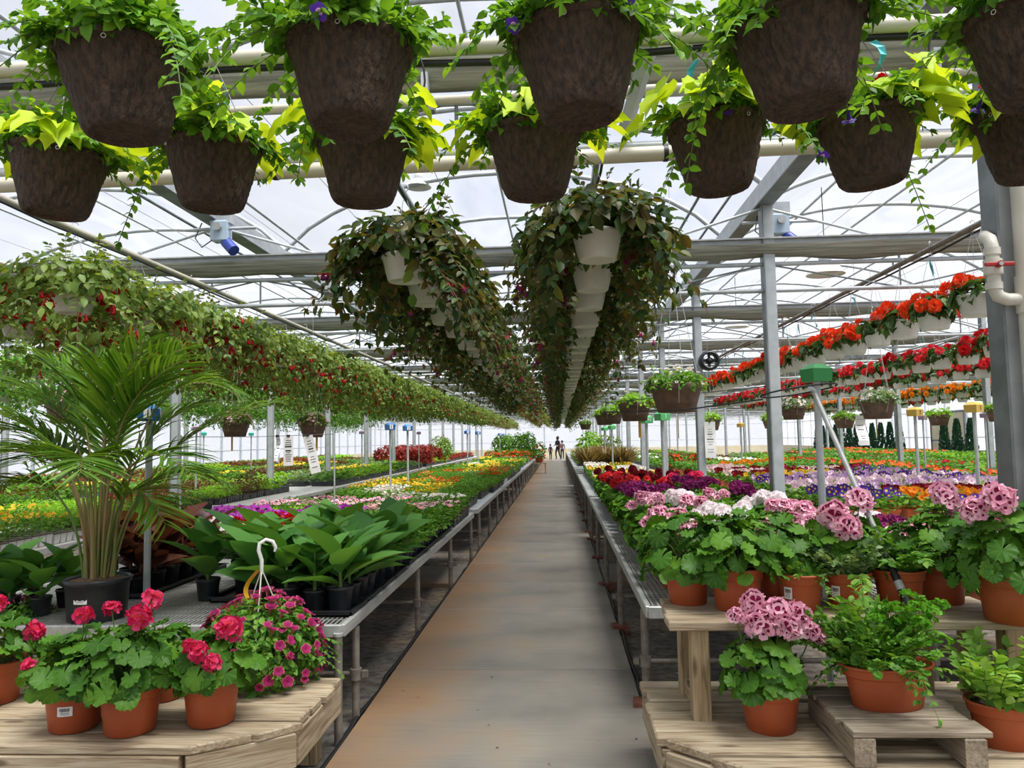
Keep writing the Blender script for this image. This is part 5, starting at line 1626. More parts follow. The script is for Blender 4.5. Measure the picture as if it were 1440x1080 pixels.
# ================================================================ what stands on the benches
# --- palm
def palm():
    rng = npr(3)
    kit = Kit('potted_palm', 'potted plant')
    r, h = .172, .225
    prof = [(r * .86, 0), (r * .87, .004), (r * .95, h - .03), (r * 1.0, h - .028), (r * 1.02, h - .01), (r * 1.0, h), (r * .96, h), (r * .94, h - .03)]
    kit.part('pot', G().lathe(prof, 40, M['black']).lathe([(.001, .001), (r * .86, 0)], 40, M['black']))
    kit.part('soil', G().lathe([(r * .95, h - .02), (r * .5, h), (.001, h + .008)], 24, M['bark']))
    a, b = label_plate(.075, .05, r * .92, .13)
    i = kit.part('price_label', a, label='white price label'); kit.part('printed_bars', b, parent=i)
    # fronds: base -> tip given in metres around the pot centre (x, y, z above bench)
    fr = [((.05, 0), (.26, .35, 1.50), (.66, .35, 1.24), 0), ((.0, .04), (.06, .0, 1.30), (.25, .0, 1.56), 0), ((-.02, 0), (-.02, .1, 1.20), (-.10, .1, 1.47), 0), ((.04, -.03), (.16, -.1, 1.25), (.52, -.1, 1.42), 0),
          ((-.05, 0), (-.30, .0, 1.12), (-.72, .0, 1.05), 0), ((-.06, .03), (-.26, .1, 1.02), (-.62, .2, .86), 0), ((-.07, -.02), (-.30, -.12, .92), (-.66, -.15, .62), 1),
          ((.07, .02), (.36, .4, 1.12), (.90, .45, 1.22), 0), ((.06, -.04), (.30, -.15, 1.05), (.66, -.25, .80), 0), ((.07, .0), (.28, .2, .92), (.60, .3, .70), 0),
          ((.02, -.06), (.05, -.25, 1.02), (.16, -.42, .82), 0), ((-.03, -.05), (-.14, -.2, 1.0), (-.34, -.36, .92), 0), ((-.02, .06), (-.1, .25, 1.1), (-.28, .42, 1.1), 0),
          ((.05, .05), (.2, .25, 1.15), (.42, .4, 1.2), 0), ((-.04, .0), (-.2, .02, 1.22), (-.46, .0, 1.3), 0), ((.01, -.02), (.1, -.12, 1.28), (.30, -.2, 1.4), 0), ((.04, .0), (.22, -.04, .86), (.44, -.1, .52), 1), ((-.05, -.03), (-.2, -.1, 1.05), (-.52, -.2, 1.16), 0), ((.02, .03), (.14, .1, 1.35), (.42, .1, 1.52), 0), ((-.01, .02), (-.12, .0, 1.32), (-.32, -.05, 1.46), 0)]
    for q, (bs, md, tp, dry) in enumerate(fr):
        p0 = np.array([bs[0], bs[1], h - .01]); p1 = np.array(md) * np.array([.34, .34, .80]); p2 = np.array(md); p3 = np.array(tp)
        def bez(t):
            t = t[:, None]
            return (1 - t) ** 3 * p0 + 3 * (1 - t) ** 2 * t * p1 + 3 * (1 - t) * t ** 2 * p2 + t ** 3 * p3
        ts = np.linspace(0, 1, 16)
        c = bez(ts)
        g = G().tube([tuple(x) for x in c], [.009 - .0075 * t for t in ts], M['g_cane'] if not dry else M['g_stem'], 5, caps=False)
        tl = np.linspace(.42, .995, 24)
        cp = bez(tl); dp = bez(np.clip(tl + .01, 0, 1.01)) - bez(tl - .01); dp /= np.linalg.norm(dp, axis=1, keepdims=True)
        P = []; T = []; N = []; S = []
        for k in range(len(tl)):
            hz = np.cross(dp[k], [0, 0, 1.]); hz /= np.linalg.norm(hz) + 1e-6
            up = np.cross(hz, dp[k])
            L = .34 * (math.sin(PI * (.12 + .80 * (k + 1) / len(tl))) ** .6) * rng.uniform(.85, 1.1)
            for s_ in (-1, 1):
                P.append(cp[k]); T.append(dp[k] * .75 + hz * s_ * .8 + up * .22 + rng.normal(0, .08, 3)); N.append(up + hz * s_ * -.25 + rng.normal(0, .12, 3)); S.append(L)
        V, F_, _s = T_PALM
        T4 = frames(P, T, N, 1.0); T4[:, :, :3] *= np.array(S)[:, None, None]
        g.scat(T_PALM, T4, [M['g_palmdry'] if dry and False else M['g_palm']])
        if dry: g.scat(T_PALM, T4[::3], [M['g_palmdry']])
        kit.part('frond', g)
    cg = G()
    for q in range(16):
        a = rng.uniform(0, 6.28); rr = rng.uniform(.01, .085)
        x, y = rr * math.cos(a), rr * math.sin(a)
        hh = rng.uniform(.3, .62)
        one = G().tube([(x, y, h - .02), (x * 1.1, y * 1.1, h + hh * .5), (x * 1.4, y * 1.4, h + hh)], [.013, .010, .005], M['g_cane'], 6)
        kit.part('cane', one)
    return kit
V_ = []
for t_i, w in ((0, .010), (.25, .034), (.55, .036), (.82, .020)):
    V_ += [(-w, t_i, .012 - .28 * t_i ** 2.2), (0, t_i, -.28 * t_i ** 2.2), (w, t_i, .012 - .28 * t_i ** 2.2)]
V_.append((0, 1, -.30))
T_PALM = tm(V_, [f for i in range(3) for f in ((i * 3, i * 3 + 1, i * 3 + 4, i * 3 + 3), (i * 3 + 1, i * 3 + 2, i * 3 + 5, i * 3 + 4))] + [(9, 10, 12), (10, 11, 12)])
p = stand(136, 889, .15, ZB)
palm().put('tall areca palm in a big black nursery pot with a white label', (p.x * 4.14 / p.y, 4.14, ZB), rz=0)

# --- black pots of cannas
def black_pot(r=.062, h=.115):
    return G().lathe([(r * .78, 0), (r * .80, .003), (r * .97, h - .015), (r * 1.03, h - .012), (r * 1.03, h), (r * .96, h), (r * .94, h - .012)], 16, M['black']).lathe([(.001, .001), (r * .78, 0)], 16, M['black']), G().lathe([(r * .95, h - .012), (.001, h - .006)], 12, M['soil'])
CL = [[G().scat(T_CANNA, frames([[0, 0, 0]], [[0, 1, 0]], [[0, 0, 1]], 1), [M[k]]), None] for k in ('g_canna', 'g_maroon')]
BP = black_pot(); BPc = [[BP[0], None], [BP[1], None]]
def canna(seed, mi, n=7, hgt=.26, ls=.30, name='potted_canna'):
    rng = npr(seed)
    kit = Kit(name, 'potted plant')
    kit.part('pot', BPc[0]); kit.part('soil', BPc[1])
    st = G().tube([(0, 0, .10), (.004, .003, .11 + hgt * .8)], [.010, .006], M['g_stem'] if mi == 0 else M['g_stemred'], 6)
    kit.part('stem', st)
    for i in range(n):
        a = i * 2.4 + rng.uniform(-.4, .4); z = .115 + hgt * .6 * i / n
        up = .5 + 1.2 * i / n + rng.uniform(-.15, .2)
        d = np.array([math.cos(a), math.sin(a), up])
        nn = np.array([-math.cos(a) * up * .6, -math.sin(a) * up * .6, 1.0]) + rng.normal(0, .2, 3)
        T = frames([[.012 * math.cos(a), .012 * math.sin(a), z]], [d], [nn], ls * rng.uniform(.75, 1.15))
        kit.part('leaf', CL[mi], Mx=mx_of(T[0]))
    return kit
CK = [canna(s, 0) for s in (201, 202, 203, 204)]
CM = [canna(s, 1, 6, .28, .30) for s in (205, 206)]
rr = random.Random(20)
def flat_tray(x, y, w, d, label, group=None, mat='black', z=ZB, hh=.03):
    g = G()
    t_ = empty('plant_tray', (x, y, z)); tag(t_, label, 'tray', group)
    g.box((0, 0, .004), (w, d, .008), M[mat])
    for s_ in (-1, 1):
        g.box((s_ * (w / 2 - .004), 0, hh / 2), (.008, d, hh), M[mat]); g.box((0, s_ * (d / 2 - .004), hh / 2), (w, .008, hh), M[mat])
    struct('tray_body', g, t_)
    lip = G().box((0, -d / 2 - .006, hh), (w + .024, .014, .006), M[mat]).box((w / 2 + .006, 0, hh), (.014, d, .006), M[mat]).box((-w / 2 - .006, 0, hh), (.014, d, .006), M[mat]).box((0, d / 2 + .006, hh), (w + .024, .014, .006), M[mat])
    struct('tray_lip', lip, t_)
    return t_
for j in range(4):
    for i in range(2):
        if i == 1 and j == 0: continue
        flat_tray(-1.42 - .50 * i, 4.32 + .38 * j, .53 if i == 0 else .42, .36, ('black tray of cannas at the near corner of the bench by the walkway' if i == 0 and j == 0 else f'black tray under the green cannas, row {ORD[j]} from the front, {"walkway" if i == 0 else "inner"} side'), None)
nc = 0
for j in range(9):
    for i in range(7):
        x = -1.245 - .155 * i; y = 4.26 + .17 * j
        if (i >= 4 and j < 2) or (i >= 5 and j < 3) or (i >= 4 and j > 5) or i > 5: continue
        lab = 'potted green canna at the very corner of the bench by the walkway' if (i, j) == (0, 0) else f'green canna in a black pot, {ORD[i]} from the walkway in row {ORD[j]} from the front'
        CK[rr.randrange(4)].put(lab, (x + rr.uniform(-.01, .01), y, ZB + .009), rz=rr.uniform(0, 6.28), s=rr.uniform(.9, 1.2), group=None if (i, j) == (0, 0) else ('edge cannas' if i == 0 else 'cannas in trays'))
p = at_floor(287, 846, ZB)
CK[1].put('single young canna in a black pot alone on bare mesh beside the grey pole', (p.x, p.y + .05, ZB), rz=2.3, s=1.15)
for j in range(2):
    for i in range(3):
        CK[(i + j) % 4].put(f'broad green canna left of the big palm pot, {ORD[i]} from the palm, {"front" if j == 0 else "back"} row', (-2.98 - .19 * i, 4.22 + .22 * j, ZB), rz=rr.uniform(0, 6.28), s=.9, group='cannas beside the palm')
flat_tray(-2.78, 5.22, .36, 1.15, 'black tray under the maroon cannas behind the palm')
for j in range(6):
    for i in range(2):
        CM[j % 2].put(f'maroon leaved canna behind the palm, {ORD[j]} from the front in the {"nearer" if i == 0 else "farther"} line', (-2.70 - .17 * i, 4.76 + .18 * j, ZB + .009), rz=rr.uniform(0, 6.28), s=rr.uniform(.9, 1.2), group='maroon cannas')

# --- rows of small dark green dahlias along the walkway edge
def small_plant(seed, leaf, n=34, L=(.10, .19), size=.05, fl=None, nf=0, name='potted_seedling', tmpl=None):
    rng = npr(seed)
    kit = Kit(name, 'potted plant')
    kit.part('pot', SPc[0])
    f = G(); T, pl, tips = stems(rng, n, .035, L, (35, 88), (.05, .4), .03, size, z0=.09, lj=.5)
    f.scat(tmpl or T_OVAL, T, [leaf])
    kit.part('foliage', f)
    if nf:
        g = G()
        for i in range(nf):
            a = rng.uniform(0, 6.28); r_ = rng.uniform(.0, .08)
            g.scat(T_DISC, frames([[r_ * math.cos(a), r_ * math.sin(a), .27 + rng.uniform(-.02, .02)]], [[math.cos(a), math.sin(a), .1]], [[.3 * math.cos(a), .3 * math.sin(a) - .3, 1]], .030), [fl, M['p_yellow']])
        kit.part('flower', g)
    return kit
sp_ = black_pot(.05, .095); SPc = [[sp_[0].merge(sp_[1]), None]]
DK = [small_plant(s, M['g_tray'], 20) for s in (211, 212, 213)]
DP = [small_plant(s, M['g_tray'], 20, fl=M['p_palepink'], nf=4) for s in (214, 215)]
for j in range(18):
    for i in range(7):
        x = -1.23 - .125 * i; y = 5.86 + .13 * j
        k = DK[rr.randrange(3)]; lab = 'dark green seedling in a small black pot behind the cannas'; gr = 'dark green seedlings'
        if j > 13 and rr.random() < .55: k = DP[rr.randrange(2)]; lab = 'pale pink flowered seedling in a small black pot behind the green seedlings'; gr = 'pale pink seedlings'
        if i == 0: lab = lab.replace('behind the', 'on the walkway edge behind the'); gr += ' on the edge'
        lab = f'{"pale pink flowered" if k in DP else "dark green"} seedling behind the cannas, {ORD[i]} from the walkway in row {ORD[j]}'
        k.put(lab, (x, y, ZB + .009), rz=rr.uniform(0, 6.28), s=rr.uniform(.92, 1.12), group=gr)
for j in range(6):
    flat_tray(-1.62, 6.0 + .39 * j, .90, .37, f'wide black tray under the dark green seedlings, {ORD[j]} from the front')

# --- trays of bedding plants
def tray_kit(seed, leaf, fl=None, fl2=None, nf=0, h=.10, w=.52, d=.27, mat='black', size=.034, n=420, fs=.020, tall=.15, tmpl=None, name='bedding_tray'):
    rng = npr(seed)
    kit = Kit(name, 'plant tray')
    g = G()
    for i in range(6):
        for j in range(3):
            cx = -w / 2 + w * (i + .5) / 6; cy_ = -d / 2 + d * (j + .5) / 3
            if 0 < i < 5 and j == 1: continue
            a, b = w / 12 * .95, d / 6 * .95
            q = [(cx + s_ * a * f_, cy_ + t_2 * b * f_, z) for z, f_ in ((0, .72), (h, 1.0)) for s_, t_2 in ((-1, -1), (1, -1), (1, 1), (-1, 1))]
            g.add(q, [(0, 1, 5, 4), (1, 2, 6, 5), (2, 3, 7, 6), (3, 0, 4, 7), (3, 2, 1, 0)], M[mat])
    g.box((0, 0, h - .006), (w, d, .008), M['soil'])
    kit.part('cell_pack', g)
    P = np.stack([rng.uniform(-w / 2, w / 2, n), rng.uniform(-d / 2, d / 2, n), h + tall * rng.uniform(0, 1, n) ** .8], 1)
    P[:, 2] -= .25 * tall * ((P[:, 0] / (w / 2)) ** 4 + (P[:, 1] / (d / 2)) ** 4) * .5
    t = rng.normal(0, 1, (n, 3)) * [1, 1, .35]; nn = np.array([0, 0, .9]) + rng.normal(0, .45, (n, 3))
    kit.part('foliage', G().scat(tmpl or T_SMALL, frames(P, t, nn, size * (1 + rng.uniform(-.3, .3, n))), [leaf]))
    if nf:
        P = np.stack([rng.uniform(-w / 2, w / 2, nf), rng.uniform(-d / 2, d / 2, nf), h + tall * rng.uniform(.8, 1.18, nf)], 1)
        N = np.array([0, -.35, .8]) + rng.normal(0, .3, (nf, 3))
        kit.part('blossom', G().scat(T_DISC, frames(P, np.cross(N, rng.normal(0, 1, (nf, 3))), N, fs * (1 + rng.uniform(-.2, .2, nf))), [fl, fl2 or M['p_yellow']]))
    return kit
TK = {
 'green': (tray_kit(301, M['g_tray']), 'plain green'), 'bright': (tray_kit(302, M['g_bright']), 'bright green'), 'bronze': (tray_kit(303, M['g_bronze'], tall=.2), 'bronze leaved'),
 'yellow': (tray_kit(304, M['g_tray'], M['p_yellow'], M['p_amber'], 36), 'yellow flowered'), 'orange': (tray_kit(305, M['g_tray'], M['p_orange'], M['p_amber'], 18), 'orange flowered'),
 'white': (tray_kit(306, M['g_tray'], M['p_white'], M['p_yellow'], 60), 'white flowered'), 'pink': (tray_kit(307, M['g_tray'], M['p_palepink'], M['p_hotpink'], 44), 'pink flowered'),
 'purple': (tray_kit(308, M['g_tray'], M['p_magenta'], M['p_purple'], 130, fs=.024), 'purple flowered'), 'red': (tray_kit(309, M['g_tray'], M['p_red'], M['p_burg'], 95, fs=.024), 'red flowered'),
 'whitefull': (tray_kit(310, M['g_herb'], M['p_white'], M['p_white'], 120, fs=.022), 'dense white'), 'viola': (tray_kit(311, M['g_herb'], M['p_yellow'], M['p_amber'], 22, mat='traywhite'), 'yellow viola'),
 'redleaf': (tray_kit(312, M['g_redleaf'], tall=.16), 'red leaved'), 'grey': (tray_kit(313, M['g_grey']), 'grey green'), 'yw': (tray_kit(314, M['g_tray'], M['p_yellow'], M['p_yellow'], 26, mat='traywhite'), 'yellow flecked'),
 'violet': (tray_kit(315, M['g_tray'], M['p_violet'], M['p_yellow'], 70), 'violet flowered'), 'burg': (tray_kit(316, M['g_redleaf'], M['p_burg'], M['p_red'], 70), 'burgundy flowered'), 'lilac': (tray_kit(317, M['g_tray'], M['p_lilac'], M['p_white'], 90), 'lilac flowered'),
 'wgreen': (tray_kit(318, M['g_tray'], M['p_orange'], M['p_yellow'], 10, mat='traywhite'), 'green and orange flecked'),
}
TRAYS = {}
CNT = [0]
COLS = [(1.99, 0), (-5.6, 1), (7.9, 1), (-11.0, 2), (12.6, 2)]
def near_col(x, y):
    for cx, _ in COLS:
        if abs(x - cx) < .33 and min(abs(y - q) for q in TR) < .23: return True
    return False
def tray(key, x, y, z, where, group, pos=None):
    if near_col(x, y): return
    k, colr = TK[key]
    if y > 19 or (y > 13 and x < -4) or (y > 10.5 and x < -7) or (y > 10 and x > 5):      # far beyond picking apart: part of the mass of trays
        TRAYS.setdefault(key, []).append((x, y, z)); return
    CNT[0] += 1
    far = y > 12
    lab = f'{colr} tray {where}' if pos is None else f'{colr} tray {pos} {where}'
    k.put(lab, (x, y, z), rz=rr.choice((0, PI)) + rr.uniform(-.03, .03), s=(1, 1, rr.uniform(.9, 1.15)), group=f'{colr} trays {where}'[:60], flat=far)
def fill(x0, x1, y0, y1, z, keys, where, group, run=4, dx=.55, dy=.29, skip=0):
    y = y0; q = 0
    nx = int((x1 - x0) / dx)
    cur = [keys[rr.randrange(len(keys))] for _ in range(nx)]
    while y < y1:
        if q % run == 0: cur = [c if rr.random() < .35 else keys[rr.randrange(len(keys))] for c in cur]
        for i in range(nx):
            if rr.random() < skip: continue
            ii = nx - 1 - i if x0 < 0 else i
            tray(cur[i], x0 + (i + .5) * (x1 - x0) / nx, y + dy / 2, z, where, group, f'in row {ORD[min(q, 58)]}, {ORD[ii]} from walkway,')
        y += dy; q += 1
# nearest left bench, behind the cannas
W = 'on left bench'
for key, xs, ys in (('whitefull', (-3.25, -2.72), 6.35), ('whitefull', (-3.25,), 6.64), ('red', (-2.72, -2.72), 6.66), ('red', (-3.25, -2.72), 6.95), ('red', (-2.3,), 7.0), ('purple', (-3.25, -2.72, -2.3), 7.26), ('purple', (-3.25, -2.72, -2.3), 7.56), ('purple', (-2.72, -2.3), 7.86), ('bright', (-3.25, -2.72, -2.4), 8.2), ('pink', (-3.25, -2.72, -2.4), 8.5), ('green', (-3.25, -2.72, -2.4), 8.8), ('pink', (-3.25, -2.72), 9.1), ('green', (-3.25, -2.72), 9.4)):
    done = set()
    for x in xs:
        if x in done: continue
        done.add(x); tray(key, x, ys, ZB, W, '', f'{round((ys - 4.02) / .3) * .3 + 0:.0f}' and f'behind the cannas, row {ORD[round((ys - 6.35) / .3)]}, {ORD[2 - min(2, int((-x - 2.2) / .45)) if False else min(2, int((-x - 2.2) / .45))]} from the cannas,')
for j in range(5):
    for i in range(2):
        tray(('green', 'pink', 'green', 'white', 'green')[j], -1.42 - .55 * i, 8.42 + .29 * j, ZB, W, '', f'near its far end, row {ORD[j]}, {ORD[i]} from walkway,')
# stacked empty black cell trays beside the blue number signs
for k in range(3):
    kit = Kit('empty_tray', 'plant tray'); g = G()
    for i in range(5):
        for j in range(2):
            cx, cy_ = -.21 + .105 * i, -.06 + .12 * j
            q = [(cx + s_ * .045 * f_, cy_ + t2 * .05 * f_, z) for z, f_ in ((.13, .6), (.0, 1.0)) for s_, t2 in ((-1, -1), (1, -1), (1, 1), (-1, 1))]
            g.add(q, [(4, 5, 1, 0), (5, 6, 2, 1), (6, 7, 3, 2), (7, 4, 0, 3), (0, 1, 2, 3)], M['black'])
    kit.part('cell_cups', g); kit.part('tray_rim', G().box((0, 0, .004), (.56, .30, .012), M['black']))
    kit.put(('upturned empty black cell tray by the first blue sign post', 'upturned empty black cell tray behind another by the blue sign posts', 'empty black cell tray at the back of the nearest left bench')[k], (-2.12 + .05 * k, 8.95 + .36 * k, ZB), rz=.1 * k)
# second left bench and beyond
W = 'on second left bench'
y = 10.6; q = 0
pat = [('green', 'yw', 'white', 'green'), ('green', 'yw', 'yellow', 'yellow'), ('green', 'orange', 'wgreen', 'yellow'), ('green', 'green', 'wgreen', 'green'), ('orange', 'green', 'green', 'green'), ('wgreen', 'grey', 'green', 'wgreen'), ('orange', 'yw', 'orange', 'green'), ('grey', 'green', 'green', 'green'), ('yellow', 'yw', 'green', 'green'), ('green', 'yellow', 'yellow', 'green')]
while y < 23.2:
    row_ = pat[(q // 4) % len(pat)]
    for i in range(4):
        if i == 0 and y < 13.5:
            xx = -1.52
        else: xx = -1.45 - .54 * i
        if not (i == 0 and 11.6 < y < 12.3): tray(row_[i], xx, y, ZB, W, '', f'in row {ORD[min(q, 58)]}, {ORD[i]} from walkway,')
    y += .29; q += 1
fill(-3.25, -1.2, 24.1, 38.8, ZB, ['green', 'yellow', 'grey', 'green', 'bright'], 'on the third left bench', '', 5)
fill(-3.25, -1.2, 40.1, 52, ZB, ['green', 'bright', 'orange'], 'on the farthest left bench', '', 6)
# white benches further left
W = 'on the white bench behind the palm'
W = 'on white bench behind palm'
fill(-6.55, -4.68, 5.7, 7.5, ZC, ['viola', 'viola', 'viola', 'bright'], W, '', 3)
fill(-6.55, -4.68, 7.5, 10.0, ZC, ['bright', 'green', 'burg', 'bright', 'violet'], W + ', back part', '', 3)
fill(-6.6, -4.95, 11.1, 12.9, ZC, ['bronze', 'bronze', 'bright'], 'at second white bench corner', '', 3)
fill(-6.6, -4.95, 12.9, 14.3, ZC, ['bright'], 'at second white bench corner', '', 3)
fill(-6.6, -4.6, 15.6, 25.3, ZC, ['bright', 'green', 'bright', 'yellow', 'grey'], 'on second white bench', '', 5)
fill(-6.6, -4.6, 26.4, 41, ZC, ['redleaf', 'redleaf', 'green', 'burg', 'bright'], 'on the far white bench', '', 6)
fill(-9.75, -7.55, 9.6, 33, ZC, ['green', 'grey', 'green', 'redleaf', 'green', 'bronze', 'yellow', 'bright'], 'on left side bench', '', 5)
fill(-12.9, -11.25, 13.2, 41, ZC, ['green', 'redleaf', 'green', 'bright', 'bronze'], 'by the left wall', '', 6)
# right side
W = 'on second right bench'
fill(.55, 1.80, 12.1, 14.4, ZR, ['yellow', 'yellow', 'white', 'green'], W, '', 3)
fill(.55, 1.80, 14.4, 19.0, ZR, ['green', 'white', 'green', 'yellow'], W, '', 4)
fill(.55, 1.80, 24.5, 37.8, ZR, ['green', 'bright', 'white'], 'on the third right bench', '', 5)
fill(2.55, 5.55, 19.3, 39, ZC, ['green', 'white', 'green', 'bright', 'bronze', 'green'], 'behind the pansy planters', '', 5)
fill(6.35, 9.35, 8.8, 29.5, ZC, ['green', 'green', 'green', 'bright', 'grey', 'green', 'orange', 'red', 'bright', 'bronze'], 'on right side bench', '', 5, skip=.06)
fill(10.45, 13.5, 11.2, 35.5, ZC, ['green', 'bright', 'green', 'green', 'orange'], 'by the right wall', '', 6)
# the far trays: one mass per colour
for key, spots in TRAYS.items():
    rng = npr(900 + len(spots)); kk, colr = TK[key]
    g = G()
    P0 = np.array(spots)
    n = 46
    leafm = [q for q in kk.parts if q[0] == 'foliage'][0][1].mats[0]
    k = len(P0)
    P = np.repeat(P0, n, 0) + np.stack([rng.uniform(-.27, .27, n * k), rng.uniform(-.15, .15, n * k), .08 + .17 * rng.uniform(0, 1, n * k)], 1)
    g.scat(T_SMALL, frames(P, rng.normal(0, 1, P.shape) * [1, 1, .3], np.array([0, 0, 1]) + rng.normal(0, .4, P.shape), .10), [leafm])
    bl = [q for q in kk.parts if q[0] == 'blossom']
    if bl:
        n = 4
        P = np.repeat(P0, n, 0) + np.stack([rng.uniform(-.27, .27, n * k), rng.uniform(-.15, .15, n * k), .24 + .03 * rng.uniform(0, 1, n * k)], 1)
        N = np.array([0, -.4, .8]) + rng.normal(0, .3, P.shape)
        g.scat(T_DISC, frames(P, np.cross(N, rng.normal(0, 1, P.shape)), N, .04), [bl[0][1].mats[0], bl[0][1].mats[-1]])
    for (x, y, z) in spots:
        g.box((x, y, z + .05), (.52, .27, .10), M['black'])
    o = link('far_trays', g.mesh('far_trays')); tag(o, f'mass of {colr} trays on the farthest benches', 'plant trays', kind='stuff')

# --- geraniums on the near right bench
def bed_ger(seed, mats, nh, key, h=.30):
    rng = npr(seed)
    hp = []
    for i in range(nh):
        a = rng.uniform(0, 6.28) ; r_ = rng.uniform(.04, .15)
        hp.append((r_ * math.cos(a), r_ * math.sin(a) - .03, .27 - r_ * .5 + rng.uniform(-.02, .03), rng.uniform(.75, 1.05)))
    return geranium(seed, .095, .15, .17, .20, 150, .085, heads(key, mats, .048, 9, .036) if nh else None, hp, leafpart=False, lo=-.15)
BG = {'green': [bed_ger(401, None, 0, '')], 'pink': [bed_ger(s, [M['p_palepink'], M['p_wine']], 4, 'bpink') for s in (402, 403)],
      'white': [bed_ger(s, [M['p_white'], M['p_blush']], 5, 'bwhite') for s in (404, 405)], 'purple': [bed_ger(s, [M['p_purple'], M['p_wine']], 5, 'bpurp') for s in (406, 407)],
      'red': [bed_ger(s, [M['p_coral'], M['p_red']], 4, 'bred') for s in (408, 409)], 'burg': [bed_ger(s, [M['p_burg'], M['p_burg']], 5, 'bburg') for s in (410, 411)],
      'hot': [bed_ger(s, [M['p_hotpink'], M['p_coral']], 5, 'bhot') for s in (412, 413)]}
GCOL = dict(green='leafy unopened', pink='pink and wine flowered', white='white flowered', purple='dark purple flowered', red='bright red flowered', burg='burgundy flowered', hot='hot pink flowered')
pat = ['pink green pink green', 'pink white green pink', 'green pink white pink', 'pink white green white', 'green white pink green', 'purple green green purple', 'green purple purple green', 'purple green purple green', 'red green hot purple', 'burg green red hot', 'green red burg green', 'red burg green burg', 'burg green burg green', 'green burg green green', 'burg green green green']
cnt = {}
for j in range(23):
    kinds = pat[min(j * len(pat) // 23, len(pat) - 1)].split()
    for i in range(4):
        c = kinds[i]
        cnt[c] = cnt.get(c, 0) + 1
        x = .68 + .31 * i + rr.uniform(-.02, .02); y = 4.34 + .315 * j
        edge = i == 0
        lab = f'{GCOL[c]} geranium on near right bench, {ORD[i]} from the walkway in row {ORD[j]}'
        if j == 0: lab = f'{GCOL[c]} geranium at the near end of right bench, {ORD[i]} from walkway'
        k = BG[c][rr.randrange(len(BG[c]))]
        k.put(lab, (x, y, ZR), rz=rr.uniform(-.7, .7), s=rr.uniform(.92, 1.1), group='geraniums on the near right bench', flat=y > 9)
# hot pink and purple clumps to the right of that bench, on a low stand
bench('low_stand', 'low bench of purple pink geraniums right of the sign post', 2.12, 3.3, 4.3, 6.0, .50)
for j in range(5):
    for i in range(4):
        c = ['pink', 'green', 'pink', 'purple', 'white'][(i * 2 + j) % 5]
        lab = f'{GCOL[c]} geranium on low bench right of sign post, row {ORD[j]}, {ORD[i]} across'
        BG[c][rr.randrange(len(BG[c]))].put(lab, (2.26 + .29 * i, 4.45 + .33 * j, .50), rz=rr.uniform(-.7, .7), s=rr.uniform(.9, 1.0), group='low bench ' + c)

# --- window boxes of pansies
def box_kit(seed, fl, fl2, leaf='g_herb', nf=60, L=.62, fs=.030, name='pansy_planter'):
    rng = npr(seed)
    kit = Kit(name, 'planter')
    g = G(); w, d, h = L, .19, .15
    q = []
    for z, a, b in ((0, w * .46, d * .40), (h * .8, w * .49, d * .46), (h * .8, w * .5, d * .5), (h, w * .505, d * .51), (h, w * .48, d * .45), (h * .9, w * .48, d * .45)):
        q += [(-a, -b, z), (a, -b, z), (a, b, z), (-a, b, z)]
    Fs = [(3, 2, 1, 0)]
    for k in range(5):
        for e in range(4): Fs.append((k * 4 + e, k * 4 + (e + 1) % 4, k * 4 + 4 + (e + 1) % 4, k * 4 + 4 + e))
    Fs.append((20, 21, 22, 23))
    kit.part('planter_box', g.add(q, Fs, M['terra']))
    n = 420
    P = np.stack([rng.uniform(-w / 2, w / 2, n), rng.uniform(-d / 2 - .04, d / 2 + .04, n), h + .15 * rng.uniform(-.15, 1, n)], 1)
    kit.part('foliage', G().scat(T_SMALL, frames(P, rng.normal(0, 1, (n, 3)) * [1, 1, .4], np.array([0, -.2, .8]) + rng.normal(0, .45, (n, 3)), .06), [M[leaf]]))
    if nf:
        P = np.stack([rng.uniform(-w / 2, w / 2, nf), rng.uniform(-d / 2 - .03, d / 2 + .02, nf), h + rng.uniform(.11, .19, nf)], 1)
        N = np.array([0, -.9, .55]) + rng.normal(0, .3, (nf, 3))
        kit.part('blossom', G().scat(T_DISC, frames(P, np.array([0, 0, 1.]) + rng.normal(0, .2, (nf, 3)), N, fs * (1 + rng.uniform(-.2, .2, nf))), [fl, fl2]))
    return kit
PB = {'white': box_kit(501, M['p_white'], M['p_blush']), 'orange': box_kit(502, M['p_amber'], M['p_orange']), 'burg': box_kit(503, M['p_burg'], M['p_red']), 'lilac': box_kit(504, M['p_lilac'], M['p_white'], nf=80),
      'pink': box_kit(505, M['p_blush'], M['p_lilac'], nf=80), 'violet': box_kit(506, M['p_violet'], M['p_yellow']), 'yellow': box_kit(507, M['p_yellow'], M['p_amber'], nf=40), 'green': box_kit(508, None, None, nf=0, leaf='g_tray'), 'cream': box_kit(509, M['p_blush'], M['p_amber'], nf=60)}
PC = dict(white='white', orange='orange', burg='dark red', lilac='lilac', pink='pale pink', violet='violet', yellow='yellow', green='plain leafy', cream='cream and amber')
layout = [(6.5, '. . white white'), (6.85, '. violet white violet'), (7.25, '. orange white lilac'), (7.7, 'violet orange burg orange'), (8.1, 'violet burg burg burg'), (8.8, 'pink lilac pink lilac'), (9.2, 'pink pink lilac pink'), (9.6, 'lilac pink pink lilac'),
          (10.1, 'violet lilac pink violet'), (10.6, 'lilac lilac violet pink'), (11.1, 'yellow pink lilac violet'), (11.8, 'burg yellow violet lilac'), (12.4, 'cream burg burg green'), (13.0, 'burg burg cream violet'), (13.7, 'cream burg green burg'), (14.5, 'cream green green green'), (15.3, 'green green green green'), (16.2, 'green orange green green'), (17.2, 'green green orange green'), (18.0, 'green green green orange')]
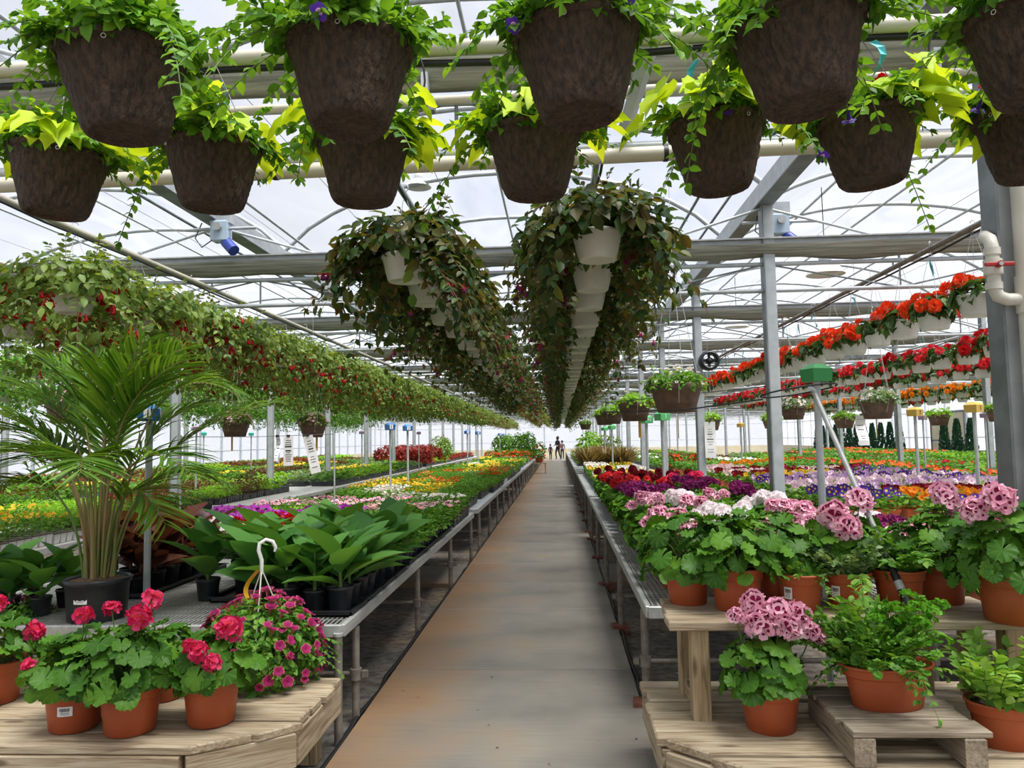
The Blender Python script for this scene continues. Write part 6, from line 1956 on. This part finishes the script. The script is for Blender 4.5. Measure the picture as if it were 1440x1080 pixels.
for y, ks in layout:
    for i, c in enumerate(ks.split()):
        if c == '.': continue
        x = 2.95 + .72 * i + rr.uniform(-.04, .04)
        dpt = f'in row {ORD[[q_[0] for q_ in layout].index(y)]} of pansy bench, {ORD[i]} from walkway'
        lab = f'terracotta trough of {PC[c]} {"pansies" if c != "green" else "foliage"} {dpt}'
        if near_col(x, y): continue
        PB[c].put(lab, (x, y, ZC), rz=rr.uniform(-.06, .06), s=1.05, group='pansy troughs')
# ================================================================ number signs on poles
def house_box(w, h, mat):
    g = G(); a = w / 2; t_ = a * 1.06
    P = [(-a, -a, 0), (a, -a, 0), (a, a, 0), (-a, a, 0), (-t_, -t_, h * .72), (t_, -t_, h * .72), (t_, t_, h * .72), (-t_, t_, h * .72), (-a * .5, -a * .5, h), (a * .5, -a * .5, h), (a * .5, a * .5, h), (-a * .5, a * .5, h)]
    Fs = [(3, 2, 1, 0), (8, 9, 10, 11)] + [(k * 4 + e, k * 4 + (e + 1) % 4, k * 4 + 4 + (e + 1) % 4, k * 4 + 4 + e) for k in range(2) for e in range(4)]
    return g.add(P, Fs, M[mat])
def glyph(ch, size, mat, Mx, parent):
    cu = bpy.data.curves.new('digit', 'FONT'); cu.body = ch; cu.size = size; cu.align_x = 'CENTER'; cu.align_y = 'CENTER'; cu.extrude = .0006
    cu.materials.append(M[mat])
    ob = bpy.data.objects.new('tmp_digit', cu); COL.objects.link(ob)
    dg = bpy.context.evaluated_depsgraph_get(); me = bpy.data.meshes.new_from_object(ob.evaluated_get(dg))
    bpy.data.objects.remove(ob)
    return link('digit', me, parent, Mx)
def sign_post(x, y, z0, z1, mat, label, ch=None, w=.13, lean=(0, 0), rz=.55, plate=True, r_=.02, ink='ink'):
    t_ = empty('number_sign', (x, y, z0)); tag(t_, label, 'sign')
    L = z1 - z0
    struct('pole', G().tube([(0, 0, -.02), (lean[0] * L, lean[1] * L, L)], r_, M['galv'], 8), t_)
    bx = struct('sign_box', house_box(w, w * .85, mat), t_, Mx=Matrix.Translation((lean[0] * L, lean[1] * L, L)) @ Matrix.Rotation(rz, 4, 'Z'))
    if ch:
        for k in range(2):
            fm = Matrix.Rotation(PI / 2 * k, 4, 'Z') @ Matrix.Translation((0, -w / 2 - .004, w * .36)) @ Matrix.Rotation(PI / 2 - .06, 4, 'X')
            if plate: struct('plate', G().box((0, 0, .001), (w * .42, w * .52, .002), M['paper']), bx, Mx=fm)
            glyph(ch, w * .55, ink, fm @ Matrix.Translation((0, 0, .0035)), bx)
    return t_
p = at_floor(206, 848, ZB)
sign_post(p.x, p.y, ZB, 1.655, 'bluebox', 'large blue number sign on a leaning pole behind the palm', '1', .118, lean=(-.00, .0), rz=.35, r_=.021)
for i, (px, lab) in enumerate([(547, 'first small blue sign post beyond the empty black trays'), (572, 'second small blue sign post beyond the empty black trays'), (657, 'third blue sign post along the left benches'), (672, 'fourth blue sign post along the left benches'), (703, 'tiny blue sign post far along the left benches'), (709, 'farthest blue sign post along the left benches')]):
    sign_post(-2.57, -2.57 * F / (px - 786), ZB if i < 4 else 0, 1.68, 'bluebox', lab, '2' if i % 2 else '1', .13, rz=.5, r_=.018)
sign_post(1.31, 3.90, 0, 1.765, 'greenbox', 'large green sign box on a post with the watering wand leaning on it', None, .105, rz=.3, r_=.019)
for px, ch, lab in [(930, '1', 'light green number sign post on the geranium bench'), (908, 'N', 'second light green sign post just beyond the first'), (860, None, 'small light green sign post by the ornamental grasses'), (850, None, 'smaller light green sign post left of the grasses')]:
    Y = 1.27 * F / (px - 786)
    sign_post(1.27, Y, ZB, 1.70, 'greenbox2', lab, ch, .135, rz=.5, plate=False, ink='paper')
for px, ch, lab in [(1271, '2', 'farther yellow number sign with a curved numeral above the pansies'), (1349, '1', 'nearer yellow number sign with a single stroke above the pansies'), (1037, None, 'far small yellow sign post')]:
    sign_post(4.4, 4.4 * F / (px - 786), ZC, 1.70, 'yellowbox', lab, ch, .13, rz=.55, plate=False)
for px, Y, m_, lab in [(1281, 14, 'pinkbox', 'pinkish sign post beyond the yellow ones'), (1363, 13, 'pinkbox', 'lilac sign post right of the yellow signs'), (264, 11.6, 'pinkbox', 'grey lilac sign post beside the palm'), (275, 17, 'tealbox', 'sea green sign post beyond the palm'), (345, 19, 'tealbox', 'sea green sign post left of the plain column'), (588, 24, 'pinkbox', 'lilac sign post near the end of the left benches'), (506, 20, 'pinkbox', 'lilac sign post beside the slim white column')]:
    sign_post((px - 786) * Y / F, Y, 0, 1.72, m_, lab, None, .11, r_=.016)

# watering wand and hose loop
wd = empty('watering_wand'); tag(wd, 'aluminium watering wand with a black foam grip leaning on the green sign post', 'watering wand')
b0 = Vector((1.462, 3.33, SZ + .015)); b1 = Vector((1.285, 3.86, 1.70))
u = b1 - b0
struct('tube', G().tube([tuple(b0 + u * .2), tuple(b1)], .0125, M['alu'], 10), wd)
struct('elbow_tip', G().tube([tuple(b1), tuple(b1 + Vector((-.006, .0, .02))), tuple(b1 + Vector((-.03, -.02, .028)))], .013, M['galv'], 8), wd)
struct('grip', G().tube([tuple(b0 + u * .07), tuple(b0 + u * .21)], .017, M['hose'], 10), wd, label='black foam grip')
struct('band', G().tube([tuple(b0 + u * .085), tuple(b0 + u * .12)], .0178, M['galv'], 10), wd)
struct('nozzle', G().tube([tuple(b0), tuple(b0 + u * .03), tuple(b0 + u * .07)], [.030, .026, .016], M['black'], 12), wd)
lp = empty('hose_loop', (1.31, 3.9, 1.70)); tag(lp, 'thin black hose looped around the green sign post', 'hose')
pts = [(-.10 + .19 * math.cos(a), .06 * math.sin(a) - .03, .02 + .03 * math.cos(a + .6)) for a in np.linspace(.4, 6.5, 26)]
struct('hose', G().tube(pts, .0045, M['hose'], 6), lp)
struct('hose_tail', G().tube([(-.28, -.03, -.02), (-.6, .4, -.05), (-1.0, 1.2, -.03), (-.9, 2.6, .1), (.62, 3.2, .25)], .004, M['hose'], 5), lp)

# PVC riser and manifold on the right column
pv = empty('water_riser', (2.02, TR[2] - .10, 0)); tag(pv, 'white plastic water riser with a red valve in front of the right column', 'pipe')
struct('riser', G().tube([(0, 0, -.03), (0, 0, 3.3)], .043, M['pvc_white'], 16), pv)
struct('coupling', G().tube([(0, 0, 2.00), (0, 0, 2.16)], .050, M['pvc_white'], 16), pv)
struct('branch', G().tube([(0, 0, 2.06), (-.09, 0, 2.06), (-.125, 0, 2.075), (-.14, 0, 2.11), (-.14, 0, 2.29), (-.14, .01, 2.325), (-.132, .06, 2.35)], .027, M['pvc_white'], 12), pv)
for z in (2.12, 2.18, 2.27): struct('collar', G().tube([(-.14, 0, z - .015), (-.14, 0, z + .015)], .033, M['pvc_white'], 12), pv)
vb = struct('valve_body', G().tube([(-.14, 0, 2.17), (-.14, 0, 2.235)], .037, M['pvc_white'], 12), pv)
struct('valve_handle', G().box((-.14, -.05, 2.205), (.12, .012, .018), M['red'], ch=.004).tube([(-.14, -.03, 2.205), (-.14, -.06, 2.205)], .014, M['red'], 8), vb, label='red valve handle')
struct('valve_hub', G().tube([(-.14, -.056, 2.205), (-.14, -.064, 2.205)], .009, M['alu'], 8), vb)
e0 = Vector((-.132, .06, 2.35)); e1 = Vector((3.12 - 2.02, 5.56 - TR[2] + .10, 3.02))
struct('feed_pipe', G().tube([tuple(e0), tuple(e0.lerp(e1, .05))], .027, M['pvc_white'], 10).tube([tuple(e0.lerp(e1, .05)), tuple(e1)], .024, M['pipe'], 10), pv, label='dark feed pipe running up to the begonia rail')
struct('clip', G().box((-.02, .05, 1.15), (.10, .06, .02), M['galv']), pv)

# paper price signs on a wire across the left bench
pw = empty('sign_wire', (-2.95, 7.2, 0)); tag(pw, 'wire on two thin rods across the left bench for paper signs', 'wire')
struct('wire', G().tube([(-.75, 0, 1.585), (0, 0, 1.572), (.78, 0, 1.585)], .003, M['wire'], 5), pw)
for s_ in (-.75, .78): struct('rod', G().tube([(s_, 0, ZB - .01), (s_, 0, 1.60)], .008, M['galv'], 6), pw)
def paper(x, y, z, w, h, tilt, label, curl=0.0, rz=0):
    t_ = empty('paper_sign', (x, y, z)); tag(t_, label, 'paper sign')
    V = []; Fs = []; n = 6
    for i in range(n + 1):
        q = i / n
        yy = curl * math.sin(q * 5) * .03
        V += [(-w / 2, yy, -h * q), (w / 2, yy, -h * q)]
    for i in range(n): Fs.append((2 * i, 2 * i + 1, 2 * i + 3, 2 * i + 2))
    rot = Matrix.Rotation(tilt, 4, 'Y')
    s_ = struct('sheet', G().add(V, Fs, M['paper']), t_, Mx=rot)
    g = G(); rr2 = random.Random(int(x * 999))
    for k in range(11):
        q = .14 + .07 * k
        if rr2.random() < .2: continue
        hh = .012 if k in (3, 5) else .005
        g.box((0, curl * math.sin(q * 5) * .03 - .0015, -h * q), (w * rr2.uniform(.35, .7), .0008, hh), M['ink'])
    struct('printed_lines', g, s_)
    struct('binder_clip', G().box((0, 0, .004), (.03, .014, .02), M['hose'], ch=.002), t_)
    return t_
xw = lambda px: (px - 786) * 7.2 / F
paper(xw(400), 7.19, 1.572, .098, .285, 0, 'white paper sign with printed lines hanging straight on the wire')
paper(xw(428), 7.19, 1.572, .100, .37, -.24, 'longer white paper sign hanging at a slant beside the straight one', .2)
paper(xw(384), 7.19, 1.572, .04, .24, .0, 'narrow folded paper sign nearest the plain column', 1.2)
paper(2.10, TR[4] - .08, 1.70, .15, .50, 0, 'white paper sheet taped to the second grey column', .3)
paper(3.28, 8.4, 1.70, .11, .33, .0, 'wavy white paper strip hanging over the pansies', 1.6)
struct('rod', G().tube([(0, 0, 0), (0, 0, 3.36 - 1.70)], .0015, M['wire'], 4), bpy.data.objects['paper_sign.004'])

# lamps, fan, winch motors
def lamp(x, y, z, r_, label):
    t_ = empty('high_bay_lamp', (x, y, z)); tag(t_, label, 'lamp')
    struct('reflector', G().lathe([(r_, 0), (r_ * .96, .02), (r_ * .72, r_ * .42), (r_ * .34, r_ * .62), (r_ * .30, r_ * .66)], 26, M['whiteplastic']).lathe([(r_ * .97, .005), (r_ * .70, r_ * .40), (.01, r_ * .5)], 26, M['paper']), t_)
    struct('ballast', G().lathe([(.001, r_ * .60), (r_ * .33, r_ * .62), (r_ * .33, r_ * 1.05), (.001, r_ * 1.12)], 16, M['galv']), t_)
    top = min([5.06, z + 1.9])
    for xa, xb in zip(GUT, GUT[1:]):
        if xa < x < xb: top = arc_z((x - xa) / (xb - xa)) + .03
    struct('cord', G().tube([(0, 0, r_ * 1.08), (0, 0, top - z)], .006, M['hose'], 5), t_)
lamp(3.4, 9.6, 3.50, .235, 'nearer white high bay lamp above the begonias')
lamp(3.6, 15.2, 3.66, .235, 'farther white high bay lamp above the begonias')
lamp(-1.66, 9.0, 4.62, .16, 'small white bell lamp high between the fibre baskets and the left fuchsias')
fan = empty('circulation_fan', (2.12, TR[4] - .1, 2.55)); tag(fan, 'black circulation fan mounted on the second grey column', 'fan')
struct('housing', G().lathe([(.12, -.09), (.14, -.06), (.14, .06), (.12, .09), (.10, .09), (.10, -.09), (.12, -.09)], 20, M['black']), fan, Mx=Matrix.Rotation(PI / 2, 4, 'X'))
struct('motor', G().lathe([(.001, -.07), (.045, -.06), (.045, .06), (.001, .07)], 12, M['black']), fan, Mx=Matrix.Rotation(PI / 2, 4, 'X'))
bl = G()
for k in range(4):
    bl.box((.065, 0, 0), (.09, .045, .004), M['galv_dark'], Mx=Matrix.Rotation(PI / 2, 4, 'X') @ Matrix.Rotation(PI / 2 * k, 4, 'Z') @ Matrix.Rotation(.5, 4, 'X'))
struct('blade', bl, fan)
struct('arm', G().tube([(-.13, 0, 0), (-.10, .06, 0)], .015, M['hose'], 6), fan)
for x, y, sgn, lab in ((-3.18, 6.9, 1, 'winch motor with a blue end on the gutter above the left benches'), (2.18, TR[3] + .25, 1, 'winch motor with a blue end on the gutter above the right benches')):
    t_ = empty('winch_motor', (x, y, ZG - .22)); tag(t_, lab, 'motor')
    struct('gearbox', G().box((0, 0, .0), (.16, .12, .20), M['motor'], ch=.012).tube([(0, -.07, .03), (0, -.10, .03)], .04, M['alu'], 12), t_)
    struct('motor', G().tube([(.05, 0, -.10), (.15, -.05, -.20)], .055, M['motorblue'], 14), t_)
    struct('drive_shaft', G().tube([(-.35, 0, .03), (.35, 0, .03)], .016, M['galv'], 8), t_)
    struct('bracket', G().box((0, .02, .15), (.2, .10, .14), M['galv']), t_)
    struct('cable', G().tube([(-.05, -.05, -.08), (-.16, -.06, -.16), (-.24, -.03, -.06), (-.2, .02, .10)], .006, M['hose'], 5), t_)
# slanting braces near the first truss
t_ = empty('roof_brace', (.48, 3.0, 0)); tag(t_, 'square galvanised brace rising above the middle fibre baskets', 'brace', kind='structure')
pA = wpix(880, 178, TR[2]); pB = wpix(938, -14, TR[2] - 1.0)
dv = pB - pA
gq = G(); gq.tube([tuple(pA - t_.location), tuple(pB + dv * .6 - t_.location)], .034, M['galv'], 4, smooth=False); struct('bar', gq, t_)

# ================================================================ far things by the walkway
def shrub_kit(seed, leaf, r_, h, size, n, fl=None, nf=0, pot='terra', tmpl=T_OVAL, name='potted_shrub'):
    rng = npr(seed); kit = Kit(name, 'potted plant')
    g, s_ = terra_pot(r_ * .55, h * .28, pot, 20); kit.part('pot', g.merge(s_))
    f = G().scat(tmpl, dome(rng, n, r_, r_, h * .5, (0, 0, h * .60), lo=-.8, inner=.5, size=size, jit=.7), [leaf])
    kit.part('foliage', f)
    if nf: kit.part('blossom', G().scat(T_DISC, dome(rng, nf, r_ * 1.02, r_ * 1.02, h * .45, (0, 0, h * .5), lo=-.8, inner=.95, size=.05), [fl, fl]))
    return kit
SG = shrub_kit(601, M['g_tray'], .42, 1.15, .12, 500); SY = shrub_kit(602, M['g_bright'], .36, .95, .10, 420)
SR = shrub_kit(603, M['g_redleaf'], .40, .70, .12, 420); SO = shrub_kit(604, M['g_tray'], .26, .5, .07, 200, M['p_orange'], 60)
SB = shrub_kit(605, M['g_fuch2'], .45, 1.0, .09, 500)
def grass_kit(seed):
    rng = npr(seed); kit = Kit('ornamental_grass', 'potted plant')
    g, s_ = terra_pot(.13, .16, 'black', 16); kit.part('pot', g.merge(s_))
    n = 260; a = rng.uniform(0, 6.28, n); e = rng.uniform(.5, 2.4, n)
    d = np.stack([np.cos(a), np.sin(a), e], 1)
    P = np.stack([.05 * np.cos(a), .05 * np.sin(a), np.full(n, .15)], 1)
    T = frames(P, d, np.stack([-np.cos(a) * e, -np.sin(a) * e, np.ones(n)], 1), rng.uniform(.45, .75, n)); T[:, :, 0] *= .022 * 2
    kit.part('foliage', G().scat(T_BLADE, T, [M['g_grass']])); return kit
GK = grass_kit(611)
for k, (x, y) in enumerate([(.75, 19.6), (1.2, 19.9), (1.6, 19.5), (.8, 20.7), (1.3, 21.0), (1.7, 20.6), (.8, 21.9), (1.3, 22.3), (1.35, 22.6)]):
    GK.put('brown ornamental grass in a black pot on the right bench', (x, y, ZB), rz=k, s=1.0, group='ornamental grasses')
SY.put('tall yellow green shrub standing behind the ornamental grasses', (.95, 23.3, ZB), s=1.15)
SB.put('loose brownish shrub behind the ornamental grasses', (1.5, 23.3, ZB), s=1.0)
for i, (x, y, s_) in enumerate([(-1.7, 33.2, 1.0), (-2.6, 33.6, .95), (-1.5, 35.2, 1.05), (-2.5, 36.0, 1.0)]):
    SG.put(f'big green shrub in terracotta, {ORD[i]} of those near the end of the left bench', (x, y, ZB), rz=i, s=s_)
for i, (x, y) in enumerate([(-1.4, 31.6), (-1.9, 31.8), (-2.4, 31.5), (-2.9, 31.8), (-1.6, 32.3), (-2.2, 32.4)]):
    SO.put('orange flowered plant in terracotta in front of the big green shrubs', (x, y, ZB), rz=i, group='orange plants before the shrubs')
for i, (x, y) in enumerate([(-5.0, 27.2), (-5.7, 27.4), (-6.3, 27.1), (-5.2, 28.3), (-6.0, 28.6), (-5.0, 29.4), (-5.8, 29.8)]):
    SR.put('red leaved shrub in terracotta on the far white bench', (x, y, ZC), rz=i, group='red leaved shrubs')
SB.put('loose green and brown shrub at the walkway end of the far white bench', (-4.85, 30.6, ZC), s=1.05)
SY.put('yellow green shrub beside the red leaved ones on the far white bench', (-4.9, 32.0, ZC), s=1.0)
for i, (x, y) in enumerate([(2.9, 19.6), (3.6, 19.8)]): SO.put('orange flowered plant in terracotta behind the pansy bench', (x, y, ZC), rz=i, group='orange plants behind the pansies')
# stool with a pot in the walkway
st = empty('wooden_stool', (-.88, 33, 0)); tag(st, 'small wooden stool at the left edge of the walkway far away', 'stool')
struct('seat', G().box((0, 0, .46), (.62, .40, .04), M['wood'], ch=.006), st)
for x in (-.26, .26):
    for y in (-.15, .15): struct('leg', G().tube([(x * 1.05, y, 0), (x, y, .45)], .025, M['woodpost'], 6), st)
kq = shrub_kit(606, M['g_tray'], .34, .95, .10, 320, M['p_orange'], 20)
kq.put('flowering potted shrub in terracotta on the wooden stool in the walkway', (-.88, 33, .48), s=.9)
# conifers along the right wall
rng = npr(77); ck = Kit('columnar_conifer', 'potted tree')
ck.part('pot', terra_pot(.2, .3, 'black', 14)[0])
n = 420; z = rng.uniform(0, 1, n); a = rng.uniform(0, 6.28, n); q = .24 * (1 - z) ** .7 * np.sqrt(rng.uniform(.4, 1, n)) + .02
P = np.stack([q * np.cos(a), q * np.sin(a), .28 + 1.65 * z], 1)
ck.part('foliage', G().scat(T_OVAL, frames(P, np.stack([np.cos(a) * .5, np.sin(a) * .5, np.ones(n)], 1), np.stack([np.cos(a), np.sin(a), .3 * np.ones(n)], 1), .16), [M['g_conifer']]))
for i in range(18):
    y = 31.0 + 1.05 * i
    if 33.9 < y < 37.3: continue
    ck.put(f'dark green columnar conifer by the right wall, {ORD[i]} place from the near end', (16.3, y, 0), rz=i, group='conifers by the right wall')
# door in the right wall
dr = empty('door_1', (XR - .08, 35.6, 0)); tag(dr, 'pale glazed double door in the right wall', kind='structure')
fr = G()
for y in (-1.5, 0, 1.5): fr.box((0, y, 1.2), (.08, .10, 2.4), M['galv_dark'])
for z in (.05, 1.1, 2.4): fr.box((0, 0, z), (.08, 3.0, .09), M['galv_dark'])
struct('frame', fr, dr)
for y in (-.75, .75):
    for z, h in ((.57, .95), (1.75, 1.2)): struct('panel', G().box((0, y, z), (.03, 1.38, h), M['cream']), dr)

# ================================================================ people far down the walkway
def person(label, loc, hgt, rz, pose, shirt, legs, hair, bag=None):
    s = hgt / 1.7
    J = {'pelvis': (0, 0, .92), 'belly': (0, .0, 1.08), 'chest': (0, -.01, 1.28), 'neck': (0, 0, 1.44), 'head0': (0, .0, 1.50), 'head1': (0, -.015, 1.60), 'head2': (0, -.01, 1.68),
         'shL': (-.17, 0, 1.38), 'shR': (.17, 0, 1.38), 'hipL': (-.09, 0, .88), 'hipR': (.09, 0, .88)}
    J.update(pose)
    E = [('pelvis', 'belly'), ('belly', 'chest'), ('chest', 'neck'), ('neck', 'head0'), ('head0', 'head1'), ('head1', 'head2'), ('chest', 'shL'), ('chest', 'shR'), ('shL', 'elL'), ('elL', 'haL'), ('shR', 'elR'), ('elR', 'haR'), ('haL', 'fiL'), ('haR', 'fiR'),
         ('pelvis', 'hipL'), ('pelvis', 'hipR'), ('hipL', 'knL'), ('knL', 'anL'), ('anL', 'toL'), ('hipR', 'knR'), ('knR', 'anR'), ('anR', 'toR')]
    RD = {'pelvis': .135, 'belly': .115, 'chest': .135, 'neck': .055, 'head0': .07, 'head1': .098, 'head2': .07, 'sh': .062, 'el': .045, 'ha': .034, 'fi': .022, 'hip': .095, 'kn': .062, 'an': .042, 'to': .036}
    names = list(J); me = bpy.data.meshes.new('body')
    me.from_pydata([tuple(c * s for c in J[n_]) for n_ in names], [(names.index(a), names.index(b)) for a, b in E], [])
    ob = bpy.data.objects.new('tmp_body', me); COL.objects.link(ob)
    md = ob.modifiers.new('skin', 'SKIN'); ob.modifiers.new('ss', 'SUBSURF').levels = 1
    for i, n_ in enumerate(names):
        r_ = (RD.get(n_) or RD[n_[:-1]]) * s
        v = me.skin_vertices[0].data[i]; v.radius = (r_, r_ * (.8 if n_ in ('chest', 'belly', 'pelvis') else 1)); v.use_root = n_ == 'pelvis'
    dg = bpy.context.evaluated_depsgraph_get(); dg.update()
    bm_ = bpy.data.meshes.new_from_object(ob.evaluated_get(dg))
    bpy.data.objects.remove(ob)
    bm_.materials.clear()
    for m_ in (M['skin'], M[shirt], M[legs], M['black']): bm_.materials.append(m_)
    hands = [Vector(J[k]) * s for k in ('haL', 'haR', 'fiL', 'fiR')]
    for p_ in bm_.polygons:
        c = p_.center; p_.use_smooth = True
        z_ = c.z / s
        if z_ > 1.43 or min((c - h_).length for h_ in hands) < .07 * s: p_.material_index = 0
        elif z_ > .93: p_.material_index = 1
        elif z_ > .09: p_.material_index = 2
        else: p_.material_index = 3
    t_ = empty('person', loc, rz); tag(t_, label, 'person')
    link('body', bm_, t_)
    hx, hy, hz = J['head1']
    struct('hair', G().lathe([(.001, .135), (.06, .125), (.10, .07), (.112, .0), (.10, -.06), (.085, -.14 if hair else -.06)], 14, M['hair']), t_, Mx=Matrix.Translation((hx * s, (hy + .022) * s, (hz + .005) * s)) @ Matrix.Rotation(-.25, 4, 'X') @ Matrix.Scale(s, 4))
    f = G()
    for x in (-.032, .032): f.tube([(hx + x, hy - .098, hz + .0), (hx + x, hy - .106, hz + .0)], .009, M['ink'], 6)
    f.tube([(hx, hy - .09, hz + .0), (hx, hy - .122, hz - .03)], [.008, .014], M['skin'], 5)
    f.tube([(hx - .025, hy - .092, hz - .055), (hx + .025, hy - .092, hz - .055)], .006, M['red'], 4)
    gg = G().merge(f, Matrix.Scale(s, 4)); struct('face', gg, t_)
    if bag: struct('shoulder_bag', G().box((.17 * s, .10 * s, 1.0 * s), (.10, .22, .26), M['brick'], ch=.03).tube([(.16 * s, .1 * s, 1.1 * s), (.10 * s, .0, 1.42 * s)], .012, M['brick'], 5), t_)
    return t_
walk = {'elL': (-.24, -.02, 1.10), 'haL': (-.20, -.22, 1.02), 'fiL': (-.19, -.29, 1.01), 'elR': (.24, .02, 1.10), 'haR': (.18, -.20, 1.00), 'fiR': (.17, -.27, .99),
        'knL': (-.10, -.12, .48), 'anL': (-.10, -.06, .09), 'toL': (-.10, -.17, .04), 'knR': (.10, .04, .48), 'anR': (.10, .20, .09), 'toR': (.11, .09, .04)}
stand_ = {'elL': (-.23, .03, 1.12), 'haL': (-.24, -.03, .88), 'fiL': (-.24, -.06, .80), 'elR': (.23, .03, 1.12), 'haR': (.24, -.03, .88), 'fiR': (.24, -.06, .80),
          'knL': (-.10, -.02, .48), 'anL': (-.10, .02, .09), 'toL': (-.11, -.10, .04), 'knR': (.10, -.02, .48), 'anR': (.10, .02, .09), 'toR': (.11, -.10, .04)}
person('woman in dark clothes walking with bent arms at the far end of the walkway', (-.10, 54.5, 0), 1.66, -.9, walk, 'darkcloth', 'darkcloth', True, bag=True)
person('small child in dark clothes standing left of the woman far down the walkway', (-.62, 54.0, 0), 1.12, .6, stand_, 'darkcloth', 'darkcloth', False)
person('child in a grey top standing right of the woman far down the walkway', (.22, 55.2, 0), 1.36, -.3, stand_, 'galv_dark', 'darkcloth', False)
